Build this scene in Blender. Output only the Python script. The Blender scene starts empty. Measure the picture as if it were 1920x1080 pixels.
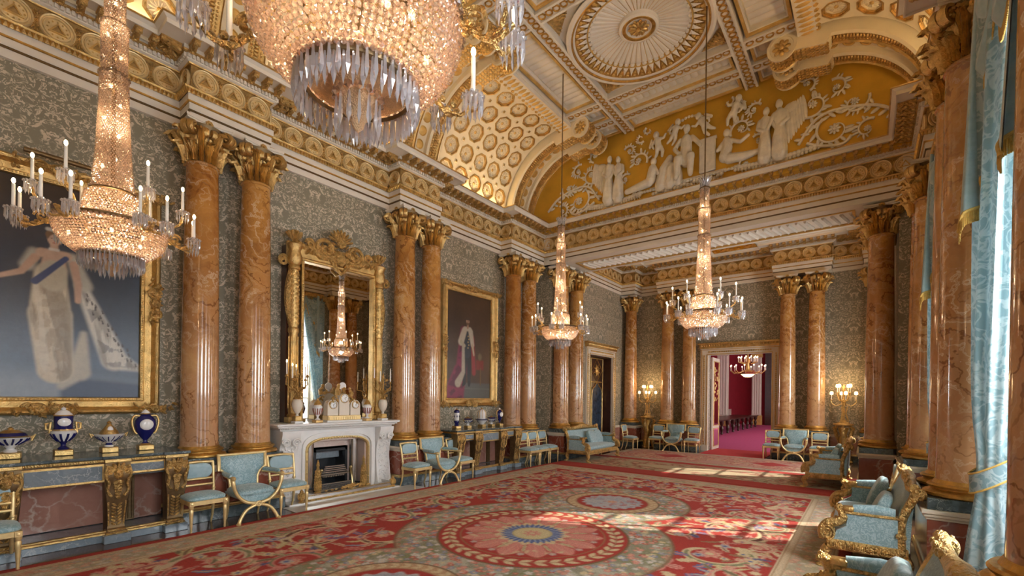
import bpy, math, random
import numpy as np
from mathutils import Matrix, Vector
random.seed(7); np.random.seed(7)
PI = math.pi
SC = bpy.context.scene
COL = SC.collection

# ------------------------------------------------------------------ camera
cam_d = bpy.data.cameras.new('camera'); cam = bpy.data.objects.new('camera', cam_d); COL.objects.link(cam)
cam_d.sensor_width = 36; cam_d.lens = 36 * 864.3 / 1920; cam_d.shift_y = 203.55 / 1920
cam_d.clip_start = .05; cam_d.clip_end = 200
cam.matrix_world = (Matrix.Translation((0, 0, 1.85)) @ Matrix.Rotation(math.radians(37.64), 4, 'Z')
                    @ Matrix.Rotation(PI / 2, 4, 'X') @ Matrix.Rotation(math.radians(.688), 4, 'Z'))
SC.camera = cam
SC.view_settings.view_transform = 'Standard'; SC.view_settings.look = 'None'
SC.view_settings.gamma = 1; SC.view_settings.use_curve_mapping = False
SC.view_settings.exposure = 0.62

# ------------------------------------------------------------------ world, sun, daylight in the windows
W = bpy.data.worlds.new('sky'); SC.world = W; W.use_nodes = True
W.node_tree.nodes['Background'].inputs[0].default_value = (.78, .88, 1, 1)
W.node_tree.nodes['Background'].inputs[1].default_value = 1.6
sd = bpy.data.lights.new('sun', 'SUN'); sd.energy = 5; sd.angle = math.radians(.6); sd.color = (1, .93, .82)
so = bpy.data.objects.new('sun', sd); COL.objects.link(so); so.location = (12, 14, 9)
so.rotation_euler = Vector((-.87, -.50, -.78)).to_track_quat('-Z', 'Y').to_euler()

def area(name, loc, size, energy, color, direction):
    d = bpy.data.lights.new(name, 'AREA'); d.shape = 'RECTANGLE'; d.size, d.size_y = size
    d.energy = energy; d.color = color
    o = bpy.data.objects.new(name, d); COL.objects.link(o); o.location = loc
    o.rotation_euler = Vector(direction).to_track_quat('-Z', 'Z').to_euler()
    return o
# daylight entering each tall window of the right-hand wall
WIN_Y = [(-2.7, 1.2), (1.07, 1.2), (4.86, 1.2), (8.66, 1.2), (14.6, .55)]
for wy, wx in WIN_Y:
    area('window_daylight', (wx + .62, wy, 2.75), (1.75, 4.6), 110 if wy < 0 else 280 if wy < 2 else 370, (.95, .98, 1), (-1, 0, 0))

# ------------------------------------------------------------------ mesh helpers
class MB:
    def __init__(s): s.v = []; s.f = []; s.m = []
    def add(s, vs, fs, m=0, T=None):
        b = len(s.v)
        if T is not None: vs = [T @ Vector(p) for p in vs]
        s.v.extend([(p[0], p[1], p[2]) for p in vs])
        s.f.extend([tuple(b + i for i in f) for f in fs]); s.m.extend([m] * len(fs)); return s
    def box(s, x0, x1, y0, y1, z0, z1, m=0, T=None):
        vs = [(x, y, z) for z in (z0, z1) for y in (y0, y1) for x in (x0, x1)]
        return s.add(vs, [(0, 2, 3, 1), (4, 5, 7, 6), (0, 1, 5, 4), (2, 6, 7, 3), (0, 4, 6, 2), (1, 3, 7, 5)], m, T)
    def bbox(s, x0, x1, y0, y1, z0, z1, b=.01, m=0, T=None):      # box with chamfered edges
        vs = []; idx = {}
        for i, (x, sx) in enumerate(((x0, 1), (x1, -1))):
            for j, (y, sy) in enumerate(((y0, 1), (y1, -1))):
                for k, (z, sz) in enumerate(((z0, 1), (z1, -1))):
                    for a, p in enumerate(((x, y + sy * b, z + sz * b), (x + sx * b, y, z + sz * b), (x + sx * b, y + sy * b, z))):
                        idx[(i, j, k, a)] = len(vs); vs.append(p)
        fs = []
        for i in (0, 1):
            q = [(i, 0, 0, 0), (i, 1, 0, 0), (i, 1, 1, 0), (i, 0, 1, 0)]; fs.append([idx[t] for t in (q if i else q[::-1])])
            q = [(0, i, 0, 1), (1, i, 0, 1), (1, i, 1, 1), (0, i, 1, 1)]; fs.append([idx[t] for t in (q[::-1] if i else q)])
            q = [(0, 0, i, 2), (1, 0, i, 2), (1, 1, i, 2), (0, 1, i, 2)]; fs.append([idx[t] for t in (q if i else q[::-1])])
        for i in (0, 1):
            for j in (0, 1):
                fs.append([idx[(i, j, 0, 0)], idx[(i, j, 1, 0)], idx[(i, j, 1, 1)], idx[(i, j, 0, 1)]])
                fs.append([idx[(i, 0, j, 0)], idx[(i, 1, j, 0)], idx[(i, 1, j, 2)], idx[(i, 0, j, 2)]])
                fs.append([idx[(0, i, j, 1)], idx[(1, i, j, 1)], idx[(1, i, j, 2)], idx[(0, i, j, 2)]])
                for k in (0, 1): fs.append([idx[(i, j, k, a)] for a in range(3)])
        return s.add(vs, fs, m, T)
    def lathe(s, prof, n=24, c=(0, 0, 0), m=0, T=None, a0=0, a1=2 * PI, cap=True, sq=1.0):
        full = abs(a1 - a0 - 2 * PI) < 1e-6; k = n if full else n + 1
        vs = []; fs = []
        for r, z in prof:
            for i in range(k):
                a = a0 + (a1 - a0) * i / n
                vs.append((c[0] + r * math.cos(a), c[1] + r * math.sin(a) * sq, c[2] + z))
        for j in range(len(prof) - 1):
            for i in range(n):
                p, q = i, (i + 1) % k
                fs.append((j * k + p, j * k + q, (j + 1) * k + q, (j + 1) * k + p))
        if cap and full:
            if prof[0][0] > 1e-5: fs.append(tuple(range(k))[::-1])
            if prof[-1][0] > 1e-5: fs.append(tuple((len(prof) - 1) * k + i for i in range(k)))
        return s.add(vs, fs, m, T)
    def tube(s, pts, rad, n=8, m=0, T=None, flat=1.0, up=None, closed=False):
        P = [Vector(p) for p in pts]; N = len(P)
        if not isinstance(rad, (list, tuple, np.ndarray)): rad = [rad] * N
        vs = []; fs = []; ref = Vector(up) if up else None
        for i in range(N):
            t = (P[(i + 1) % N] - P[i - 1]) if closed else (P[min(i + 1, N - 1)] - P[max(i - 1, 0)])
            t = t.normalized() if t.length > 1e-9 else Vector((0, 0, 1))
            if ref is None: ref = Vector((0, 0, 1)) if abs(t.z) < .9 else Vector((1, 0, 0))
            x = ref - t * ref.dot(t)
            if x.length < 1e-4: x = t.orthogonal()
            x.normalize(); y = t.cross(x)
            if not up: ref = x
            for k in range(n):
                a = 2 * PI * k / n
                vs.append(P[i] + (x * math.cos(a) + y * math.sin(a) * flat) * rad[i])
        M = N if closed else N - 1
        for i in range(M):
            for k in range(n):
                j = (i + 1) % N
                fs.append((i * n + k, i * n + (k + 1) % n, j * n + (k + 1) % n, j * n + k))
        if not closed: fs.append(tuple(range(n))[::-1]); fs.append(tuple((N - 1) * n + k for k in range(n)))
        return s.add(vs, fs, m, T)
    def ell(s, c, r, n=10, k=6, m=0, T=None, R=None):
        vs = [(0, 0, 1)]; fs = []
        for j in range(1, k):
            b = PI * j / k
            for i in range(n):
                a = 2 * PI * i / n; vs.append((math.sin(b) * math.cos(a), math.sin(b) * math.sin(a), math.cos(b)))
        vs.append((0, 0, -1))
        for i in range(n):
            fs.append((0, 1 + i, 1 + (i + 1) % n))
            for j in range(k - 2):
                p = 1 + j * n; fs.append((p + i, p + n + i, p + n + (i + 1) % n, p + (i + 1) % n))
            p = 1 + (k - 2) * n; fs.append((p + i, len(vs) - 1, p + (i + 1) % n))
        if not isinstance(r, (tuple, list)): r = (r, r, r)
        out = []
        for p in vs:
            q = Vector((p[0] * r[0], p[1] * r[1], p[2] * r[2]))
            if R is not None: q = R @ q
            out.append(q + Vector(c))
        return s.add(out, fs, m, T)
    def prism(s, poly, d0, d1, m=0, T=None):                       # polygon in XY, extruded along Z
        n = len(poly); vs = [(p[0], p[1], d0) for p in poly] + [(p[0], p[1], d1) for p in poly]
        fs = [tuple(range(n))[::-1], tuple(range(n, 2 * n))] + [(i, (i + 1) % n, n + (i + 1) % n, n + i) for i in range(n)]
        return s.add(vs, fs, m, T)
    def ring(s, p0, p1, z0, z1, m=0, T=None):                      # closed frame between outer and inner outlines
        n = len(p0)
        vs = [(p[0], p[1], z0) for p in p0] + [(p[0], p[1], z0) for p in p1] + [(p[0], p[1], z1) for p in p0] + [(p[0], p[1], z1) for p in p1]
        fs = []
        for i in range(n):
            j = (i + 1) % n
            fs += [(i, n + i, n + j, j), (2 * n + i, 2 * n + j, 3 * n + j, 3 * n + i), (i, j, 2 * n + j, 2 * n + i), (n + i, 3 * n + i, 3 * n + j, n + j)]
        return s.add(vs, fs, m, T)
    def grid(s, P, m=0, T=None, cu=False, cv=False):               # P[i][j] points
        a = len(P); b = len(P[0]); vs = [q for r in P for q in r]; fs = []
        for i in range(a if cu else a - 1):
            for j in range(b if cv else b - 1):
                i2 = (i + 1) % a; j2 = (j + 1) % b
                fs.append((i * b + j, i * b + j2, i2 * b + j2, i2 * b + j))
        return s.add(vs, fs, m, T)
    def merge(s, o, T=None, m=None):
        b = len(s.v); s.v.extend([tuple(T @ Vector(p)) for p in o.v] if T is not None else o.v)
        s.f.extend([tuple(b + i for i in f) for f in o.f]); s.m.extend(o.m if m is None else [m] * len(o.f)); return s
    def mesh(s, name, mats, smooth=40):
        me = bpy.data.meshes.new(name); me.from_pydata(s.v, [], s.f)
        mats = mats if isinstance(mats, (list, tuple)) else [mats]
        for q in mats: me.materials.append(MAT[q])
        if len(mats) > 1: me.polygons.foreach_set('material_index', s.m)
        if smooth: me.shade_smooth(); me.set_sharp_from_angle(angle=math.radians(smooth))
        me.update(); return me
    def obj(s, name, mats, parent=None, loc=None, smooth=40):
        return link(name, s.mesh(name, mats, smooth), parent, loc)

def link(name, me, parent=None, loc=None, M=None):
    o = bpy.data.objects.new(name, me); COL.objects.link(o)
    if M is not None: o.matrix_local = M
    elif loc is not None: o.location = loc
    if parent is not None: o.parent = parent
    return o
def tag(o, label, cat=None, group=None, kind=None):
    if label: o['label'] = label
    if cat: o['category'] = cat
    if group: o['group'] = group
    if kind: o['kind'] = kind
    return o
def thing(name, label, cat, loc=(0, 0, 0), rz=0, group=None):
    o = bpy.data.objects.new(name, None); COL.objects.link(o); o.location = loc; o.rotation_euler = (0, 0, rz)
    o.empty_display_size = .1
    return tag(o, label, cat, group)
def struct(o, label=None): return tag(o, label, None, None, 'structure')
def copy_tree(o, parent=None):
    c = o.copy(); COL.objects.link(c); c.parent = parent
    for ch in o.children: copy_tree(ch, c)
    return c
def dup(o, label, loc, rz=0, group=None):
    c = copy_tree(o); c.location = loc; c.rotation_euler = (0, 0, rz); c['label'] = label
    if group: c['group'] = group
    return c
def TR(x=0, y=0, z=0): return Matrix.Translation((x, y, z))
def RX(a): return Matrix.Rotation(a, 4, 'X')
def RY(a): return Matrix.Rotation(a, 4, 'Y')
def RZ(a): return Matrix.Rotation(a, 4, 'Z')
def SCL(x, y, z): return Matrix.Diagonal((x, y, z, 1))
def spiral(c, r0, r1, a0, a1, n=24):
    return [(c[0] + (r0 + (r1 - r0) * i / n) * math.cos(a0 + (a1 - a0) * i / n), c[1] + (r0 + (r1 - r0) * i / n) * math.sin(a0 + (a1 - a0) * i / n)) for i in range(n + 1)]
def bez(p, n=12):
    p = [Vector(q) for q in p]; out = []
    for i in range(n + 1):
        t = i / n; q = list(p)
        while len(q) > 1: q = [q[k].lerp(q[k + 1], t) for k in range(len(q) - 1)]
        out.append(q[0])
    return out
def smoothpath(pts, n=6):            # Catmull-Rom through points
    P = [Vector(p) for p in pts]; P = [P[0]] + P + [P[-1]]; out = []
    for i in range(1, len(P) - 2):
        for k in range(n):
            t = k / n; a, b, c, d = P[i - 1:i + 3]
            out.append(.5 * ((2 * b) + (c - a) * t + (2 * a - 5 * b + 4 * c - d) * t * t + (3 * b - a - 3 * c + d) * t ** 3))
    return out + [P[-2]]

# ------------------------------------------------------------------ materials
MAT = {}
class NT:
    def __init__(s, name):
        s.mat = bpy.data.materials.new(name); s.mat.use_nodes = True; s.t = s.mat.node_tree
        s.b = s.t.nodes['Principled BSDF']; MAT[name] = s.mat
        s.tc = s.n('ShaderNodeTexCoord'); s.obj = s.tc.outputs['Object']
    def n(s, t, **k):
        q = s.t.nodes.new(t)
        for a, b in k.items(): setattr(q, a, b)
        return q
    def L(s, a, b): s.t.links.new(a, b)
    def put(s, sock, v):
        if hasattr(v, 'is_output') or isinstance(v, bpy.types.NodeSocket): s.L(v, sock)
        elif isinstance(v, (tuple, list)) and len(v) == 3 and sock.type == 'RGBA': sock.default_value = (*v, 1)
        else: sock.default_value = v
    def math(s, op, a, b=None, c=None, clamp=False):
        q = s.n('ShaderNodeMath', operation=op, use_clamp=clamp); s.put(q.inputs[0], a)
        if b is not None: s.put(q.inputs[1], b)
        if c is not None: s.put(q.inputs[2], c)
        return q.outputs[0]
    def vmath(s, op, a, b=None, sc=None):
        q = s.n('ShaderNodeVectorMath', operation=op); s.put(q.inputs[0], a)
        if b is not None: s.put(q.inputs[1], b)
        if sc is not None: s.put(q.inputs['Scale'], sc)
        return q.outputs[0]
    def noise(s, vec, scale, detail=4, rough=.55, dist=0, color=False):
        q = s.n('ShaderNodeTexNoise'); s.L(vec, q.inputs['Vector']); q.inputs['Scale'].default_value = scale
        q.inputs['Detail'].default_value = detail; q.inputs['Roughness'].default_value = rough; q.inputs['Distortion'].default_value = dist
        return q.outputs['Color' if color else 0]
    def vor(s, vec, scale, feature='F1', out='Distance'):
        q = s.n('ShaderNodeTexVoronoi', feature=feature); s.L(vec, q.inputs['Vector']); q.inputs['Scale'].default_value = scale
        return q.outputs[out]
    def ramp(s, fac, stops, interp='LINEAR'):
        q = s.n('ShaderNodeValToRGB'); s.put(q.inputs[0], fac); q.color_ramp.interpolation = interp
        e = q.color_ramp.elements
        while len(e) < len(stops): e.new(.5)
        for k, (p, c) in enumerate(stops):
            e[k].position = p; e[k].color = (c, c, c, 1) if isinstance(c, (int, float)) else (*c, 1)
        return q.outputs[0]
    def mix(s, f, a, b, mode='MIX'):
        q = s.n('ShaderNodeMix', data_type='RGBA', blend_type=mode)
        s.put(q.inputs[0], f); s.put(q.inputs[6], a); s.put(q.inputs[7], b); return q.outputs[2]
    def sep(s, v):
        q = s.n('ShaderNodeSeparateXYZ'); s.L(v, q.inputs[0]); return q.outputs
    def comb(s, x, y, z):
        q = s.n('ShaderNodeCombineXYZ')
        for i, a in enumerate((x, y, z)): s.put(q.inputs[i], a)
        return q.outputs[0]
    def rnd(s, vec, k=37.):            # shift by a per-object random amount
        oi = s.n('ShaderNodeObjectInfo')
        return s.vmath('ADD', vec, s.comb(s.math('MULTIPLY', oi.outputs['Random'], k), s.math('MULTIPLY', oi.outputs['Random'], k * 1.7), s.math('MULTIPLY', oi.outputs['Random'], -k)))
    def bump(s, h, strength=.3, dist=.01):
        q = s.n('ShaderNodeBump'); s.L(h, q.inputs['Height']); q.inputs['Strength'].default_value = strength; q.inputs['Distance'].default_value = dist
        s.L(q.outputs[0], s.b.inputs['Normal']); return s
    def set(s, color=None, rough=.5, metal=0., **k):
        if color is not None: s.put(s.b.inputs['Base Color'], color)
        s.put(s.b.inputs['Roughness'], rough); s.put(s.b.inputs['Metallic'], metal)
        for a, v in k.items(): s.put(s.b.inputs[a.replace('_', ' ')], v)
        return s
def plain(name, color, rough=.5, metal=0., vary=0., vs=6., bump=0., bs=40., bd=.006, **k):
    m = NT(name)
    c = color
    if vary:
        f = m.noise(m.obj, vs, 4)
        c = m.mix(m.ramp(f, [(.3, 0.), (.7, 1.)]), tuple(q * (1 - vary) for q in color), tuple(min(1, q * (1 + vary)) for q in color))
    m.set(c, rough, metal, **k)
    if bump: m.bump(m.noise(m.obj, bs, 3), bump, bd)
    return m

# gilding of several tones
plain('gold', (.68, .46, .18), .30, .9, .22, 9, .6, 50, .018)
plain('gold_deep', (.60, .36, .10), .38, .85, .3, 9, .6, 45, .015)
plain('gold_carved', (.68, .45, .17), .30, .92, .28, 14, 1., 34, .045)
plain('gold_chair', (.84, .63, .30), .36, .55, .12, 14, .25, 60, .006)
plain('gold_plaster', (.68, .43, .13), .5, .35, .22, 5, .35, 40, .012)
plain('gold_ground', (.72, .43, .055), .5, .35, .2, 1.2, .15, 30, .006)
plain('brass', (.72, .55, .26), .28, .9, .1, 20, .2, 60, .004)
plain('bronze_dark', (.20, .13, .06), .4, .7, .2, 20, .3, 60, .006)
plain('plaster', (.78, .71, .60), .55, 0, .05, 3, .06, 60, .004)
plain('plaster_warm', (.80, .68, .47), .55, 0, .05, 3, .06, 60, .004)
plain('gold_pale', (.80, .62, .33), .42, .45, .15, 12, .3, 60, .006)
plain('frieze_ground', (.40, .25, .085), .5, .4, .3, 16, .8, 40, .015)
plain('blue_panel', (.03, .05, .085), .25, 0, .5, 6)
plain('relief_white', (.74, .68, .57), .5, 0, .1, 8, .35, 45, .012)
plain('white_marble', (.80, .78, .75), .28, 0, .06, 4, .0)
plain('paint_cream', (.74, .66, .54), .45, 0, .05, 4)
plain('candle', (.90, .86, .78), .5, 0, .0)
plain('iron', (.03, .03, .035), .45, .6, .2, 20, .3, 60, .006)
plain('steel', (.50, .47, .43), .25, .9, .1, 8)
plain('slate_black', (.02, .022, .025), .3, 0, .3, 6)
plain('porcelain', (.82, .80, .78), .12, 0, .03, 6)
plain('cobalt', (.012, .014, .11), .1, 0, .1, 6)
plain('dark_wood', (.06, .022, .012), .3, 0, .3, 6)
plain('red_wall', (.36, .012, .03), .6, 0, .08, 3)
plain('carpet_sun_magenta', (.52, .07, .22), .9, 0, .08, 10)  # sun/shade difference from the crimson runner put into the colour
plain('crimson_mat', (.50, .025, .03), .9, 0, .08, 10)
plain('gold_net', (.90, .60, .34), .32, .75, .15, 30, 1., 160, .02)
plain('clock_face', (.86, .85, .82), .3)
plain('fringe', (.62, .40, .10), .6, .1, .2, 30, .5, 90, .01)
m = NT('glass_pane')
g = m.n('ShaderNodeBsdfGlossy'); g.inputs['Roughness'].default_value = .02; tp = m.n('ShaderNodeBsdfTransparent')
m2 = m.n('ShaderNodeMixShader'); m2.inputs[0].default_value = .05; m.L(tp.outputs[0], m2.inputs[1]); m.L(g.outputs[0], m2.inputs[2]); m.L(m2.outputs[0], m.t.nodes['Material Output'].inputs[0])
m = NT('mirror_glass'); m.set((.80, .78, .74), .015, 1.0)
m = NT('flame'); m.set((1, .8, .5), .5); m.put(m.b.inputs['Emission Color'], (1, .68, .34)); m.put(m.b.inputs['Emission Strength'], 14.)
m = NT('shade_lit'); m.set((.9, .75, .5), .6); m.put(m.b.inputs['Emission Color'], (1, .66, .28)); m.put(m.b.inputs['Emission Strength'], 4.)
m = NT('cove_lamp'); m.set((1, .9, .7), .6); m.put(m.b.inputs['Emission Color'], (1, .79, .45)); m.put(m.b.inputs['Emission Strength'], 22.)

# crystal: sparkling faceted glass, kept light so that the lamps inside shine through
def crystal(name, tcol, pcol, ftr):
    m = NT(name)
    g = m.n('ShaderNodeBsdfGlossy'); g.inputs['Roughness'].default_value = .04; g.inputs['Color'].default_value = (1, .98, .96, 1)
    tl = m.n('ShaderNodeBsdfTranslucent'); tl.inputs['Color'].default_value = (*tcol, 1)
    tp = m.n('ShaderNodeBsdfTransparent'); tp.inputs['Color'].default_value = (*pcol, 1)
    m1 = m.n('ShaderNodeMixShader'); m1.inputs[0].default_value = ftr; m.L(tl.outputs[0], m1.inputs[1]); m.L(tp.outputs[0], m1.inputs[2])
    lw = m.n('ShaderNodeLayerWeight'); lw.inputs[0].default_value = .60
    m2 = m.n('ShaderNodeMixShader'); m.L(lw.outputs['Facing'], m2.inputs[0]); m.L(m1.outputs[0], m2.inputs[1]); m.L(g.outputs[0], m2.inputs[2])
    m.L(m2.outputs[0], m.t.nodes['Material Output'].inputs[0])
crystal('crystal', (.78, .63, .54), (.98, .90, .85), .35)
crystal('crystal_daylit', (.92, .93, .98), (1, 1, 1), .30)  # near white: the window light refracted by the drops is put into the colour

# onyx-like scagliola of the columns
m = NT('onyx'); v = m.rnd(m.obj)
w1 = m.noise(v, 1.3, 5, .6, color=True); vv = m.vmath('ADD', v, m.vmath('SCALE', w1, sc=.9))
base = m.ramp(m.noise(vv, 1.0, 6, .66), [(.30, (.22, .075, .018)), (.42, (.40, .165, .036)), (.55, (.52, .245, .062)), (.68, (.62, .345, .105)), (.85, (.70, .47, .20))])
z = m.sep(m.obj)[2]
pale = m.mix(m.math('MULTIPLY', m.ramp(m.math('DIVIDE', z, 4.2), [(.05, 1.), (.80, 0.)]), .46), base, (.68, .43, .27))
wv = m.n('ShaderNodeTexWave', wave_type='BANDS', bands_direction='DIAGONAL'); m.L(m.vmath('ADD', v, m.vmath('SCALE', w1, sc=1.9)), wv.inputs['Vector'])
wv.inputs['Scale'].default_value = 1.5; wv.inputs['Distortion'].default_value = 4; wv.inputs['Detail'].default_value = 3; wv.inputs['Detail Scale'].default_value = 1.2
lines = m.math('MULTIPLY', m.ramp(wv.outputs[0], [(.90, 0.), (.965, 1.), (1., .3)]), m.ramp(m.noise(v, .9, 2), [(.42, 0.), (.62, 1.)]))
c = m.mix(m.math('MULTIPLY', lines, .8), pale, (.80, .63, .44))
dk = m.math('MULTIPLY', m.ramp(wv.outputs[0], [(.02, 1.), (.10, 0.)]), m.ramp(m.noise(v, 1.4, 3), [(.40, 0.), (.58, .75)]))
c = m.mix(dk, c, (.19, .062, .014))
cr = m.vor(m.vmath('ADD', v, m.vmath('SCALE', m.noise(v, 3., 4, color=True), sc=.5)), 2.6, 'DISTANCE_TO_EDGE')
c = m.mix(m.math('MULTIPLY', m.ramp(cr, [(0., 1.), (.035, 0.)]), .16), c, (.72, .50, .30))
m.set(c, .12, 0, Coat_Weight=.6, Coat_Roughness=.06)

def marble(name, a, b, vein, scale=2.2, rough=.16, vw=.06, va=.8):
    m = NT(name); v = m.rnd(m.obj)
    w1 = m.noise(v, scale, 5, .6, color=True); vv = m.vmath('ADD', v, m.vmath('SCALE', w1, sc=.55))
    c = m.mix(m.ramp(m.noise(vv, scale * 1.4, 6, .65), [(.3, 0.), (.7, 1.)]), a, b)
    e = m.vor(vv, scale * 1.5, 'DISTANCE_TO_EDGE')
    f = m.math('MULTIPLY', m.ramp(e, [(0., 1.), (vw, 0.)]), m.ramp(m.noise(v, scale * .8, 3), [(.4, 0.), (.6, va)]))
    c = m.mix(f, c, vein); m.set(c, rough); return m
marble('red_marble', (.23, .055, .03), (.36, .12, .075), (.62, .45, .36), 2.4)
marble('pink_marble', (.42, .19, .14), (.52, .27, .20), (.72, .58, .48), 2.0)
marble('pale_pink_marble', (.60, .46, .40), (.66, .54, .48), (.72, .64, .58), 3., .2)
marble('green_marble', (.04, .055, .055), (.12, .15, .16), (.40, .44, .44), 5., .14, .05)
marble('blue_grey_marble', (.16, .20, .23), (.24, .29, .33), (.45, .48, .50), 4., .14, .05)
marble('hearth_marble', (.60, .57, .52), (.68, .64, .58), (.5, .47, .43), 2., .12, .05, .4)

# brocade wall hanging, mirrored and half-dropped damask motif
def brocade(name):
    m = NT(name); p = m.sep(m.obj); z = p[2]; ge = m.n('ShaderNodeNewGeometry'); nr = m.sep(ge.outputs['Normal'])
    fy = m.math('GREATER_THAN', m.math('ABSOLUTE', nr[1]), .5)      # which way the wall faces
    u = m.math('ADD', m.math('MULTIPLY', p[0], fy), m.math('MULTIPLY', p[1], m.math('SUBTRACT', 1., fy)))
    W2, H2 = .70, 1.04
    ub = m.math('DIVIDE', u, W2); colm = m.math('FLOOR', ub)
    par = m.math('MULTIPLY', m.math('FLOORED_MODULO', colm, 2.), H2 * .5)
    uu = m.math('PINGPONG', u, W2 * .5)
    zz = m.math('FLOORED_MODULO', m.math('ADD', z, par), H2)
    v = m.comb(uu, zz, 0.)
    wob = m.vmath('ADD', v, m.vmath('SCALE', m.noise(v, 7., 2, color=True), sc=.10))
    n1 = m.noise(wob, 7.4, 2.5, .55, 1.6)
    n2 = m.noise(wob, 12., 2, .5, 2.2)
    motif = m.math('MULTIPLY', m.ramp(m.math('ABSOLUTE', m.math('SUBTRACT', n1, .5)), [(.028, 1.), (.050, 0.)]), m.ramp(n2, [(.42, 0.), (.50, 1.)]))
    fil = m.ramp(n2, [(.625, 0.), (.645, 1.)])
    f = m.math('MULTIPLY', m.math('MAXIMUM', motif, fil), m.ramp(m.noise(wob, 3.8, 2, .5, .6), [(.36, 0.), (.43, 1.)]))
    tone = m.noise(m.obj, .6, 2)
    ground = m.mix(tone, (.20, .178, .118), (.27, .242, .168))
    patt = m.mix(m.noise(v, 5., 2), (.56, .46, .335), (.70, .59, .45))
    fine = m.n('ShaderNodeTexWave'); m.L(m.obj, fine.inputs['Vector']); fine.inputs['Scale'].default_value = 60; fine.inputs['Distortion'].default_value = 3
    g2 = m.mix(m.math('MULTIPLY', fine.outputs[0], .18), ground, (.24, .22, .18))
    m.set(m.mix(f, g2, patt), .55, 0, Sheen_Weight=.15)
brocade('brocade')

# pale blue silk damask
m = NT('silk'); v = m.vmath('MULTIPLY', m.rnd(m.obj, 3.), (1, 1, 1))
n1 = m.noise(v, 14., 3, .5, 1.8)
f = m.ramp(m.math('ABSOLUTE', m.math('SUBTRACT', n1, .5)), [(.02, 1.), (.07, 0.)])
m.set(m.mix(f, (.235, .375, .415), (.40, .545, .575)), .42, 0, Sheen_Weight=.3)
m.bump(m.noise(v, 60., 3), .25, .004)
m = NT('silk_plain'); v = m.rnd(m.obj, 3.)
f = m.ramp(m.noise(v, 20., 3), [(.35, 0.), (.65, 1.)]); m.set(m.mix(f, (.30, .44, .49), (.37, .51, .56)), .45, 0, Sheen_Weight=.3); m.bump(m.noise(v, 80., 3), .2, .003)
m = NT('curtain_silk'); v = m.obj
n1 = m.noise(v, 5., 3, .5, 2.2); f = m.ramp(m.math('ABSOLUTE', m.math('SUBTRACT', n1, .5)), [(.03, 1.), (.08, 0.)])
c = m.mix(f, (.28, .43, .48), (.52, .64, .66)); m.set(c, .38, 0, Sheen_Weight=.4)
tl = m.n('ShaderNodeBsdfTranslucent'); m.L(c, tl.inputs[0]); ms = m.n('ShaderNodeMixShader'); ms.inputs[0].default_value = .35
m.L(m.b.outputs[0], ms.inputs[1]); m.L(tl.outputs[0], ms.inputs[2]); m.L(ms.outputs[0], m.t.nodes['Material Output'].inputs[0])

# polished parquet
m = NT('parquet'); v = m.obj
br = m.n('ShaderNodeTexBrick'); m.L(v, br.inputs['Vector']); br.inputs['Scale'].default_value = 1.0
br.inputs['Brick Width'].default_value = .6; br.inputs['Row Height'].default_value = .09; br.inputs['Mortar Size'].default_value = .003
br.inputs['Color1'].default_value = (.055, .022, .010, 1); br.inputs['Color2'].default_value = (.10, .045, .022, 1); br.inputs['Mortar'].default_value = (.015, .008, .005, 1)
st = m.noise(m.vmath('MULTIPLY', v, (3, 22, 1)), 3., 5)
m.set(m.mix(m.math('MULTIPLY', st, .5), br.outputs[0], (.16, .085, .05)), .13)

# painted colours held on the mesh (carpets, paintings, enamel)
def attr_mat(name, rough, nscale, namt, bumps=0., **k):
    m = NT(name); a = m.n('ShaderNodeVertexColor', layer_name='paint')
    n = m.noise(m.obj, nscale, 4, .7)
    c = m.mix(1.0, a.outputs[0], m.ramp(n, [(.25, 1 - namt), (.75, 1 + namt)]), 'MULTIPLY')
    m.set(c, rough, 0, **k)
    if bumps: m.bump(m.noise(m.obj, nscale * 2, 3), bumps, .01)
attr_mat('carpet_wool', .95, 45., .30, .35)
attr_mat('oil_paint', .35, 12., .12, .12)
# ================================================================== room shell
AX = -3.54                                  # axis of the room
WL, WR = -8.22, 1.14                        # main walls
AL, AR = -7.62, .46                         # alcove walls
FARY = 17.36
PAIRS = [(-1.20, -.44), (2.59, 3.35), (6.38, 7.13), (10.18, 10.94)]
b = MB().box(-9.2, 2.2, -3.4, FARY + .3, -.12, 0); struct(b.obj('floor', 'parquet', smooth=0), 'dark polished parquet floor')

def wall_x(name, x0, x1, y0, y1, z1, holes, mat, label):
    """wall slab between x0 and x1 running along Y with rectangular holes (ya, yb, za, zb)"""
    b = MB(); y = y0
    for ya, yb, za, zb in sorted(holes):
        b.box(x0, x1, y, ya, 0, z1); 
        if za > 0: b.box(x0, x1, ya, yb, 0, za)
        b.box(x0, x1, ya, yb, zb, z1); y = yb
    b.box(x0, x1, y, y1, 0, z1); return struct(b.obj(name, mat, smooth=0), label)
def wall_y(name, y0, y1, x0, x1, z1, holes, mat, label):
    b = MB(); x = x0
    for xa, xb, za, zb in sorted(holes):
        b.box(x, xa, y0, y1, 0, z1); b.box(xa, xb, y0, y1, zb, z1); x = xb
    b.box(x, x1, y0, y1, 0, z1); return struct(b.obj(name, mat, smooth=0), label)
ADOOR = (14.18, 15.95, 3.36); FDOOR = (-4.52, -2.52, 3.42)
wall_x('wall_left', WL - .3, WL, -3.4, 11.75, 9.3, [(4.22, 5.40, 0, 1.06)], 'brocade', 'grey-green brocade wall with fireplace')
wall_x('wall_alcove_left', AL - .9, AL, 11.75, FARY + .3, 9.3, [(ADOOR[0], ADOOR[1], 0, ADOOR[2])], 'brocade', 'brocade wall of the far alcove with a side door')
wall_x('wall_right', WR, WR + .45, -3.4, 11.75, 9.3, [(y - .85, y + .85, .02, 5.0) for y, x in WIN_Y[:4]], 'brocade', 'brocade window wall')
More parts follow.
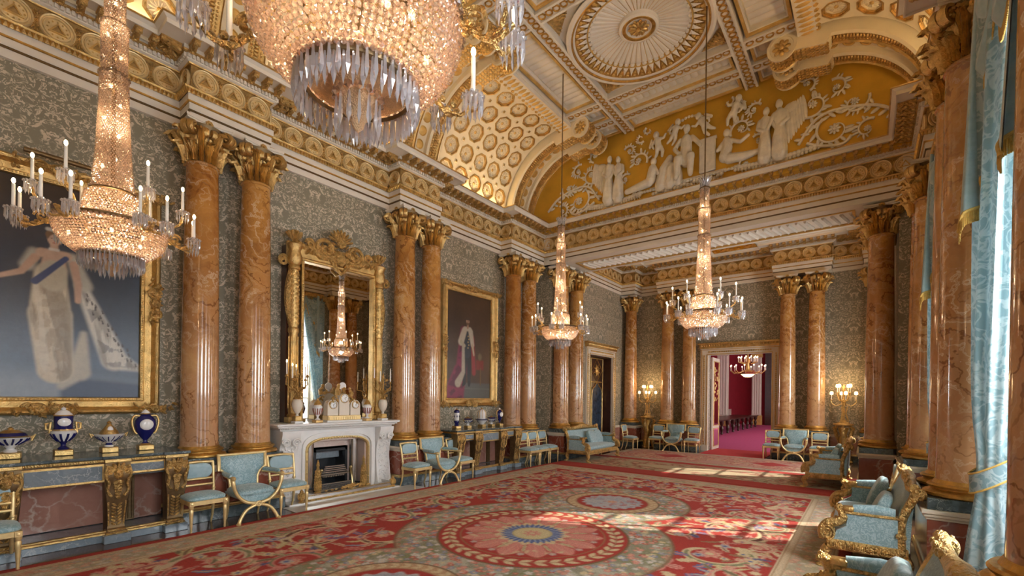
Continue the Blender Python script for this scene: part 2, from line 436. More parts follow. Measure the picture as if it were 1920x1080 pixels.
wall_x('wall_alcove_right', AR, AR + 1.1, 11.75, FARY + .3, 9.3, [(14.6 - .85, 14.6 + .85, .02, 5.0)], 'brocade', 'brocade wall of the far alcove with a window')
wall_y('wall_far', FARY, FARY + .3, AL - .9, AR + 1.1, 9.3, [(FDOOR[0], FDOOR[1], 0, FDOOR[2])], 'brocade', 'brocade end wall with a wide doorway')
wall_y('wall_back', -3.6, -3.4, WL - .3, WR + .45, 9.3, [], 'brocade', 'brocade wall behind the viewer')

# windows: frame, glazing bars, panes
for i, (wy, wx) in enumerate(WIN_Y):
    xw = (WR if i < 4 else AR) + .30
    f = MB()
    for y0, y1, z0, z1 in ((wy - .85, wy - .78, .02, 5.0), (wy + .78, wy + .85, .02, 5.0), (wy - .85, wy + .85, .02, .12), (wy - .85, wy + .85, 4.9, 5.0), (wy - .02, wy + .02, .1, 4.9)):
        f.box(xw - .04, xw + .04, y0, y1, z0, z1)
    for k in range(1, 6): f.box(xw - .03, xw + .03, wy - .8, wy + .8, .1 + k * .8 - .02, .1 + k * .8 + .02)
    o = f.obj('window_%d' % (i + 1), 'paint_cream', smooth=0); struct(o, 'tall sash window frame behind curtains')
    for q in (-1, 1):
        for k in range(6):
            MB().box(xw - .004, xw + .004, wy + (-.78 if q < 0 else .02), wy + (-.02 if q < 0 else .78), .12 + k * .8, .1 + k * .8 + .78).obj('pane', 'glass_pane', o, smooth=0)

# ------------------------------------------------------------------ entablature
RES = .56
def path_main():
    L = [(WL + .05, -3.4)]
    for a, c in PAIRS[:3]:
        m_ = (a + c) / 2
        L += [(WL + .05, m_ - RES), (-7.80, m_ - RES), (-7.80, m_ + RES), (WL + .05, m_ + RES)]
    L += [(WL + .05, 10.0), (-7.80, 10.0), (-7.80, 11.62)]
    R = [(2 * AX - x, y) for x, y in L][::-1]
    return L + R
def path_alcove():
    fy, fr = FARY - .05, FARY - .47
    L = [(AL + .05, 13.12), (AL + .05, 16.62), (-7.02, 16.62), (-7.02, fy), (-6.24, fy), (-6.24, fr), (-4.70, fr), (-4.70, fy)]
    R = [(2 * (AX - .03) - x, y) for x, y in L][::-1]
    return L + R
PROF = [('plaster', [(-.42, 5.82), (0, 5.82), (0, 5.925)]),
        ('bronze_dark', [(.004, 5.925), (.014, 5.935), (.014, 5.945), (.02, 5.95)]),
        ('plaster', [(.02, 5.95), (.02, 6.045)]), ('gold_deep', [(.024, 6.045), (.036, 6.055), (.036, 6.065), (.04, 6.07)]),
        ('plaster', [(.04, 6.07), (.04, 6.165)]), ('gold', [(.05, 6.165), (.06, 6.18), (.095, 6.215), (.10, 6.235), (.0, 6.24)]),
        ('frieze_ground', [(0, 6.24), (0, 6.60)]), ('gold', [(0, 6.60), (.03, 6.60), (.04, 6.615)]),
        ('plaster', [(.04, 6.615), (.075, 6.63), (.075, 6.705)]), ('gold', [(.075, 6.705), (.12, 6.71), (.135, 6.722), (.12, 6.735)]),
        ('plaster', [(.12, 6.735), (.12, 6.79), (.385, 6.79), (.385, 6.765), (.405, 6.765), (.405, 6.825), (.42, 6.83), (.455, 6.855)]),
        ('gold', [(.455, 6.855), (.475, 6.86), (.475, 6.875), (-.3, 6.875)])]
MATS_E = ['plaster', 'gold', 'frieze_ground', 'bronze_dark', 'gold_deep']
def normals(path):
    N = []
    for i in range(len(path) - 1):
        d = Vector((path[i + 1][0] - path[i][0], path[i + 1][1] - path[i][1])).normalized(); N.append(Vector((d.y, -d.x)))
    return N
def off(path, N, i, o):
    p = Vector(path[i])
    if i == 0: return p + N[0] * o
    if i == len(path) - 1: return p + N[-1] * o
    s = N[i - 1] + N[i]; return p + s * (o / (1 + N[i - 1].dot(N[i])))
# one roundel (ringed medallion with a triangle), lying in local XZ, facing -Y
def roundel_mesh():
    b = MB(); T = RX(PI / 2)
    b.lathe([(.170, 0), (.176, .018), (.166, .036), (.152, .03), (.148, .012), (.138, .01), (.132, .026), (.120, .028), (.114, .008), (.06, .006), (0, .006)], 24, T=T, m=0)
    tri = [(0, .075), (-.085, -.055), (.085, -.055)]; tin = [(0, .045), (-.055, -.04), (.055, -.04)]
    b.ring(tri, tin, .004, .03, m=1, T=T); b.prism(tin, .003, .012, m=2, T=T)
    for k in range(12):
        a = 2 * PI * k / 12; b.ell((.093 * math.cos(a), -.008, .093 * math.sin(a)), (.011, .009, .011), 5, 4, m=1)
    return b.mesh('roundel', ['gold_pale', 'gold', 'frieze_ground'])
def palmette_mesh():
    b = MB()
    for s in (-1, 1):
        for k, (a, l) in enumerate(((1.5, .10), (1.05, .085), (.6, .06))):
            for sx in (-1, 1):
                d = Vector((sx * math.cos(a), 0, s * math.sin(a)))
                b.ell(Vector((0, -.012, s * .035)) + d * l * .55, (.018, .014, l * .5), 6, 4, R=d.to_track_quat('Z', 'Y').to_matrix())
        b.tube([(-.03 * 1, -.01, s * .02), (0, -.02, s * .04), (.03, -.01, s * .02)], .012, 5)
    b.ell((0, -.015, 0), (.025, .02, .025), 7, 5)
    return b.mesh('palmette', 'gold_carved')
def modillion_mesh():                       # scrolled bracket, projecting along -Y
    b = MB(); b.bbox(-.045, .045, -.245, 0, .062, .09, .006)
    P = [(-.235, .062), (-.24, .03), (-.215, .008), (-.18, .012), (-.165, .03), (-.10, .012), (-.05, -.025), (-.015, -.03), (0, -.01), (0, .062)]
    b.prism([(p[0], p[1]) for p in P], -.035, .035, T=Matrix(((0, 0, 1, 0), (1, 0, 0, 0), (0, 1, 0, 0), (0, 0, 0, 1))))
    b.tube([(-.038, -.20, .03), (.038, -.20, .03)], .027, 8); b.tube([(-.038, -.03, -.01), (.038, -.03, -.01)], .022, 8)
    b.ell((0, -.13, .005), (.03, .07, .025), 8, 5)
    return b.mesh('modillion', 'gold_carved')
ME_ROUND, ME_PALM, ME_MOD = roundel_mesh(), palmette_mesh(), modillion_mesh()
def place_on(parent, me, name, p, n, z):
    a = math.atan2(-n.x, n.y) + PI          # local -Y turns to the normal
    return link(name, me, parent, M=TR(p.x, p.y, z) @ RZ(a))
def entablature(name, label, path, seg0, seg1):
    N = normals(path); b = MB(); dn = MB(); lf = MB()
    for mat, pr in PROF:
        mi = MATS_E.index(mat)
        for i in range(seg0, seg1):
            A = [off(path, N, i, o) for o, z in pr]; B = [off(path, N, i + 1, o) for o, z in pr]
            P = [[(A[k].x, A[k].y, pr[k][1]) for k in range(len(pr))], [(B[k].x, B[k].y, pr[k][1]) for k in range(len(pr))]]
            b.grid(P[::-1], mi)
    root = b.obj(name, MATS_E, smooth=30); struct(root, label)
    for i in range(seg0, seg1):
        A, B = off(path, N, i, .075), off(path, N, i + 1, .075); Lg = (B - A).length; t = (B - A) / Lg; n = N[i]
        k = int(Lg / .052)
        ang = math.atan2(t.y, t.x)
        for j in range(k):                   # dentils
            c = A + t * (Lg * (j + .5) / k); dn.box(-.016, .016, -.03, 0, 6.645, 6.702, T=TR(c.x, c.y, 0) @ RZ(ang))
        A, B = off(path, N, i, .085), off(path, N, i + 1, .085); Lg = (B - A).length; k = int(Lg / .05)
        for j in range(k):                   # hanging leaf tips under the frieze
            c = A + t * (Lg * (j + .5) / k)
            lf.add([(-.02, -.012, 6.205), (.02, -.012, 6.205), (0, .005, 6.135), (0, -.03, 6.19)], [(0, 2, 3), (3, 2, 1), (0, 3, 1)], T=TR(c.x, c.y, 0) @ RZ(ang))
        A, B = off(path, N, i, 0), off(path, N, i + 1, 0); Lg = (B - A).length; k = max(1, int(round(Lg / .375)))
        for j in range(k):
            c = A + t * (Lg * (j + .5) / k); place_on(root, ME_ROUND, 'roundel', c, n, 6.42)
            if j < k - 1: place_on(root, ME_PALM, 'palmette', A + t * (Lg * (j + 1) / k), n, 6.42)
        A, B = off(path, N, i, .13), off(path, N, i + 1, .13); Lg = (B - A).length; k = max(1, int(round(Lg / .185)))
        for j in range(k):
            c = A + t * (Lg * (j + .5) / k); place_on(root, ME_MOD, 'modillion', c, n, 6.70)
    tag(dn.obj('dentil_course', 'plaster', root, smooth=0), None, kind='stuff'); tag(lf.obj('leaf_course', 'gold_deep', root, smooth=0), None, kind='stuff')
    return root
PM = path_main(); nL = 15
TRIM_L = entablature('trim_1', 'gilded classical entablature along the left wall', PM, 0, nL)
TRIM_B = entablature('trim_2', 'gilded entablature on the cross beam below the gold relief', PM, nL, nL + 1)
TRIM_R = entablature('trim_3', 'gilded entablature along the window wall', PM, nL + 1, len(PM) - 1)
PA = path_alcove()
TRIM_A = entablature('trim_4', 'gilded entablature round the far alcove', PA, 0, len(PA) - 1)

# warm cove lamps lying on top of the cornice, on the main walls and in the alcove
lb = MB()
for k, (x, y0, y1) in enumerate([(-7.92, -2.6, 2.2), (-7.92, 3.75, 6.0), (-7.92, 7.55, 9.8), (.84, -2.6, 2.2), (.84, 3.75, 6.0), (.84, 7.55, 9.8), (AL + .3, 13.6, 16.3), (AR - .3, 13.6, 16.3)]):
    o = MB().bbox(x - .03, x + .03, y0, y1, 6.876, 6.90, .006).obj('cove_lamp', 'cove_lamp', smooth=0)
    tag(o, 'slim warm cove lamp hidden on top of the %s cornice, %s' % ('left' if x < AX else 'right', ['near bay', 'fireplace bay', 'third bay', 'alcove'][k % 3 if k < 6 else 3]), 'lamp', 'cove lamps on the cornice')

# ------------------------------------------------------------------ cross beam soffit and alcove returns
b = MB()
b.box(-7.84, .76, 11.66, 13.08, 5.84, 9.2)                     # body of the beam
b.box(WL - .2, -7.6, 11.6, 11.9, 5.82, 9.2); b.box(.5, WR + .3, 11.6, 11.9, 5.82, 9.2)
beam = b.obj('trim_5', 'plaster', smooth=0); struct(beam, 'pale plaster cross beam with coffered soffit')
s = MB(); y0, y1 = 11.74, 13.0
for x0, x1 in ((-6.86, -.24),):
    s.box(x0, x1, y0 + .16, y0 + .20, 5.80, 5.842); s.box(x0, x1, y1 - .20, y1 - .16, 5.80, 5.842)
    s.box(x0, x0 + .05, y0 + .2, y1 - .2, 5.80, 5.842); s.box(x1 - .05, x1, y0 + .2, y1 - .2, 5.80, 5.842)
for x0 in (-7.6, .1): s.box(x0, x0 + .42, y0 + .2, y0 + .25, 5.80, 5.842); s.box(x0, x0 + .42, y1 - .25, y1 - .2, 5.80, 5.842)
s.obj('soffit_frame', 'gold_plaster', beam, smooth=0)
s = MB()
for j in range(40):                          # rope of flutes along the soffit panel
    x = -6.72 + j * .164; s.tube([(x, y0 + .34, 5.835), (x + .12, y1 - .34, 5.835)], .06, 6, flat=.5, up=(0, 0, 1))
tag(s.obj('soffit_flutes', 'plaster', beam), None, kind='stuff')
s = MB()
for j in range(88):
    for yy in (y0 + .08, y1 - .08): s.ell((-7.2 + j * .085, yy, 5.84), (.03, .035, .02), 6, 4)
tag(s.obj('soffit_beads', 'relief_white', beam), None, kind='stuff')

# ------------------------------------------------------------------ cove, ceiling
CR, CXc, CZc = 1.80, -6.20, 6.85
def cove_pt(y, a, r=CR, side=1):             # a: angle above horizontal, side 1 = left
    x = CXc - r * math.cos(a); x = x if side > 0 else 2 * AX - x
    return (x, y, CZc + r * math.sin(a))
CEIL = MB().box(-6.6, -.45, -3.4, 11.6, 9.25, 9.35).obj('ceiling', 'plaster', smooth=0); struct(CEIL, 'cream and gold coved ceiling')
def cove_bay(y0, y1, side, parent, nu=5, nv=5):
    """curved cove panel with octagonal coffers sunk into it; the coffers are separate pieces"""
    b = MB(); W_ = y1 - y0; pu = .505; u0 = (y0 + y1) / 2 - pu * nu / 2; a0 = math.radians(4.9); pa = math.radians(16.2)
    def P(y, a, d=0): return cove_pt(y, a, CR + d, side)
    fl = (lambda q: q) if side > 0 else (lambda q: q[::-1])
    # plain margins
    def strip(ya, yb, aa, ab, n):
        G = [[P(ya, aa + (ab - aa) * k / n), P(yb, aa + (ab - aa) * k / n)] for k in range(n + 1)]; b.grid(G, 0)
    strip(y0, y1, -.06, a0, 1); strip(y0, y1, a0 + 5 * pa, PI / 2 + .12, 2)
    strip(y0, u0, a0, a0 + 5 * pa, 15); strip(u0 + pu * nu, y1, a0, a0 + 5 * pa, 15)
    for i in range(nu):
        for j in range(nv):
            yc, ac = u0 + pu * (i + .5), a0 + pa * (j + .5); h = .5
            sq = [(h, 0), (h, h), (0, h), (-h, h), (-h, 0), (-h, -h), (0, -h), (h, -h)]
            oc = [(.40 * math.cos(PI / 8 + PI / 4 * k), .40 * math.sin(PI / 8 + PI / 4 * k)) for k in range(8)]
            vs = [P(yc + u * pu, ac + v * pa) for u, v in sq] + [P(yc + u * pu, ac + v * pa) for u, v in oc] + [P(yc + u * pu, ac + v * pa, .07) for u, v in oc]
            fs = []
            for k in range(8):
                k1 = (k + 1) % 8; fs += [(k, 8 + (k - 1) % 8, 8 + k)] if False else []
                # square point k sits between octagon vertices k-1 and k
                fs.append((k, k1, 8 + k)); fs.append((k, 8 + k, 8 + (k - 1) % 8)); fs.append((8 + (k - 1) % 8, 8 + k, 16 + k, 16 + (k - 1) % 8))
            b.add(vs, fs, 0)
            ctr = Vector(P(yc, ac)); nrm = (Vector((CXc if side > 0 else 2 * AX - CXc, yc, CZc)) - ctr).normalized()
            R = Matrix((Vector((0, 1, 0)), nrm.cross(Vector((0, 1, 0))), nrm)).transposed().to_4x4()
            c = link('coffer', ME_COFFER, parent, M=TR(*(ctr)) @ R); link('rosette', ME_ROSETTE, c)
            if i < nu - 1 and j < nv - 1:
                q = Vector(P(yc + pu / 2, ac + pa / 2)); link('boss', ME_BOSS, parent, M=TR(*q) @ R)
    return b.obj('cove', 'plaster_warm', parent, smooth=60)
def coffer_mesh():
    b = MB(); o = lambda r: [(r * math.cos(PI / 8 + PI / 4 * k), r * math.sin(PI / 8 + PI / 4 * k)) for k in range(8)]
    b.ring(o(.225), o(.197), -.03, .014, 0); b.ring(o(.197), o(.168), -.05, -.012, 0); b.ring(o(.168), o(.155), -.06, -.028, 1); b.prism(o(.16), -.085, -.055, 1)
    n = 40
    for k in range(n):
        a = 2 * PI * k / n; r = .182 * math.cos(PI / 8) / math.cos(((a + PI / 8 + PI / 8) % (PI / 4)) - PI / 8)
        b.ell((r * math.cos(a), r * math.sin(a), -.01), (.011, .011, .008), 4, 3, 0)
    return b.mesh('coffer', ['gold', 'plaster_warm'])
def rosette_mesh(n=14, r=.135):
    b = MB()
    for k in range(n):
        a = 2 * PI * k / n; b.ell((r * .58 * math.cos(a), r * .58 * math.sin(a), -.048), (r * .44, r * .13, .016), 6, 4, 0, R=Matrix.Rotation(a, 3, 'Z'))
    b.lathe([(r * .27, -.055), (r * .27, -.035), (r * .18, -.022), (0, -.018)], 10, m=1)
    return b.mesh('rosette', ['plaster_warm', 'gold'])
def boss_mesh():
    b = MB(); b.bbox(-.05, .05, -.05, .05, -.02, .010, .008, 0, T=RZ(0)); b.bbox(-.03, .03, -.03, .03, .005, .02, .008, 1); return b.mesh('boss', ['plaster_warm', 'gold'], 30)
ME_COFFER, ME_ROSETTE, ME_BOSS = coffer_mesh(), rosette_mesh(), boss_mesh()
BAYS = [(-.26 + .06, 2.41 - .06), (3.53 + .06, 6.2 - .06), (7.32 + .06, 10.0 - .06)]
for side in (1, -1):
    for y0, y1 in BAYS: cove_bay(y0, y1, side, CEIL)
    b = MB(); G = [[cove_pt(y, math.radians(-3 + 100 * k / 16), CR + .09, side) for y in (-3.4, 11.5)] for k in range(17)]; b.grid(G)
    b.obj('cove_back', 'plaster_warm', CEIL, smooth=60)

# transverse ribs over each pair of columns, rolled into scrolls at foot and head
def rib_mesh(side):
    b = MB(); n = 26; w = .185
    prof = [(-w, CR + .08), (-w, 1.66), (-w + .05, 1.63), (-w + .06, 1.66), (-w + .10, 1.67), (w - .10, 1.67), (w - .06, 1.66), (w - .05, 1.63), (w, 1.66), (w, CR + .08)]
    mi = [0, 0, 1, 1, 1, 1, 1, 0, 0]
    A = [math.radians(3 + 84 * k / n) for k in range(n + 1)]
    for q in range(len(prof) - 1):
        b.grid([[cove_pt(y, a, r, side) for y, r in prof[q:q + 2]] for a in A], mi[q])
    for k in range(44):
        a = math.radians(6 + 78 * k / 43)
        for yy in (-.075, .075): p = cove_pt(yy, a, 1.662, side); b.ell(p, (.018, .018, .018), 5, 4, 1)
        p = cove_pt(0, a, 1.665, side); b.ell(p, (.03, .05, .03), 6, 4, 1)
    return b.mesh('rib', ['plaster_warm', 'gold'], 50)
def scroll_mesh(r, w):                       # cylinder rolled along Y with a rosette on each face
    b = MB(); T = RX(PI / 2)
    b.lathe([(r * .80, -w), (r, -w), (r, -w + .04)], 22, T=T, cap=False); b.lathe([(r, -w + .04), (r * .92, -w + .06), (r * .92, w - .06), (r, w - .04)], 22, T=T, m=1, cap=False); b.lathe([(r, w - .04), (r, w), (r * .80, w), (r * .76, w - .03), (0, w - .03)], 22, T=T, cap=False)
    for k in range(22):
        a = 2 * PI * k / 22
        for q in (-.5, 0, .5): b.ell((r * .93 * math.cos(a), q * w, r * .93 * math.sin(a)), (r * .10, w * .17, r * .10), 5, 4, 1)
    b.lathe([(r * .76, -w + .03), (0, -w + .03)], 22, T=T)
    for s in (-1, 1):
        for k in range(8):
            a = 2 * PI * k / 8; b.ell((r * .4 * math.cos(a), s * (w - .02), r * .4 * math.sin(a)), (r * .26, .025, r * .17), 6, 4, 1, R=Matrix.Rotation(-a, 3, 'Y'))
        b.ell((0, s * (w - .01), 0), (r * .2, .03, r * .2), 8, 5, 1)
    return b.mesh('scroll', ['plaster_warm', 'gold'])
def console_mesh(side):                      # bracket that carries the head of a rib
    b = MB(); w = .185; s = side
    P = [(.0, .30), (.50, .30), (.50, .12), (.42, -.02), (.30, -.07), (.15, -.09), (.0, -.12), (-.22, -.16), (-.30, -.02), (-.2, .12), (0, .15)]
    P = [(x * s, z) for x, z in P]
    b.prism(P if s < 0 else P[::-1], -w, w, 0, T=Matrix(((1, 0, 0, 0), (0, 0, 1, 0), (0, 1, 0, 0), (0, 0, 0, 1))))
    for k in range(9):
        for yy in (-.12, -.04, .04, .12): b.ell((s * (-.22 + k * .07), yy, -.15 + k * .010), (.045, .045, .035), 6, 4, 1)
    return b.mesh('console', ['plaster_warm', 'gold'], 30)
ME_SF, ME_SH = scroll_mesh(.15, .17), scroll_mesh(.25, .20)
for side in (1, -1):
    mr, mc = rib_mesh(side), console_mesh(side)
    for a, c in PAIRS:
        m_ = (a + c) / 2
        for y in (m_ - .33, m_ + .33):
            r = link('rib', mr, CEIL, (0, y, 0))
            x = lambda q: q if side > 0 else 2 * AX - q
            link('scroll', ME_SF, r, (x(-7.76), 0, 6.98)); link('console', mc, r, (x(-6.20), 0, 8.50)); link('scroll', ME_SH, r, (x(-5.72), 0, 8.56))
        bb = MB(); G = [[cove_pt(y, math.radians(2 + 86 * k / 18), 1.76, side) for y in (m_ - .16, m_ + .16)] for k in range(19)]; bb.grid(G)
        for k in range(9):
            aa = math.radians(9 + 9 * k); p = Vector(cove_pt(m_, aa, 1.755, side)); nn = (Vector((CXc if side > 0 else 2 * AX - CXc, m_, CZc)) - p).normalized()
            bb.lathe([(.10, -.01), (.105, .01), (.09, .015), (.08, .0), (.05, .005), (.03, .02), (0, .022)], 14, m=1, T=TR(*p) @ nn.to_track_quat('Z', 'Y').to_matrix().to_4x4())
        bb.obj('rib_panel', ['plaster_warm', 'gold_plaster'], CEIL, smooth=60)

# flat of the ceiling: bands, fluted strips, dished medallion
ZB = 8.80
def band(b, x0, x1, y0, y1):                 # moulded band with white edges and gilt interlace
    lx = x1 - x0 > y1 - y0
    b.box(x0, x1, y0, y1, ZB, 9.25, 0)
    e = .045
    if lx:
        b.box(x0, x1, y0, y0 + e, ZB - .03, ZB, 0); b.box(x0, x1, y1 - e, y1, ZB - .03, ZB, 0); n = max(2, int((x1 - x0) / .15)); c = (y0 + y1) / 2
        for k in range(n): b.tube([(x0 + (x1 - x0) * (k + .5) / n + .062 * math.cos(a), c + .062 * math.sin(a), ZB - .008) for a in np.linspace(0, 2 * PI, 9)[:-1]], .016, 5, 1, closed=True)
    else:
        b.box(x0, x0 + e, y0, y1, ZB - .03, ZB, 0); b.box(x1 - e, x1, y0, y1, ZB - .03, ZB, 0); n = max(2, int((y1 - y0) / .15)); c = (x0 + x1) / 2
        for k in range(n): b.tube([(c + .062 * math.cos(a), y0 + (y1 - y0) * (k + .5) / n + .062 * math.sin(a), ZB - .008) for a in np.linspace(0, 2 * PI, 9)[:-1]], .016, 5, 1, closed=True)
def frame(b, x0, x1, y0, y1, z, w, d, m):
    b.box(x0, x1, y0, y0 + w, z - d, z + .3, m); b.box(x0, x1, y1 - w, y1, z - d, z + .3, m); b.box(x0, x0 + w, y0 + w, y1 - w, z - d, z + .3, m); b.box(x1 - w, x1, y0 + w, y1 - w, z - d, z + .3, m)
def fluted(x0, x1, y0, y1):
    b = MB(); frame(b, x0, x1, y0, y1, ZB + .04, .05, .03, 1); frame(b, x0 + .05, x1 - .05, y0 + .05, y1 - .05, ZB + .07, .03, .02, 0)
    b.box(x0 + .05, x1 - .05, y0 + .05, y1 - .05, ZB + .14, 9.25, 2)
    lx = x1 - x0 > y1 - y0
    L0, L1 = ((x0, x1) if lx else (y0, y1)); n = max(2, int((L1 - L0 - .2) / .155))
    for k in range(n):
        c = L0 + .1 + (L1 - L0 - .2) * (k + .5) / n
        if lx: b.tube([(c, y0 + .10, ZB + .14), (c, y1 - .10, ZB + .14)], .07, 8, 0, flat=.5, up=(1, 0, 0))
        else: b.tube([(x0 + .10, c, ZB + .14), (x1 - .10, c, ZB + .14)], .07, 8, 0, flat=.5, up=(0, 1, 0))
    return b.obj('fluted_panel', ['plaster', 'gold_plaster', 'plaster_warm'], CEIL)
XB = [AX - 1.44, AX + 1.44]; YB = [3.15, 6.15, 6.95, 9.90, 10.68]
bw = .13
b = MB()
for x in XB: band(b, x - bw, x + bw, -3.4, 11.35)
b.obj('long_band', ['plaster', 'gold_deep'], CEIL, smooth=30)
for y in YB:
    b = MB()
    for x0, x1 in ((-5.98, XB[0] - bw), (XB[0] + bw, XB[1] - bw), (XB[1] + bw, 2 * AX + 5.98)): band(b, x0, x1, y - bw, y + bw)
    b.obj('cross_band', ['plaster', 'gold_deep'], CEIL, smooth=30)
b = MB()
for s in (-1, 1):
    x = AX + s * 2.44; b.box(min(x, x + s * .32), max(x, x + s * .32), -3.4, 11.35, 8.64, 9.25, 0)
    for k in range(92):
        yy = -.9 + k * .132
        b.ell((x + s * .16, yy, 8.64), (.13, .045, .03), 6, 4, 1); b.ell((x + s * .33, yy, 8.655), (.05, .04, .05), 5, 4, 1)
b.obj('leaf_band', ['plaster', 'gold_plaster'], CEIL, smooth=40)
for y0, y1 in ((7.08, 9.77), (3.28, 6.02)):
    for x0, x1 in ((-5.98, XB[0] - bw), (XB[1] + bw, 2 * AX + 5.98)): fluted(x0 + .05, x1 - .05, y0 + .03, y1 - .03)
for y0, y1 in ((10.03, 10.55), (10.81, 11.3), (6.28, 6.82)):
    fluted(XB[0] + bw + .04, XB[1] - bw - .04, y0 + .02, y1 - .02)
    for x0, x1 in ((-5.98, XB[0] - bw), (XB[1] + bw, 2 * AX + 5.98)): fluted(x0 + .05, x1 - .05, y0 + .02, y1 - .02)
def medallion(cy):
    T = TR(AX, cy, 0); r0 = 1.36
    b = MB()
    n = 64; sq = []; ci = []
    for k in range(n):
        a = 2 * PI * k / n; s = 1.33 / max(abs(math.cos(a)), abs(math.sin(a))) if True else 0
        sq.append((s * math.cos(a), s * math.sin(a))); ci.append((1.33 * math.cos(a), 1.33 * math.sin(a)))
    b.ring(sq, ci, ZB + .10, 9.25, 0, T=T)
    P = [(1.37, .02), (1.38, -.02), (1.33, -.045), (1.28, -.03), (1.27, .0), (1.24, .0), (1.21, .02)]
    b.lathe([(r, ZB + z) for r, z in P], n, m=0, T=T, cap=False)
    b.lathe([(1.285, ZB - .03), (1.275, ZB - .045), (1.255, ZB - .045), (1.245, ZB - .01)], n, m=1, T=T, cap=False)
    b.lathe([(1.21, ZB + .02), (.98, ZB + .10)], n, m=1, T=T, cap=False)
    b.lathe([(.99, ZB + .09), (.98, ZB + .07), (.955, ZB + .07), (.95, ZB + .12)], n, m=2, T=T, cap=False)
    b.lathe([(.95, ZB + .12), (.36, ZB + .20), (0, ZB + .22)], n, m=2, T=T, cap=False)
    b.lathe([(.38, ZB + .2), (.37, ZB + .13), (.32, ZB + .11), (.30, ZB + .15), (.23, ZB + .13), (.21, ZB + .16), (0, ZB + .18)], 40, m=0, T=T, cap=False)
    b.lathe([(.315, ZB + .13), (.30, ZB + .115), (.25, ZB + .12), (.24, ZB + .14)], 40, m=1, T=T, cap=False)
    root = b.obj('medallion', ['plaster', 'gold_deep', 'gold_plaster'], CEIL, smooth=40)
    fl = MB(); N = 48                        # radiating flutes and the pointed leaves round them
    for k in range(N):
        a = 2 * PI * k / N; d = Vector((math.cos(a), math.sin(a), 0)); t = Vector((-d.y, d.x, 0))
        pts = []; rd = []
        for q in range(5):
            r = .38 + (.92 - .38) * q / 4; pts.append(T @ (d * r + Vector((0, 0, ZB + .125 + .075 * (1 - q / 4))))); rd.append(r * PI / N * .96)
        fl.tube(pts, rd, 6, 0, flat=.55, up=t)
        fl.ell(T @ (d * .94 + Vector((0, 0, ZB + .10))), (.05, .052, .03), 6, 4, 0, R=Matrix.Rotation(a, 3, 'Z'))
        A = d * .985 + t * .055; B = d * .985 - t * .055; Cc = d * 1.17
        zz = ZB + .075
        fl.add([T @ (A + Vector((0, 0, zz))), T @ (B + Vector((0, 0, zz))), T @ (Cc + Vector((0, 0, zz - .05))), T @ (d * 1.03 + Vector((0, 0, zz - .045)))], [(0, 3, 2), (3, 1, 2), (0, 1, 3)], 0)
        a2 = a + PI / N; d2 = Vector((math.cos(a2), math.sin(a2), 0))
        for rr, sz in ((1.17, .05), (1.10, .035), (1.06, .025)): fl.ell(T @ (d2 * rr + Vector((0, 0, ZB + .02 + (1.2 - rr) * .3))), (sz, sz * .8, .025), 5, 4, 1, R=Matrix.Rotation(a2, 3, 'Z'))
    tag(fl.obj('flutes', ['plaster', 'gold_plaster'], root), None, kind='stuff')
    r = MB()
    for k in range(10):
        a = 2 * PI * k / 10; r.ell((.10 * math.cos(a), .10 * math.sin(a), ZB + .13), (.08, .035, .03), 7, 5, R=Matrix.Rotation(a, 3, 'Z')); r.ell((.16 * math.cos(a + .3), .16 * math.sin(a + .3), ZB + .14), (.045, .03, .025), 6, 4, R=Matrix.Rotation(a, 3, 'Z'))
    r.ell((0, 0, ZB + .10), (.045, .045, .05), 8, 6); q = r.obj('rosette', 'gold', root); q.location = (AX, cy, 0)
    for sx in (-1, 1):
        for sy in (-1, 1):                   # gilt fans in the corners
            f = MB(); f.add([(sx * 1.28, sy * 1.28, ZB + .08), (sx * .80, sy * 1.28, ZB + .08), (sx * 1.28, sy * .80, ZB + .08), (sx * 1.28, sy * 1.28, ZB + .1)], [(0, 1, 2)])
            for k in range(7):
                a = PI + math.atan2(sy, sx) + (k - 3) * .2; l = .26 + .04 * abs(k - 3)
                f.ell((sx * 1.26 + math.cos(a) * l * .55, sy * 1.26 + math.sin(a) * l * .55, ZB + .07), (l * .5, .03, .025), 7, 5, R=Matrix.Rotation(a, 3, 'Z'))
            f.ell((sx * 1.22, sy * 1.22, ZB + .06), (.06, .06, .04), 7, 5)
            q = f.obj('corner_fan', 'gold_carved', root); q.location = (AX, cy, 0)
medallion(8.425); medallion(4.65)
MB().box(-6.3, -.78, -3.4, 3.0, ZB + .15, 9.25).obj('plain_panel', 'plaster', CEIL, smooth=0)

# tympanum above the beam, and the alcove ceiling
TY = 11.34
P = [(-8.15, 6.7), (2 * AX + 8.15, 6.7)] + [(2 * AX - cove_pt(0, math.radians(a), 1.9)[0], cove_pt(0, math.radians(a), 1.9)[2]) for a in range(0, 91, 10)] + [(2 * AX + 6.0, 9.3), (-6.0, 9.3)] + [(cove_pt(0, math.radians(a), 1.9)[0], cove_pt(0, math.radians(a), 1.9)[2]) for a in range(90, -1, -10)]
TYMP = MB().prism(P[::-1], -TY - .3, -TY, T=RX(PI / 2) @ SCL(1, 1, 1)).obj('wall_end_panel', 'gold_ground', smooth=0)
struct(TYMP, 'gold end panel below the ceiling with white relief figures')
b = MB(); b.box(AL - .3, AR + .3, 13.0, FARY + .2, 8.4, 8.5, 0)
ac = b.obj('ceiling_alcove', 'plaster_warm', smooth=0); struct(ac, 'gilded ceiling of the far alcove')
b = MB()
b.grid([[(x, FARY - .1 - 1.2 * (1 - math.cos(a)), 6.86 + 1.5 * math.sin(a)) for x in (AL, AR)] for a in np.linspace(0, PI / 2, 10)])
b.obj('cove', 'gold_ground', ac)
b = MB()
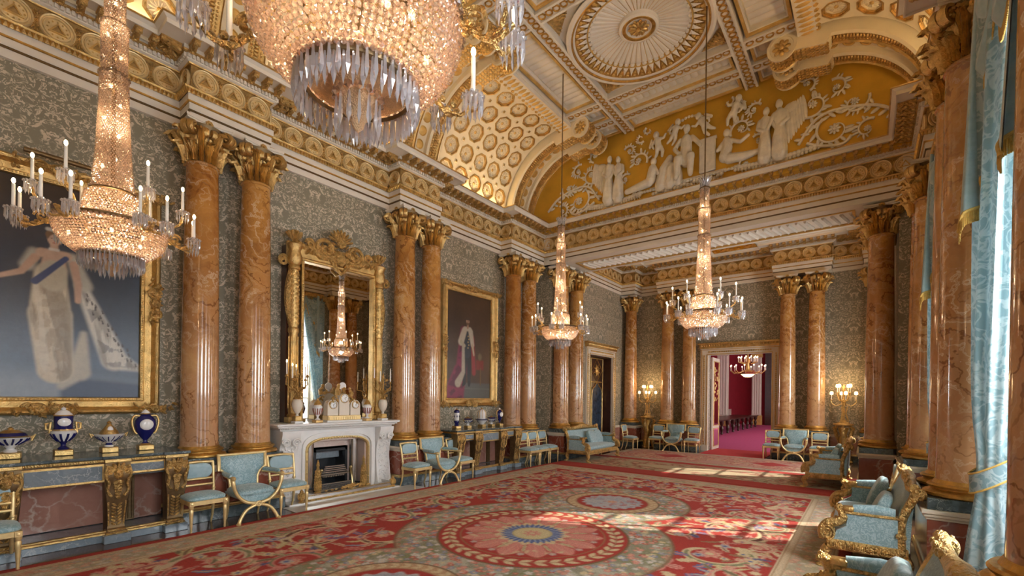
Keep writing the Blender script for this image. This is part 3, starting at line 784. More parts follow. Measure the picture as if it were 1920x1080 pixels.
for s, xx in ((1, AL), (-1, AR)): b.grid([[(xx + s * (.1 + 1.2 * (1 - math.cos(a))), y, 6.86 + 1.5 * math.sin(a)) for y in (13.0, FARY)] for a in np.linspace(0, PI / 2, 10)])
b.obj('cove', 'gold_ground', ac)
for x in np.linspace(-6.6, -.5, 9):
    b = MB()
    for k in range(9):
        a = math.radians(10 + 20 * k); b.ell((x + .30 * math.cos(a), FARY - .14, 6.98 + .30 * math.sin(a)), (.16, .03, .045), 7, 4, R=Matrix.Rotation(-a, 3, 'Y'))
    b.ell((x, FARY - .16, 6.98), (.09, .05, .09), 8, 5)
    b.tube([(x + .45 * math.cos(a), FARY - .14, 6.96 + .47 * math.sin(a)) for a in np.linspace(0, PI, 13)], .035, 6)
    b.obj('fan', 'gold', ac)
# ================================================================== columns on their pedestals
def leaf_mesh(h, w, r0, flare, name):
    """acanthus leaf standing against a bell of radius r0, facing -Y, curling outward at the tip"""
    b = MB(); rows = 11; cols = 7
    F = []; K = []
    for i in range(rows):
        t = i / (rows - 1)
        if t < .78:
            q = t / .78; y = -(r0 + flare * q * q * .6); z = h * .93 * q
            ty = Vector((0, -flare * .7 * q, h * .93)).normalized()
        else:
            q = (t - .78) / .22; a = q * PI * 1.05
            cy, cz = -(r0 + flare * .6) - h * .15, h * .93
            y = cy + h * .15 * math.cos(a); z = cz + h * .12 * math.sin(a)
        lobes = 1 - .42 * abs(math.sin(t * PI * 4.5)) * (1 if t > .12 else 0)
        ww = w * (.55 + .55 * math.sin(min(1, t * 1.25) * PI * .62)) * lobes * (1 if t < .75 else 1 - (t - .75) * 2.0)
        rowF = []; rowK = []
        for j in range(cols):
            u = (j / (cols - 1) - .5) * 2
            ang = u * ww / r0 * .5
            rib = .030 * (1 - abs(u)) + .018 * math.cos(u * PI * 3)
            rr = -y + rib
            rowF.append((rr * math.sin(ang), -rr * math.cos(ang), z)); rr -= .014 + rib * .5
            rowK.append((rr * math.sin(ang), -rr * math.cos(ang), z))
        F.append(rowF); K.append(rowK)
    b.grid(F); b.grid([r[::-1] for r in K])
    for E_ in ([r[0] for r in F], [r[0] for r in K]), ([r[-1] for r in K], [r[-1] for r in F]): b.grid([E_[0], E_[1]])
    return b.mesh(name, 'gold', 60)
def volute_mesh(R, s0, name):
    """stalk that climbs the bell and rolls into a spiral; in local XZ plane pointing +X"""
    b = MB(); c = (s0 + .0, .40)
    P = [(.17, 0, .10), (.19, 0, .24), (s0 - .02, 0, .40 + R * 1.02)]
    P = [tuple(q) for q in bez(P, 6)]
    for x, z in spiral(c, R, R * .18, PI * .55, PI * .55 - 2 * PI * 1.6, 26): P.append((x, 0, z))
    n = len(P); b.tube(P, [.014 + .016 * min(1, k / 6) if k < n - 14 else .03 * (1 - .5 * (k - n + 14) / 14) for k in range(n)], 6, flat=1.5)
    b.ell((c[0], 0, c[1]), (R * .22, .05, R * .22), 7, 5)
    return b.mesh(name, 'gold', 50)
ME_LEAF1, ME_LEAF2 = leaf_mesh(.24, .115, .215, .13, 'leaf'), leaf_mesh(.40, .10, .205, .18, 'leaf')
ME_VOL, ME_HEL = volute_mesh(.092, .345, 'volute'), volute_mesh(.058, .25, 'helix')
def col_meshes():
    base = MB().lathe([(.33, 0), (.345, .012), (.345, .035), (.33, .05), (.30, .055), (.285, .07), (.285, .08), (.305, .088), (.312, .104), (.30, .12), (.27, .124), (.262, .14), (.25, .16), (.24, .162), (0, .162)], 40).mesh('base', 'gold_deep')
    H = 4.13; pr = []
    for k in range(15):
        t = k / 14; r = .240 - .034 * (t ** 1.8); pr.append((r, t * (H - .05)))
    pr = [(.246, 0), (.246, .02)] + pr[1:] + [(.207, H - .05), (.222, H - .04), (.222, H - .015), (.21, H), (0, H)]
    shaft = MB().lathe(pr, 48).mesh('shaft', 'onyx')
    bell = MB().lathe([(.20, 0), (.195, .1), (.205, .3), (.235, .42), (.28, .50), (.29, .52), (0, .53)], 24).mesh('capital', 'bronze_dark')  # bell coloured dark so the gaps between the leaves read as shade
    ab = []
    for k in range(4):
        for t in np.linspace(-1, 1, 9)[:-1]:
            d = .285 - .055 * (1 - t * t); x, y = d, t * .285
            a = k * PI / 2; ab.append((x * math.cos(a) - y * math.sin(a), x * math.sin(a) + y * math.cos(a)))
    A = MB().prism(ab, .525, .55).prism([(x * 1.05, y * 1.05) for x, y in ab], .55, .59).mesh('abacus', 'plaster', 30)
    F = MB()
    for k in range(7):
        a = 2 * PI * k / 7; F.ell((.03 * math.cos(a), -.25, .55 + .03 * math.sin(a)), (.026, .018, .02), 6, 4)
    F.ell((0, -.262, .55), (.018, .018, .018), 6, 4)
    return base, shaft, bell, A, F.mesh('flower', 'gold_carved')
ME_BASE, ME_SHAFT, ME_BELL, ME_ABA, ME_FLO = col_meshes()
def column(x, y, label, rz=0):
    t = thing('column', label, 'column', (x, y, .912), 0, 'onyx-brown Corinthian columns')
    link('base', ME_BASE, t); link('shaft', ME_SHAFT, t, (0, 0, .16))
    c = link('capital', ME_BELL, t, (0, 0, 4.285))
    for k in range(8): link('leaf', ME_LEAF1, c, M=RZ(PI / 4 * k)); link('leaf', ME_LEAF2, c, M=RZ(PI / 4 * (k + .5)))
    for k in range(4):
        for s in (-1, 1):
            link('volute', ME_VOL, c, M=RZ(PI / 2 * k + PI / 4 + s * .10)); link('volute', ME_HEL, c, M=RZ(PI / 2 * k + s * .20))
        link('flower', ME_FLO, c, M=RZ(PI / 2 * k))
    link('abacus', ME_ABA, c)
    return t
def pedestal(x0, x1, y0, y1, label, slab=True):
    t = thing('pedestal', label, 'pedestal', ((x0 + x1) / 2, (y0 + y1) / 2, 0), 0, 'red marble column pedestals')
    a, c = (x1 - x0) / 2, (y1 - y0) / 2
    def bx(e, z0, z1, bv=.006): return MB().bbox(-a - e, a + e, -c - e, c + e, z0, z1, bv)
    bx(.02, 0, .17).obj('plinth', 'green_marble', t, smooth=20)
    m_ = bx(.018, .17, .19); m_.bbox(-a - .008, a + .008, -c - .008, c + .008, .19, .225, .01); m_.obj('base_moulding', 'brass', t, smooth=20)
    bx(-.012, .225, .70).obj('die', 'red_marble', t, smooth=20)
    m_ = bx(.0, .70, .725); m_.bbox(-a - .02, a + .02, -c - .02, c + .02, .725, .76, .01); m_.bbox(-a - .035, a + .035, -c - .035, c + .035, .76, .80, .006)
    m_.obj('cap', 'paint_cream', t, smooth=20)
    bx(-.01, .80, .912).obj('slab', 'green_marble', t, smooth=20)
    return t
names = [('beside the viewer', ''), ('left of the fireplace', ''), ('right of the fireplace', ''), ('next to the cross beam', '')]
where = {1: ['far outside the left edge', 'between the near console and the fireplace', 'between the fireplace and the far console', 'by the row of three chairs']}
for i, (ya, yb) in enumerate(PAIRS):
    if i > 0:
        w = where[1][i]
        column(-7.85, ya, 'brown onyx column, nearer of the left-wall pair %s' % w)
        column(-7.85, yb, 'brown onyx column, farther of the left-wall pair %s' % w)
        pedestal(-8.18, -7.52, ya - .34, yb + .34, 'red marble pedestal under the column pair %s' % w)
    if i == 0: continue
    wr = ['behind the viewer', 'at the right edge', 'beside the blue curtain', 'just before the cross beam'][i]
    column(.80, ya, 'dark onyx column, nearer of the window-side pair %s' % wr)
    column(.80, yb, 'dark onyx column, farther of the window-side pair %s' % wr)
    pedestal(.46, 1.10, ya - .34, yb + .34, 'marble pedestal under the column pair %s' % wr)
for x, s, x0, x1 in ((-7.36, 'left', -7.58, -7.03), (.19, 'right', -.14, .42)):
    column(x, 11.95, 'brown onyx column under the %s end of the cross beam, in front' % s)
    column(x, 12.86, 'brown onyx column under the %s end of the cross beam, behind' % s)
    pedestal(x0, x1, 11.78 if False else 11.62, 13.2, 'red marble pedestal under the %s end of the cross beam' % s)
for x, w in ((-7.30, 'in the left corner'), (-5.86, 'outer one left of the doorway'), (-5.09, 'inner one left of the doorway'), (-2.04, 'inner one right of the doorway'), (-1.26, 'outer one right of the doorway'), (.16, 'in the right corner')):
    column(x, 17.0, 'brown onyx column on the far wall, %s' % w)
pedestal(-7.58, -6.96, 16.66, FARY - .04, 'red marble pedestal in the left corner of the far wall')
pedestal(-6.2, -4.75, 16.66, FARY - .04, 'red marble pedestal under the far columns left of the doorway')
pedestal(-2.38, -.92, 16.66, FARY - .04, 'red marble pedestal under the far columns right of the doorway')
pedestal(-.18, .42, 16.66, FARY - .04, 'red marble pedestal in the right corner of the far wall')
# dado between the pedestals
def dado(name, x0, x1, y0, y1):
    b = MB(); b.box(x0, x1, y0, y1, 0, .17, 0); b.box(x0, x1, y0, y1, .225, .72, 1); b.box(x0, x1, y0, y1, .17, .225, 2); b.box(x0, x1, y0, y1, .72, .80, 3)
    return struct(b.obj(name, ['green_marble', 'pink_marble', 'brass', 'paint_cream'], smooth=0), 'marble dado strip along the wall')
k = 0
for y0, y1 in ((-.1, 2.24), (3.70, 3.98), (5.75, 6.03), (7.48, 9.83), (11.29, 11.6)):
    k += 1; dado('baseboard_%d' % k, WL, WL + .07, y0, y1)
for y0, y1 in ((13.22, 14.0), (16.1, 16.64)): k += 1; dado('baseboard_%d' % k, AL, AL + .05, y0, y1)
for x0, x1 in ((-6.95, -6.22), (-.9, -.2)): k += 1; dado('baseboard_%d' % k, x0, x1, FARY - .06, FARY)
# ================================================================== fireplace, mirror and the things on the mantelpiece
FY = 4.86
def yz(poly): return [(y, z) for y, z in poly]
TYZ = Matrix(((0, 0, 1, 0), (1, 0, 0, 0), (0, 1, 0, 0), (0, 0, 0, 1)))      # XY polygon -> YZ plane, depth along X
def arch(hw, zs, zt, n=14, z0=0.):           # outline with a flat basket arch
    P = [(-hw, z0)]
    for k in range(n + 1):
        a = PI - PI * k / n; c, s = math.cos(a), math.sin(a)
        P.append((hw * math.copysign(abs(c) ** .62, c), zs + (zt - zs) * abs(s) ** .8))
    return P + [(hw, z0)]
fp = thing('fireplace', 'white carved marble fireplace with gilt arched opening', 'fireplace', (-7.80, FY, 0))
hs = MB().bbox(-.40, .36, -1.12, 1.13, 0, .035, .008).bbox(.33, .85, -1.22, 1.42, 0, .008, .002).obj('hearth', 'hearth_marble', fp, smooth=20)
b = MB()                                     # surround with arched opening
outer = [(-.80, 0)] + [(-.80, 1.2)] * 7 + [(-.27, 1.2), (0, 1.2), (.27, 1.2)] + [(.80, 1.2)] * 6 + [(.80, 0)]
inn = arch(.64, .84, 1.07, 14)
o2 = []
for k, (y, z) in enumerate(inn): 
    t = k / (len(inn) - 1)
    o2.append((-.80, z) if y < -.62 and z < .8 else ((.80, z) if y > .62 and z < .8 else (max(-.8, min(.8, y * 1.32)), 1.22)))
o2[0] = (-.80, 0.035); o2[-1] = (.80, .035); inn[0] = (-.64, .035); inn[-1] = (.64, .035)
def band_yz(b, A, B, x0, x1, m=0):
    n = len(A); 
    vs = [(x0, p[0], p[1]) for p in A] + [(x0, p[0], p[1]) for p in B] + [(x1, p[0], p[1]) for p in A] + [(x1, p[0], p[1]) for p in B]; fs = []
    for i in range(n - 1):
        j = i + 1; fs += [(i, n + i, n + j, j), (2 * n + i, 2 * n + j, 3 * n + j, 3 * n + i), (i, j, 2 * n + j, 2 * n + i), (n + i, 3 * n + i, 3 * n + j, n + j)]
    b.add(vs, fs, m)
band_yz(b, o2, inn, -.40, -.02)
sc = lambda P, k, kz: [(y * k, z if z < .05 else .84 + (z - .84) * kz + (kz - 1) * .1) for y, z in P]
band_yz(b, sc(inn, 1.13, 1.3), sc(inn, 1.07, 1.15), -.03, .02)
b.obj('surround', 'white_marble', fp, smooth=30)
b = MB(); band_yz(b, sc(inn, 1.02, 1.02), sc(inn, .955, .9), -.06, .005)
for k in range(62):                          # gilt rope along the arch
    t = k / 61 * (len(inn) - 1); i = min(int(t), len(inn) - 2); q = t - i; p = sc(inn, .99, .97)
    b.ell((.005, p[i][0] * (1 - q) + p[i + 1][0] * q, p[i][1] * (1 - q) + p[i + 1][1] * q), (.02, .02, .022), 5, 4)
b.obj('gilt_moulding', 'brass', fp)
b = MB(); b.bbox(-.40, .07, -1.14, 1.14, 1.22, 1.27, .01); b.bbox(-.40, .16, -1.21, 1.21, 1.27, 1.30, .01); b.bbox(-.40, .20, -1.245, 1.245, 1.30, 1.345, .012)
for k in range(84): b.ell((.135, -1.14 + k * 2.28 / 83, 1.262), (.013, .011, .016), 5, 4)
b.obj('mantel_shelf', 'white_marble', fp, smooth=25)
for s in (-1, 1):
    b = MB()
    prof = [(-.40, .035), (.10, .035), (.10, .09), (.07, .11), (.05, .20), (.02, .42), (.0, .62), (.01, .80), (.05, .95), (.11, 1.08), (.14, 1.17), (.14, 1.22), (-.40, 1.22)]
    b.prism([(x, z) for x, z in prof][::-1], -.16, .16, T=Matrix(((1, 0, 0, 0), (0, 0, 1, s * .97), (0, 1, 0, 0), (0, 0, 0, 1))))
    b.bbox(-.40, .13, s * .97 - .19, s * .97 + .19, .035, .10, .01)
    for q in (-1, 1):                        # scroll eyes at the head of the pilaster
        P = spiral((0, 0), .075, .012, 0, 4 * PI, 30); b.tube([(.13, s * .97 + q * (.085 + x), 1.02 + z) for x, z in P], .014, 5)
    b.obj('pilaster', 'white_marble', fp, smooth=35)
    b = MB(); random.seed(3 + s)
    for k in range(80):                      # carved foliage on the pilaster face
        z = .14 + .80 * random.random(); y = s * .97 + random.uniform(-.12, .12)
        x = np.interp(z, [.09, .2, .42, .62, .8, .95], [.07, .05, .02, .0, .01, .05]); a = random.uniform(0, PI)
        b.ell((x + .005, y, z), (.014, .034, .015), 6, 4, R=Matrix.Rotation(a, 3, 'X'))
    tag(b.obj('carved_foliage', 'white_marble', fp), None, kind='stuff')
b = MB()                                     # pink marble slips with the iron firebox mouth
b.box(-.34, -.30, -.60, -.32, .035, 1.05); b.box(-.34, -.30, .32, .60, .035, 1.05); b.box(-.34, -.30, -.32, .32, .80, 1.05)
b.obj('slips', 'pale_pink_marble', fp, smooth=0)
b = MB()
for s in (-1, 1): b.box(-.34, -.06, s * .60 - .02, s * .60 + .02, .035, .98); 
b.box(-.36, -.06, -.62, .62, 1.0, 1.04); b.obj('reveal', 'pale_pink_marble', fp, smooth=0)
for s in (-1, 1):
    MB().tube([(-.25, s * .46, .035), (-.25, s * .46, 1.0)], .085, 12).obj('steel_cheek', 'steel', fp)
b = MB(); b.box(-.36, -.285, -.35, -.30, .05, .82); b.box(-.36, -.285, .30, .35, .05, .82); b.box(-.36, -.285, -.35, .35, .77, .82)
b.box(-.70, -.66, -.36, .36, .0, .85); b.box(-.70, -.3, -.36, -.32, 0, .85); b.box(-.70, -.3, .32, .36, 0, .85); b.box(-.70, -.3, -.36, .36, .82, .86); b.box(-.70, -.3, -.36, .36, 0, .05)
b.obj('firebox', 'slate_black', fp, smooth=0)
b = MB().bbox(-.50, -.46, -.28, .28, .62, .76, .01).obj('hood', 'blue_grey_marble', fp, smooth=0)
# grate
gr = thing('fire_grate', 'polished steel fire grate with pierced front inside the fireplace', 'grate', (-8.02, FY, .035))
b = MB(); b.bbox(-.12, .14, -.31, .31, .02, .055, .01); b.bbox(-.05, .10, -.30, .30, .30, .335, .012); b.bbox(.115, .135, -.30, .30, .055, .17, .004)
for k in range(4): b.tube([(.06, -.26 + .02 * k, .36 + .035 * k), (.06, .26 - .02 * k, .36 + .035 * k)], .014, 6)
b.obj('basket', 'steel', gr)
b = MB()
for i in range(24):
    for j in range(3): b.ell((.137, -.275 + i * .024, .08 + j * .03), (.004, .009, .012), 6, 4)
tag(b.obj('piercing', 'slate_black', gr), None, kind='stuff')
b = MB(); 
for k in range(9): b.ell((.02, -.2 + k * .05, .30), (.05, .045, .05), 6, 4)
tag(b.obj('coals', 'steel', gr), None, kind='stuff')
for s in (-1, 1):
    b = MB(); P = bez([(.12, s * .32, 0), (.16, s * .36, .15), (.05, s * .34, .3), (.13, s * .30, .42)], 14); b.tube(P, .02, 6); b.ell(P[-1], .03, 8, 6); b.obj('side_scroll', 'brass', gr)
# fire dogs
def firedog(s, label):
    t = thing('andiron', label, 'andiron', (-7.72, FY + s * .47, .035), 0, 'gilt andirons')
    MB().bbox(-.07, .07, -.07, .07, 0, .05, .01).obj('foot', 'brass', t, smooth=25)
    b = MB(); b.lathe([(.055, .05), (.06, .07), (.045, .09), (.058, .16), (.05, .28), (.04, .40), (.05, .42), (.05, .45), (.03, .47), (.022, .52), (.03, .55), (.02, .60), (0, .66)], 14)
    for i in range(7):
        for k in range(9):
            a = 2 * PI * k / 9 + i * .35; z = .12 + i * .045; r = np.interp(z, [.09, .16, .28, .42], [.045, .058, .05, .04]); b.ell((r * math.cos(a), r * math.sin(a), z), (.016, .016, .024), 5, 4)
    b.obj('shaft', 'gold_carved', t)
    MB().tube([(0, 0, .12), (-.28, 0, .10)], .018, 6).obj('billet_bar', 'iron', t)
firedog(-1, 'tall gilt andiron at the left of the grate'); firedog(1, 'tall gilt andiron at the right of the grate')
# fender
fe = thing('fender', 'low steel and gilt fender on the marble hearth', 'fender', (-7.46, FY + .03, .035))
b = MB(); n = 30; P = []
for k in range(n + 1):
    y = -.88 + 1.76 * k / n; z = .13 - .05 * math.cos(y / .88 * PI / 2); P.append((y, z))
b.prism([(y, z) for y, z in P] + [(.88, .03), (-.88, .03)], -.015, .015, T=TYZ)
for s in (-1, 1): b.box(-.28, 0, s * .88 - .012, s * .88 + .012, .03, .12)
b.obj('rail', 'steel', fe, smooth=30)
b = MB(); b.bbox(-.02, .035, -.90, .90, 0, .035, .008); b.bbox(-.02, .03, -.9, .9, .09, .10, .003)
random.seed(5)
for k in range(60):
    u = random.gauss(0, .16); b.ell((.02, u, .135 + .06 * math.exp(-(u / .2) ** 2) * random.random()), (.02, .03, .016), 6, 4, R=Matrix.Rotation(random.uniform(-1, 1), 3, 'X'))
b.obj('gilt_garland', 'gold_carved', fe)
for s in (-1, 1):
    b = MB(); b.lathe([(.05, 0), (.06, .015), (.03, .035), (.055, .07), (.065, .11), (.05, .15), (.03, .17), (.03, .19), (0, .23)], 12, c=(0, s * .93, 0))
    for k in range(8): a = 2 * PI * k / 8; b.ell((.05 * math.cos(a), s * .93 + .05 * math.sin(a), .10), (.02, .02, .05), 5, 4)
    b.obj('finial', 'gold_carved', fe)

# pier glass over the mantelpiece
MX = -7.90
mi = thing('mirror', 'tall gilt overmantel mirror with carved crest and slim side columns', 'mirror', (MX, 4.915, 1.35))
GY0, GY1, GZ0, GZ1 = -.70, .74, .0, 2.86
MB().box(-.115, -.10, GY0 - .05, GY1 + .05, GZ0, GZ1 + .05).obj('mirror_plate', 'mirror_glass', mi, smooth=0)
MB().box(-.30, -.118, -.98, .98, 0, 3.1).obj('backboard', 'dark_wood', mi, smooth=0)
b = MB()
for s, g in ((-1, GY0), (1, GY1)):
    b.bbox(-.118, -.02, g - (.05 if s < 0 else 0), g + (0 if s < 0 else .05), 0, GZ1, .012)
    for k in range(72): b.ell((-.02, g + s * .022, .03 + k * .0395), (.016, .014, .017), 5, 4)
b.bbox(-.118, -.02, GY0 - .05, GY1 + .05, GZ1, GZ1 + .05, .012)
b.bbox(-.118, -.05, -1.0, 1.0, GZ1 + .05, GZ1 + .30, .015)
b.obj('inner_frame', 'gold', mi, smooth=35)
for s in (-1, 1):
    c = (-.05, s * .88, 0); b = MB()
    b.bbox(-.13, .04, c[1] - .11, c[1] + .11, 0, .10, .01)
    b.lathe([(.085, .10), (.095, .13), (.07, .16), (.075, .2), (.075, 1.55), (.09, 1.58), (.09, 1.64), (.075, 1.66), (.08, 1.7), (.08, 2.66), (.10, 2.68), (.10, 2.72), (.085, 2.75), (.12, 2.80), (.125, 2.92), (.10, 3.0), (.12, 3.06), (.14, 3.1), (.10, 3.13), (0, 3.13)], 16, c=c)
    for k in range(8):
        a = 2 * PI * k / 8
        b.tube([(c[0] + .076 * math.cos(a), c[1] + .076 * math.sin(a), .25), (c[0] + .076 * math.cos(a), c[1] + .076 * math.sin(a), 1.5)], .014, 5)
    for i in range(22):
        for k in range(6): a = 2 * PI * (k + (i % 2) * .5) / 6; b.ell((c[0] + .08 * math.cos(a), c[1] + .08 * math.sin(a), 1.74 + i * .042), (.015, .015, .024), 5, 4)
    b.obj('side_column', 'gold', mi, smooth=40)
    b = MB()
    for k in range(9):
        a = 2 * PI * k / 9; d = Vector((math.cos(a), math.sin(a), .9)).normalized(); b.ell(Vector(c) + Vector((0, 0, 3.20)) + d * .07, (.03, .045, .12), 7, 5, R=d.to_track_quat('Z', 'Y').to_matrix())
    b.ell((c[0], c[1], 3.30), (.09, .09, .07), 8, 6)
    b.tube([(-.06, c[1] - s * .0, 3.15)] + [(-.06, c[1] - s * (.03 + .1 * k), 3.18 - .03 * k) for k in range(1, 4)], [.05, .045, .04, .03], 6)
    b.obj('corner_leaf', 'gold_carved', mi)
    b = MB(); P = [(-.06, s * (.93 + .05 * math.sin(t * PI)), 2.7 - t * 1.0) for t in np.linspace(0, 1, 12)]; b.tube(P, [.03 + .03 * math.sin(k / 11 * PI) for k in range(12)], 7)
    for k in range(14): t = k / 13; b.ell((-.03, s * (.93 + .05 * math.sin(t * PI)), 2.7 - t), (.025, .035, .045), 6, 4)
    b.tube([(-.06, s * 1.02 + s * x, 2.80 + z) for x, z in spiral((.04, 0), .10, .02, PI, -2.2 * PI, 22)], .026, 6)
    b.obj('side_scroll', 'gold_carved', mi)
b = MB(); random.seed(11)                    # crest: paired scrolls, shell and foliage
for s in (-1, 1):
    b.tube([(-.03, s * (.30 + x), 3.18 + z) for x, z in spiral((0, 0), .20, .03, -1.2, 4.6 * PI / 2 + 1, 34)], [.04] * 20 + [.03] * 15, 7)
    b.tube([(-.03, s * y, z) for y, z in ((.12, 2.88), (.20, 3.0), (.40, 3.0), (.55, 3.12), (.70, 3.10), (.82, 3.14))], [.03, .04, .05, .045, .04, .03], 7)
    b.tube([(-.03, s * (.60 + x), 3.20 + z) for x, z in spiral((0, 0), .09, .02, 0, 3 * PI, 18)], .022, 6)
    for k in range(26):
        y = random.uniform(.1, .80); z = 3.02 + .22 * (1 - y) + random.uniform(-.08, .10); a = random.uniform(-1.2, 1.2)
        b.ell((-.02, s * y, z), (.03, .02, .06), 6, 4, R=Matrix.Rotation(a, 3, 'X'))
for k in range(9):
    a = math.radians(20 + 140 * k / 8); b.ell((-.02, .17 * math.cos(a), 3.34 + .17 * math.sin(a)), (.04, .03, .11), 7, 5, R=Vector((0, math.cos(a), math.sin(a))).to_track_quat('Z', 'Y').to_matrix())
b.ell((0, 0, 3.34), (.07, .10, .09), 9, 6); b.ell((-.02, 0, 3.05), (.05, .10, .14), 9, 6)
b.tube([(-.02, -.12, 2.98), (-.02, -.08, 2.84), (-.02, 0, 2.78), (-.02, .08, 2.84), (-.02, .12, 2.98)], .035, 7)
b.bbox(-.10, -.04, -.62, .62, 3.0, 3.22, .02)
b.obj('crest', 'gold_carved', mi, smooth=50)

# mantel clock and its neighbours
ck = thing('mantel_clock', 'gilt and white marble mantel clock with three dials', 'clock', (-7.76, FY + .02, 1.346))
b = MB(); b.bbox(-.11, .11, -.36, .36, 0, .035, .006); b.obj('marble_slab', 'white_marble', ck, smooth=25)
b = MB(); b.bbox(-.10, .10, -.34, .34, .035, .12, .008)
for k in range(14): b.box(.098, .108, -.32 + k * .047, -.30 + k * .047, .045, .095, 0)
b.obj('frieze_base', 'gold_chair', ck, smooth=25)
b = MB()
for y, h in ((-.23, .18), (.23, .18), (0, .30)):
    P = [(-.105, .0), (.105, .0), (.105, h)] + [(.105 * math.cos(a), h + .105 * math.sin(a)) for a in np.linspace(0, PI, 9)] + [(-.105, h)]
    b.prism([(y + p, .12 + z) for p, z in P], -.07, .07, T=TYZ)
b.obj('body', 'paint_cream', ck, smooth=30)
for y, z, r in ((-.23, .315, .075), (.23, .315, .075), (0, .435, .088)):
    d = MB(); T = TR(.072, y, z) @ RY(PI / 2)
    d.lathe([(r, 0), (r, .012), (r * .86, .018), (r * .86, .01)], 22, m=1, T=T, cap=False); d.lathe([(r * .87, .008), (0, .008)], 22, m=0, T=T, cap=False)
    for k in range(12): a = PI / 6 * k; d.box(-.003, .003, r * .62, r * .80, .009, .011, 2, T=T @ RZ(a))
    for a, l in ((.6, .55), (-1.3, .42)): d.box(-.003, .003, 0, r * l, .010, .013, 2, T=T @ RZ(a))
    d.obj('dial', ['clock_face', 'gold', 'slate_black'], ck, smooth=30)
b = MB(); random.seed(2)
for k in range(110):
    u = random.uniform(-1, 1); top = .60 - abs(u) * .30; z = random.uniform(.36, top + .02)
    if abs(u * .3) < .10 and z < .52: continue
    b.ell((random.uniform(-.04, .075), u * .30, z), (.022, .022, .035), 6, 4, R=Matrix.Rotation(random.uniform(-1, 1), 3, 'X'))
b.tube([(.03, -.12, .50), (.05, -.14, .58), (.03, -.10, .64)], [.05, .04, .03], 7); b.ell((.03, -.10, .67), .035, 8, 6)
b.tube([(.03, .14, .46), (.05, .16, .53), (.03, .13, .58)], [.045, .04, .03], 7); b.ell((.03, .13, .61), .032, 8, 6)
b.obj('gilt_figures', 'gold_carved', ck, smooth=60)
b = MB().lathe([(.07, -.012), (.075, 0), (.07, .012), (0, .012)], 18, T=TR(.0, .0, .66) @ RY(PI / 2)).lathe([(.035, .56), (.025, .60)], 8)
b.obj('top_medallion', 'porcelain', ck)

def urn(y, label, x=-7.70):
    t = thing('mantel_urn', label, 'vase', (x, y, 1.346), 0, 'lidded urns on the mantelpiece')
    MB().bbox(-.07, .07, -.07, .07, 0, .05, .008).obj('plinth', 'gold', t, smooth=25)
    b = MB(); b.lathe([(.045, .05), (.05, .06), (.018, .085), (.02, .11), (.05, .15), (.075, .22), (.08, .28), (.06, .31), (.045, .32)], 18, m=0); b.obj('body', 'porcelain', t)
    b = MB()
    for k in range(12): a = 2 * PI * k / 12; b.tube([(.05 * math.cos(a), .05 * math.sin(a), .145), (.074 * math.cos(a), .074 * math.sin(a), .21), (.079 * math.cos(a), .079 * math.sin(a), .255)], .009, 5)
    b.obj('stripes', 'red_marble', t)
    MB().lathe([(.065, .315), (.068, .33), (.05, .36), (.03, .39), (.015, .40), (.018, .415), (0, .44)], 16).obj('lid', 'gold', t)
urn(FY - .50, 'striped lidded urn left of the mantel clock'); urn(FY + .52, 'striped lidded urn right of the mantel clock')
def candelabrum(y, label, lit):
    t = thing('candelabrum', label, 'candelabrum', (-7.72, y, 1.346), 0, 'vase candelabra on the mantelpiece')
    MB().bbox(-.075, .075, -.075, .075, 0, .04, .006).obj('foot', 'white_marble', t, smooth=25)
    MB().bbox(-.06, .06, -.06, .06, .04, .13, .012).obj('plinth', 'gold', t, smooth=25)
    MB().lathe([(.03, .13), (.02, .16), (.05, .20), (.085, .28), (.09, .34), (.07, .40), (.04, .42)], 18).obj('vase', 'paint_cream', t)
    b = MB(); b.lathe([(.06, .415), (.065, .43), (.03, .45), (.02, .5), (.03, .55), (.015, .6), (.02, .9), (0, .95)], 10)
    cups = []
    for k in range(5):
        a = 2 * PI * k / 5 + .3; R = .17; d = Vector((math.cos(a), math.sin(a), 0)); z = .72 + .07 * (k % 2)
        b.tube([Vector((0, 0, .52)) + d * .01, Vector((0, 0, .58)) + d * .09, Vector((0, 0, z - .12)) + d * R * 1.05, Vector((0, 0, z)) + d * R], .012, 6)
        b.lathe([(.012, 0), (.035, .015), (.02, .03), (.016, .05)], 8, c=tuple(d * R + Vector((0, 0, z)))); cups.append(d * R + Vector((0, 0, z + .05)))
    random.seed(9)
    for k in range(40): a = random.uniform(0, 2 * PI); r = random.uniform(.02, .12); b.ell((r * math.cos(a), r * math.sin(a), random.uniform(.45, .85)), (.016, .016, .03), 5, 4)
    b.obj('branches', 'gold_carved', t)
    for p in cups:
        c = MB().lathe([(.012, 0), (.011, .20), (0, .205)], 8).obj('candle', 'candle', t, tuple(p))
        if lit: MB().ell((0, 0, .225), (.011, .011, .026), 7, 6).obj('flame', 'flame', c)
candelabrum(FY - .86, 'gilt vase candelabrum at the left end of the mantelpiece', True)
candelabrum(FY + .90, 'gilt vase candelabrum at the right end of the mantelpiece', False)
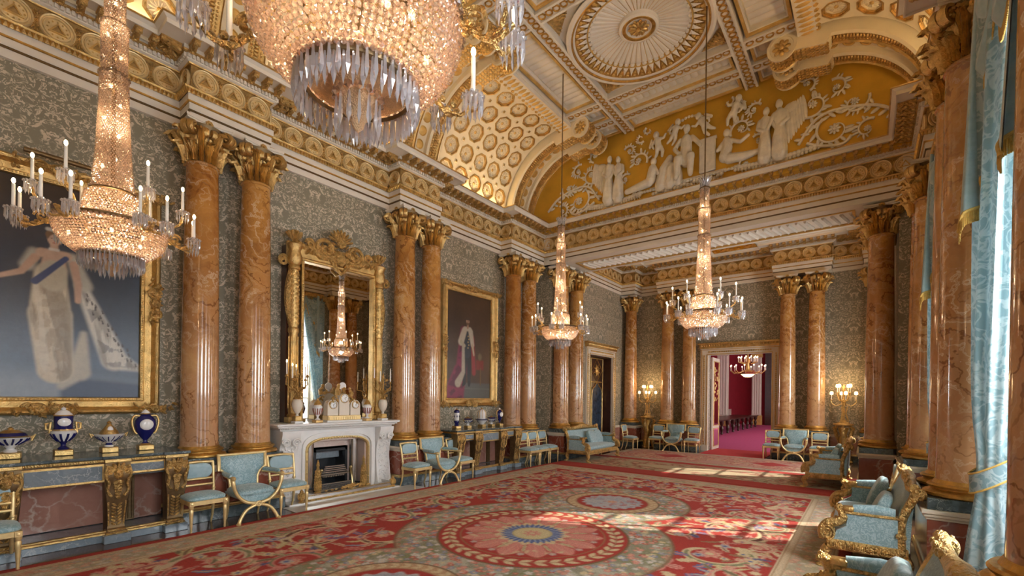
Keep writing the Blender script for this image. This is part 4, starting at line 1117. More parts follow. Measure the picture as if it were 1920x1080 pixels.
# ================================================================== seats
def cushion(b, c, s, n=18, k=12, p=.35, m=0, T=None, puff=0.):
    """rounded cushion: superellipsoid of half sizes s"""
    f = lambda v, e: math.copysign(abs(v) ** e, v)
    P = []
    for j in range(k + 1):
        v = -PI / 2 + PI * j / k; row = []
        for i in range(n):
            u = 2 * PI * i / n
            x, y, z = f(math.cos(v), .55) * f(math.cos(u), p), f(math.cos(v), .55) * f(math.sin(u), p), f(math.sin(v), .8)
            row.append((c[0] + s[0] * x, c[1] + s[1] * y, c[2] + s[2] * z + puff * (1 - x * x) * (1 - y * y) * (z > 0)))
        P.append(row)
    b.grid(P, m, T, cv=True)
def make_chair():
    t = thing('side_chair', '', 'chair')
    b = MB(); cushion(b, (0, 0, .435), (.235, .215, .045), p=.4, puff=.025); b.obj('seat', 'silk', t, smooth=60)
    b = MB(); 
    for x0, x1, y0, y1 in ((-.225, .225, -.215, -.175), (-.225, .225, .165, .20), (-.225, -.19, -.2, .19), (.19, .225, -.2, .19)): b.bbox(x0, x1, y0, y1, .355, .415, .005)
    b.obj('seat_rail', 'gold_chair', t, smooth=25)
    for s in (-1, 1):
        b = MB(); b.lathe([(.012, 0), (.016, .02), (.014, .05), (.024, .24), (.028, .30), (.020, .315), (.030, .33), (.030, .36)], 10, c=(s * .20, -.19, 0)); b.bbox(s * .20 - .03, s * .20 + .03, -.222, -.165, .355, .415, .004)
        b.lathe([(.016, 0), (.016, .008), (0, .012)], 8, T=TR(s * .20, -.222, .385) @ RX(PI / 2)); b.obj('leg', 'gold_chair', t, smooth=40)
        b = MB(); b.tube([(s * .19, .27, 0), (s * .19, .215, .12), (s * .19, .19, .26), (s * .19, .185, .40)], [.013, .017, .021, .024], 8); b.obj('leg', 'gold_chair', t, smooth=50)
        b = MB(); P = [(s * .19, .185, .40), (s * .195, .20, .55), (s * .20, .225, .70), (s * .205, .265, .86)]; b.tube(smoothpath(P, 4), .02, 8)
        b.ell((s * .195, .195, .50), (.028, .028, .022), 8, 5); b.obj('back_stile', 'gold_chair', t, smooth=50)
    b = MB(); b.tube([(-.215, .268, .865), (0, .275, .875), (.215, .268, .865)], .02, 8); b.tube([(-.2, .215, .645), (.2, .215, .645)], .016, 8); b.tube([(-.2, .2, .565), (.2, .2, .565)], .017, 8); b.obj('back_rails', 'gold_chair', t, smooth=50)
    b = MB(); cushion(b, (0, .238, .755), (.185, .03, .105), p=.25); b.obj('back_pad', 'silk_plain', t, smooth=60)
    return t
CHAIR = make_chair()
def make_armchair():
    t = thing('armchair', '', 'armchair')
    b = MB(); cushion(b, (0, -.02, .43), (.27, .25, .06), p=.45, puff=.03)
    b.obj('seat', 'silk', t, smooth=60)
    b = MB()                                  # rounded front apron under the seat
    P = [[(.26 * math.cos(a), y, .43 + .14 * math.sin(a)) for a in np.linspace(PI, 2 * PI, 15)] for y in (-.235, .2)]; b.grid(P)
    b.add([(.26 * math.cos(a), -.235, .43 + .14 * math.sin(a)) for a in np.linspace(PI, 2 * PI, 15)], [tuple(range(15))]); b.obj('seat_apron', 'silk', t, smooth=50)
    out = [(-.19, .44), (-.20, .60), (-.24, .68), (-.31, .74), (-.325, .95), (.325, .95), (.31, .74), (.24, .68), (.20, .60), (.19, .44)]
    TB = TR(0, .13, 0) @ RX(math.radians(-8)) @ Matrix(((1, 0, 0, 0), (0, 0, 1, 0), (0, 1, 0, 0), (0, 0, 0, 1)))
    b = MB(); n = len(out); cx = [(x * .90, .70 + (z - .70) * .9) for x, z in out]
    b.add([(x, z, .02) for x, z in out] + [(x, z, -.02) for x, z in cx] + [(x * .6, .70 + (z - .7) * .6, -.04) for x, z in out] + [(x, z, .05) for x, z in out],
          [(i, (i + 1) % n, n + (i + 1) % n, n + i) for i in range(n)] + [(n + i, n + (i + 1) % n, 2 * n + (i + 1) % n, 2 * n + i) for i in range(n)] + [tuple(range(2 * n, 3 * n))] + [(i, 3 * n + i, 3 * n + (i + 1) % n, (i + 1) % n) for i in range(n)] + [tuple(range(3 * n, 4 * n))[::-1]], T=TB)
    b.obj('back_pad', 'silk', t, smooth=60)
    b = MB(); F = [TB @ Vector((x, z, 0)) for x, z in out]
    b.tube(smoothpath([F[4], F[5]], 2), .022, 8)
    for s in (0, 1):
        q = F[:5] if s == 0 else F[5:][::-1]
        b.tube(smoothpath(q[:4], 4), .02, 8)
        b.bbox(-.022, .022, -.02, .02, -.23, .02, .006, T=TR(*q[4]) @ RX(math.radians(-8)))
    b.obj('back_frame', 'gold_chair', t, smooth=50)
    for s in (-1, 1):
        b = MB(); P = smoothpath([(s * .335, -.27, .66), (s * .325, -.28, .56), (s * .27, -.28, .42), (s * .16, -.28, .315), (0, -.285, .275)], 5); b.tube(P, [.03] * 6 + [.024] * (len(P) - 6), 8)
        b.ell((s * .335, -.285, .665), (.034, .05, .034), 8, 6); b.obj('front_scroll', 'gold_chair', t, smooth=50)
        b = MB(); P = smoothpath([(0, -.285, .27), (s * .15, -.29, .21), (s * .235, -.30, .10), (s * .27, -.31, .015)], 5); b.tube(P, [.024] * (len(P) - 4) + [.024, .026, .03, .032], 8)
        b.ell((s * .275, -.325, .025), (.032, .05, .025), 8, 5); b.obj('leg', 'gold_chair', t, smooth=50)
        b = MB(); b.tube(smoothpath([(s * .22, .24, 0), (s * .22, .19, .15), (s * .23, .15, .42)], 4), [.014, .015, .016, .017, .018, .02, .021, .022, .023], 8); b.obj('leg', 'gold_chair', t, smooth=50)
        b = MB(); b.tube([(s * .33, -.24, .665), (s * .315, .0, .66), (s * .27, .20, .655)], [.022, .018, .018], 8); b.obj('arm_rail', 'gold_chair', t, smooth=50)
        b = MB(); P = [(s * .335, -.20, .69), (s * .325, -.05, .695), (s * .30, .10, .69), (s * .275, .20, .685)]; b.tube(smoothpath(P, 4), [.02] + [.034] * 11 + [.02], 10, flat=.8); b.obj('arm_pad', 'silk', t, smooth=60)
    b = MB(); b.lathe([(.042, 0), (.045, .012), (.03, .02), (.02, .016), (.012, .026), (0, .028)], 12, T=TR(0, -.30, .275) @ RX(PI / 2)); b.tube([(0, -.28, .275), (0, .21, .30)], .02, 8); b.obj('rosette_boss', 'gold_chair', t, smooth=50)
    return t
ARM = make_armchair()
def make_sofa(Lh=1.0):
    t = thing('sofa', '', 'sofa')
    b = MB(); b.bbox(-Lh + .05, Lh - .05, -.40, -.33, .22, .34, .012); b.bbox(-Lh + .05, Lh - .05, .36, .41, .22, .34, .012)
    for k in range(int(Lh * 44)):
        x = -Lh + .08 + k * (2 * Lh - .16) / (Lh * 44 - 1); b.ell((x, -.402, .28), (.016, .014, .03), 5, 4)
    b.obj('seat_rail', 'gold_carved', t, smooth=40)
    b = MB(); cushion(b, (0, -.02, .40), (Lh - .09, .36, .085), 24, 12, p=.16, puff=.02); b.obj('seat_cushion', 'silk', t, smooth=60)
    b = MB(); P = [(.24, .36), (.27, .50), (.33, .70), (.42, .88), (.46, .88), (.44, .70), (.42, .40), (.42, .30)]
    b.prism([(y, z) for y, z in P][::-1], -Lh + .06, Lh - .06, T=Matrix(((0, 0, 1, 0), (1, 0, 0, 0), (0, 1, 0, 0), (0, 0, 0, 1)))); b.obj('back', 'silk', t, smooth=50)
    b = MB(); n = 26; Q = []; R = []
    for k in range(n + 1):
        u = -1 + 2 * k / n; z = .92 + .05 * math.exp(-(u * 2.2) ** 2) + .05 * abs(u) ** 6; Q.append((u * (Lh - .03), .455, z)); R.append(.05 + .03 * math.exp(-(u * 3) ** 2))
    b.tube(Q, R, 10)
    for k in range(40): 
        u = random.uniform(-1, 1); b.ell((u * Lh * .92, .42 + random.uniform(-.02, .02), .95 + .06 * math.exp(-(u * 2.2) ** 2)), (.045, .03, .03), 6, 4, R=Matrix.Rotation(random.uniform(-.6, .6), 3, 'Y'))
    b.obj('crest_rail', 'gold_carved', t, smooth=50)
    for s in (-1, 1):
        x = s * (Lh - .035)
        TX = Matrix(((0, 0, 1, x), (1, 0, 0, 0), (0, 1, 0, 0), (0, 0, 0, 1)))
        out = [(-.33, .34), (-.30, .44), (-.20, .50), (-.185, .58), (-.20, .64), (.30, .645), (.33, .34)]
        b = MB(); b.prism(out, -.03, .03, T=TX); b.obj('arm_panel', 'silk', t, smooth=0)
        fr = smoothpath([(x, -.45, .33), (x, -.46, .42), (x, -.40, .50), (x, -.30, .53), (x, -.235, .58), (x, -.26, .68), (x, -.31, .70)], 5)
        b = MB(); b.tube(fr, [.035 + .018 * math.sin(k / (len(fr) - 1) * PI) for k in range(len(fr))], 8)
        for g in (-1, 1): b.tube([(x + g * .038, -.40 + y, .41 + z) for y, z in spiral((0, 0), .085, .015, -1.5, 4.2 * PI, 32)], .016, 6)
        b.ell((x, -.40, .41), (.04, .075, .075), 10, 6)
        for k in range(26):
            u = random.random(); p = fr[int(u * (len(fr) - 1))]; b.ell((x + random.choice((-1, 1)) * .035, p[1] + random.uniform(-.03, .03), p[2] + random.uniform(-.03, .03)), (.016, .026, .026), 6, 4)
        b.obj('front_scroll', 'gold_carved', t, smooth=50)
        b = MB(); b.bbox(x - .045, x + .045, -.22, .33, .635, .665, .008); P = smoothpath([(x, .34, .30), (x, .335, .50), (x, .35, .66), (x, .43, .84), (x, .47, .93), (x, .52, .93), (x, .525, .885), (x, .49, .88)], 5)
        b.tube(P, [.045] * (len(P) - 14) + list(np.linspace(.045, .025, 14)), 8)
        b.bbox(x - .045, x + .045, -.40, .38, .235, .345, .012)
        for k in range(34): b.ell((x + s * .046, -.36 + k * .0215, .29), (.012, .013, .03), 5, 4)
        for k in range(22):
            p = P[int(random.random() * (len(P) - 8))]; b.ell((x + s * .04, p[1] + random.uniform(-.03, .03), p[2] + random.uniform(-.02, .02)), (.018, .026, .03), 6, 4)
        b.obj('arm_frame', 'gold_carved', t, smooth=45)
        b = MB(); b.tube([(x, -.13, .69), (x, .10, .70), (x, .28, .69)], [.05, .062, .05], 12, flat=.8); b.bbox(x - .05, x + .05, -.24, -.12, .665, .715, .01, 1); b.obj('arm_pad', ['silk', 'gold'], t, smooth=60)
        for y, d in ((-.38, -1), (.36, 1)):
            b = MB(); P = smoothpath([(x, y, .24), (x, y + d * .05, .16), (x, y - d * .01, .09), (x, y + d * .06, .03)], 5); b.tube(P, [.06, .062, .062, .06, .055, .048, .042, .038, .036, .036, .036, .036, .036, .036, .036, .03][:len(P)], 9)
            b.ell((x, y + d * .085, .03), (.038, .055, .03), 8, 6)
            for k in range(7): b.ell((x + random.uniform(-.05, .05), y + d * random.uniform(-.02, .06), .2 - k * .02), (.024, .024, .035), 6, 4)
            b.obj('foot', 'gold_carved', t, smooth=50)
    return t
SOFA = make_sofa(); SOFA.scale = (1, .85, 1)
def put(src, flag, label, loc, rz, group):
    if src.get('used') is None:
        src['used'] = 1; src.location = loc; src.rotation_euler = (0, 0, rz); src['label'] = label; src['group'] = group; return src
    return dup(src, label, loc, rz, group)
Q = PI / 2
CG, AG, SG = 'gilt side chairs with blue silk', 'gilt cross-framed armchairs in blue silk', 'gilt scroll-arm sofas in blue silk'
for x, y, rz, w in ((-7.06, .46, Q, 'cut off by the left edge before the near console'), (-7.20, 2.43, Q, 'between the near console and the armchair left of the fireplace'),
                    (-7.20, 3.60, Q, 'beside the left end of the fireplace hearth'), (-7.22, 6.22, Q, 'just right of the fireplace'),
                    (-7.22, 7.50, Q, 'half hidden behind the armchair right of the fireplace'),
                    (-7.22, 10.15, Q, 'nearest of the row of three'), (-7.22, 10.62, Q, 'middle of the row of three'), (-7.22, 11.10, Q, 'farthest of the row of three'),
                    (-6.75, 15.75, Q, 'in the far left corner beyond the sofa'), (-6.02, 16.36, 0, 'left of the armchair beside the left gilt candelabrum stand'),
                    (-4.76, 16.32, 0, 'against the left jamb of the far doorway'), (-2.36, 16.36, 0, 'against the right jamb of the far doorway'),
                    (-1.12, 16.34, 0, 'right of the far armchair, partly behind the sofa arm'), (.12, 9.35, -Q, 'between the two sofas on the window side')):
    put(CHAIR, 'c', 'gilt blue-seated side chair, %s' % w, (x, y, 0), rz, CG)
for x, y, rz, w in ((-7.20, 3.03, Q, 'left of the fireplace'), (-7.22, 6.86, Q, 'right of the fireplace'), (-5.38, 16.30, 0, 'left of the far doorway'), (-1.74, 16.30, 0, 'right of the far doorway')):
    put(ARM, 'a', 'gilt cross-framed armchair in pale blue silk, %s' % w, (x, y, 0), rz, AG)
sofas = [(-6.53, 12.5, Q, 'by the alcove side door'), (-.68, 12.4, -Q, 'farthest of three by the windows'), (.0, 7.12, -Q, 'middle of three by the windows'), (.0, 3.12, -Q, 'nearest, cut off by the bottom edge')]
CUSH = MB(); cushion(CUSH, (0, 0, 0), (.225, .065, .225), 20, 14, p=.30)
ME_CUSH = CUSH.mesh('cushion', 'silk', 60)
for x, y, rz, w in sofas:
    put(SOFA, 's', 'gilt sofa in pale blue silk, %s' % w, (x, y, 0), rz, SG)
    offs = (.12, .50) if x < -5 else (-.62, .62) if y > 5 else (-.62,)
    for j, o in enumerate(offs):
        M = TR(x, y, 0) @ RZ(rz) @ TR(o, .11, .645) @ RX(math.radians(-22))
        c = link('cushion', ME_CUSH, M=M); side = 'left' if j == 0 else 'right'
        tag(c, 'blue silk cushion, %s, on sofa %s' % (('near end' if (rz > 0) == (o < .3) else 'far end'), w), 'cushion', 'blue silk cushions on the sofas')
# ================================================================== console tables, porcelain, paintings
def make_console():
    t = thing('console_table', '', 'console table')           # local: front = -Y, length along X, origin at floor, back at y = .40
    Lh = 1.2; LEG = (-1.08, -.47, .47, 1.08)
    b = MB(); b.bbox(-Lh, Lh, -.42, .40, 1.03, 1.065, .006)
    for x in LEG: b.bbox(x - .15, x + .15, -.455, -.40, 1.03, 1.065, .004)
    b.obj('marble_top', 'green_marble', t, smooth=20)
    b = MB(); b.bbox(-Lh + .02, Lh - .02, -.40, .39, .985, 1.03, .01)
    for x in LEG: b.bbox(x - .13, x + .13, -.44, -.39, .985, 1.03, .006)
    for k in range(96): b.ell((-Lh + .03 + k * (2 * Lh - .06) / 95, -.405, 1.005), (.011, .012, .016), 5, 4)
    b.obj('gilt_edge', 'gold', t, smooth=30)
    MB().box(-Lh + .06, Lh - .06, -.34, .38, .80, .985).obj('frieze', 'green_marble', t, smooth=0)
    for x0, x1, z0 in ((-.98, -.57, .82), (-.36, .36, .745), (.57, .98, .82)):
        p = MB(); p.bbox(x0, x1, -.375, -.33, z0, .975, .006); p = p.obj('frieze_panel', 'gold', t, smooth=20)
        MB().bbox(x0 + .03, x1 - .03, -.382, -.34, z0 + .03, .945, .004).obj('inlay', 'blue_grey_marble', p, smooth=20)
    for x in LEG:
        b = MB()
        P = [(-.42, .985), (-.44, .92), (-.46, .84), (-.44, .76), (-.415, .70), (-.42, .62), (-.41, .55), (-.37, .40), (-.35, .25), (-.36, .17), (-.40, .13), (-.40, .10), (-.24, .10), (-.24, .985)]
        w = lambda z: np.interp(z, [.1, .14, .2, .5, .62, .75, .98], [.10, .095, .075, .095, .115, .13, .12])
        n = len(P); V = []
        for s in (-1, 1): V += [(x + s * float(w(z)), y, z) for y, z in P]
        b.add(V, [tuple(range(n)), tuple(range(n, 2 * n))[::-1]] + [(i, n + i, n + (i + 1) % n, (i + 1) % n) for i in range(n)])
        g = b.obj('leg', 'bronze_dark', t, smooth=30)
        b = MB()                              # gilt mask, scroll leaves and acanthus mounts
        b.ell((x, -.45, .85), (.052, .04, .07), 10, 7); b.ell((x, -.488, .845), (.013, .018, .022), 6, 5); b.ell((x, -.475, .81), (.022, .02, .010), 6, 4)
        for s in (-1, 1): b.ell((x + s * .02, -.482, .868), (.011, .010, .007), 6, 4)
        for k in range(9): a = math.radians(-10 + 200 * k / 8); d = Vector((math.cos(a), 0, math.sin(a))); b.ell(Vector((x, -.445, .86)) + d * .085, (.018, .025, .045), 6, 5, R=d.to_track_quat('Z', 'Y').to_matrix())
        for s in (-1, 1):
            b.tube([(x + s * (.075 + u), -.44, .86 + v) for u, v in spiral((0, 0), .045, .008, PI / 2, PI / 2 + s * 0 + 3.6 * PI, 22)], .016, 5)
            b.tube(smoothpath([(x + s * .10, -.44, .95), (x + s * .12, -.455, .84), (x + s * .09, -.45, .74), (x + s * .10, -.43, .64), (x + s * .06, -.425, .57)], 4), .017, 6)
            b.tube([(x + s * .085, -.40, .50), (x + s * .072, -.35, .2)], .010, 5)
        for k in range(6): b.ell((x, -.442 + .004 * k, .74 - k * .036), (.055 - .006 * k, .02, .03), 7, 5)
        for k in range(7):
            z = .46 - k * .04; yy = float(np.interp(z, [.17, .25, .4, .55], [-.36, -.35, -.37, -.41])) - .005
            for s in (-1, 1): b.ell((x + s * .028, yy, z), (.032, .012, .014), 6, 4, R=Matrix.Rotation(s * -.7, 3, 'Y'))
        b.bbox(x - .105, x + .105, -.415, -.23, .10, .125, .006); b.bbox(x - .095, x + .095, -.41, -.23, .135, .155, .006)
        b.obj('gilt_mount', 'gold_carved', g, smooth=50)
        MB().bbox(x - .13, x + .13, -.45, -.20, 0, .10, .006).obj('plinth_block', 'blue_grey_marble', t, smooth=20)
    b = MB(); b.bbox(-Lh + .05, Lh - .05, -.33, .38, .0, .09, .006); b.obj('plinth', 'blue_grey_marble', t, smooth=20)
    b = MB(); b.bbox(-Lh + .04, Lh - .04, -.345, -.29, .09, .12, .006); b.tube([(-Lh + .04, -.33, .135), (Lh - .04, -.33, .135)], .014, 6); b.obj('base_rail', 'gold', t, smooth=30)
    for x in (-.74, -.20, .20, .74):          # fluted pilasters of the back
        if abs(x) < .3: x = x * 1.0
        b = MB(); b.box(x - .06, x + .06, .30, .38, .10, .80)
        for k in range(3): b.tube([(x - .036 + k * .036, .30, .12), (x - .036 + k * .036, .30, .78)], .012, 6)
        if abs(x) > .3: b.obj('back_pilaster', 'bronze_dark', t, smooth=30)
    MB().box(-Lh + .08, Lh - .08, .34, .36, .10, .80).obj('back_panel', 'pink_marble', t, smooth=0)
    return t
CON = make_console()
CON.location = (-7.72, 1.07, 0); CON.rotation_euler = (0, 0, PI / 2); CON['label'] = 'gilt console table with marble top under the large portrait of a standing lady'; CON['group'] = 'gilt marble-topped consoles'
dup(CON, 'gilt console table with marble top right of the fireplace, under the smaller portrait', (-7.72, 8.66, 0), PI / 2)

def vase(kind, y, label, x=-7.80, s=1.0):
    t = thing('porcelain_vase', label, 'vase', (x, y, 1.066), random.uniform(-.2, .2) + PI / 2, 'porcelain vases on the consoles'); t.scale = (s, s, s)
    MB().bbox(-.085, .085, -.085, .085, 0, .07, .008).obj('plinth', 'gold', t, smooth=25)
    b = MB(); h = MB(); g = MB(); W_ = MB()
    if kind == 'tall':
        b.lathe([(.05, .07), (.055, .085), (.025, .11), (.025, .14), (.05, .17)], 18); b.lathe([(.095, .30), (.095, .315), (.085, .33), (.088, .47), (.085, .48)], 20)
        W_.lathe([(.05, .17), (.09, .22), (.115, .27), (.12, .285), (.095, .30)], 20); W_.ell((0, -.085, .40), (.06, .012, .05), 12, 8)
        W_.lathe([(.085, .48), (.075, .50), (.05, .53), (.02, .545)], 18); W_.lathe([(.02, .545), (.025, .56), (0, .585)], 10)
        for k in range(10): a = 2 * PI * k / 10; b.tube([(.052 * math.cos(a), .052 * math.sin(a), .172), (.092 * math.cos(a), .092 * math.sin(a), .222), (.112 * math.cos(a), .112 * math.sin(a), .262)], .012, 5)
        for s_ in (-1, 1): g.tube([(s_ * .10, 0, .30), (s_ * .15, 0, .32), (s_ * .15, 0, .38), (s_ * .11, 0, .40), (s_ * .12, 0, .27)], .014, 6)
        g.lathe([(.097, .30), (.10, .307), (.097, .315)], 20, cap=False); g.lathe([(.089, .47), (.092, .477), (.087, .485)], 20, cap=False)
    elif kind == 'tureen':
        W_.lathe([(.045, .07), (.05, .085), (.025, .11), (.05, .14), (.11, .18), (.15, .22), (.16, .235), (.15, .24), (.12, .235)], 24)
        b.lathe([(.04, .095), (.03, .115), (.045, .135)], 18, cap=False)
        g.lathe([(.10, .238), (.09, .27), (.06, .31), (.03, .35), (.02, .37), (.028, .385), (0, .41)], 18)
        W_.ell((0, -.065, .30), (.03, .012, .04), 10, 7)
        for k in range(14): a = 2 * PI * k / 14; b.tube([(.055 * math.cos(a), .055 * math.sin(a), .143), (.111 * math.cos(a), .111 * math.sin(a), .181), (.14 * math.cos(a), .14 * math.sin(a), .21)], .006, 4)
        for s_ in (-1, 1): g.tube([(s_ * .15, 0, .22), (s_ * .19, 0, .25), (s_ * .17, 0, .20)], .011, 6)
    elif kind == 'bowl':
        W_.lathe([(.05, .07), (.055, .085), (.03, .11), (.06, .15), (.13, .20), (.155, .235), (.15, .24)], 24)
        b.lathe([(.14, .24), (.12, .275), (.10, .285)], 24); g.lathe([(.155, .236), (.16, .243), (.14, .25)], 24, cap=False); g.lathe([(.10, .285), (.06, .31), (.02, .32), (.025, .335), (0, .35)], 18)
        for k in range(14): a = 2 * PI * k / 14; b.tube([(.066 * math.cos(a), .066 * math.sin(a), .157), (.131 * math.cos(a), .131 * math.sin(a), .201), (.148 * math.cos(a), .148 * math.sin(a), .222)], .011, 5)
        for s_ in (-1, 1): g.tube([(s_ * .15, 0, .22), (s_ * .19, 0, .26), (s_ * .16, 0, .19)], .012, 6)
    elif kind == 'oval':
        b.lathe([(.045, .07), (.05, .085), (.022, .11), (.025, .135), (.06, .18), (.10, .25), (.12, .33), (.115, .40), (.08, .45), (.05, .47), (.06, .49)], 22, sq=.7)
        W_.ell((0, -.075, .345), (.075, .022, .075), 14, 9); W_.lathe([(.06, .49), (.05, .505), (.03, .53), (0, .55)], 16, sq=.7)
        for s_ in (-1, 1): g.tube(smoothpath([(s_ * .06, 0, .46), (s_ * .12, 0, .46), (s_ * .145, 0, .38), (s_ * .12, 0, .26), (s_ * .09, 0, .22)], 4), .014, 6)
        g.lathe([(.048, .07), (.055, .08), (.048, .09)], 18, cap=False, sq=.8); g.lathe([(.058, .482), (.066, .49), (.06, .498)], 16, cap=False, sq=.8)
    elif kind == 'column':
        b.lathe([(.05, .07), (.06, .09), (.04, .12), (.07, .17), (.06, .20), (.045, .205)], 18); W_.lathe([(.055, .205), (.065, .25), (.07, .36), (.065, .40)], 18)
        b.lathe([(.067, .40), (.075, .43), (.06, .46), (.03, .475)], 18); g.lathe([(.03, .475), (.02, .49), (0, .52)], 12)
        for k in range(6): a = 2 * PI * k / 6; b.ell((.064 * math.cos(a), .064 * math.sin(a), .31), (.014, .014, .03), 6, 4)
    elif kind == 'boat':
        W_.lathe([(.06, .07), (.08, .10), (.10, .12), (.16, .19), (.19, .22), (.18, .225), (.09, .225)], 22)
        b.lathe([(.17, .195), (.195, .215), (.17, .23)], 22, cap=False); W_.lathe([(.09, .22), (.115, .25), (.115, .40), (.08, .46), (.04, .49)], 18); g.lathe([(.05, .485), (.03, .51), (0, .54)], 12)
        for k in range(8): a = 2 * PI * k / 8; g.tube([(.117 * math.cos(a), .117 * math.sin(a), .25), (.117 * math.cos(a), .117 * math.sin(a), .40), (.08 * math.cos(a), .08 * math.sin(a), .465)], .007, 5)
    for m_, nm, mt in ((W_, 'white_body', 'porcelain'), (b, 'blue_ground', 'cobalt'), (g, 'gilt_mounts', 'gold')):
        if m_.v: m_.obj(nm, mt, t, smooth=50)
vase('bowl', .68, 'low blue-striped porcelain bowl on the near console, at the left edge of the picture', s=1.05)
vase('tall', 1.12, 'tall blue and white lidded vase on the near console', s=1.02)
vase('tureen', 1.55, 'white and gilt lidded tureen on the near console')
vase('oval', 1.93, 'dark blue oval vase with painted medallion on the near console')
vase('column', 7.95, 'slim blue and white column vase at the left of the far console', s=.95)
vase('bowl', 8.34, 'small blue bowl left of the boat-shaped piece on the far console', s=.82)
vase('boat', 8.86, 'large white boat-shaped potpourri piece in the middle of the far console', s=.92)
vase('bowl', 9.24, 'small blue bowl right of the boat-shaped piece on the far console', s=.82)
vase('oval', 9.58, 'oval vase at the right end of the far console', s=.88)

# -------------------------------------------------- paintings (generic full-length portraits) in carved gilt frames
def painted(name, w, h, fn, res, mat, parent=None):
    """upright panel in local XZ facing -Y whose colours are painted on a fine grid"""
    nx, nz = int(w / res), int(h / res)
    X, Z = np.meshgrid(np.linspace(-w / 2, w / 2, nx + 1), np.linspace(0, h, nz + 1))
    V = np.stack([X.ravel(), np.zeros(X.size), Z.ravel()], 1)
    i = (np.arange(nz)[:, None] * (nx + 1) + np.arange(nx)[None, :]).ravel()
    F = np.stack([i, i + 1, i + nx + 2, i + nx + 1], 1)
    me = bpy.data.meshes.new(name); me.from_pydata(V.tolist(), [], F.tolist())
    C = fn(X, Z); a = me.color_attributes.new('paint', 'FLOAT_COLOR', 'POINT')
    buf = np.ones((X.size, 4), np.float32); buf[:, :3] = C.reshape(-1, 3); a.data.foreach_set('color', buf.ravel())
    me.materials.append(MAT[mat]); o = link(name, me, parent); return o
def sstep(a, b, x): t = np.clip((x - a) / (b - a), 0, 1); return t * t * (3 - 2 * t)
def vnoise(X, Y, s, seed=0):
    rs = np.random.RandomState(seed); G = rs.rand(64, 64); x, y = X * s, Y * s; i, j = np.floor(x).astype(int), np.floor(y).astype(int); u, v = x - i, y - j
    u, v = u * u * (3 - 2 * u), v * v * (3 - 2 * v); g = lambda a, b: G[a % 64, b % 64]
    return (g(i, j) * (1 - u) + g(i + 1, j) * u) * (1 - v) + (g(i, j + 1) * (1 - u) + g(i + 1, j + 1) * u) * v
def fbm(X, Y, s, seed=0, o=4): return sum(vnoise(X, Y, s * 2 ** k, seed + k) / 2 ** k for k in range(o)) / sum(1 / 2 ** k for k in range(o))
def seg_d(X, Z, p, q, r0, r1):                # signed distance to a tapered capsule
    px, pz = p; qx, qz = q; dx, dz = qx - px, qz - pz; L = dx * dx + dz * dz + 1e-9
    t = np.clip(((X - px) * dx + (Z - pz) * dz) / L, 0, 1)
    return np.hypot(X - px - t * dx, Z - pz - t * dz) - (r0 + (r1 - r0) * t)
def lay(C, m, col): m = m[..., None]; return C * (1 - m) + np.array(col) * m
def shape(C, d, col, e=.015): return lay(C, sstep(e, -e, d), col)
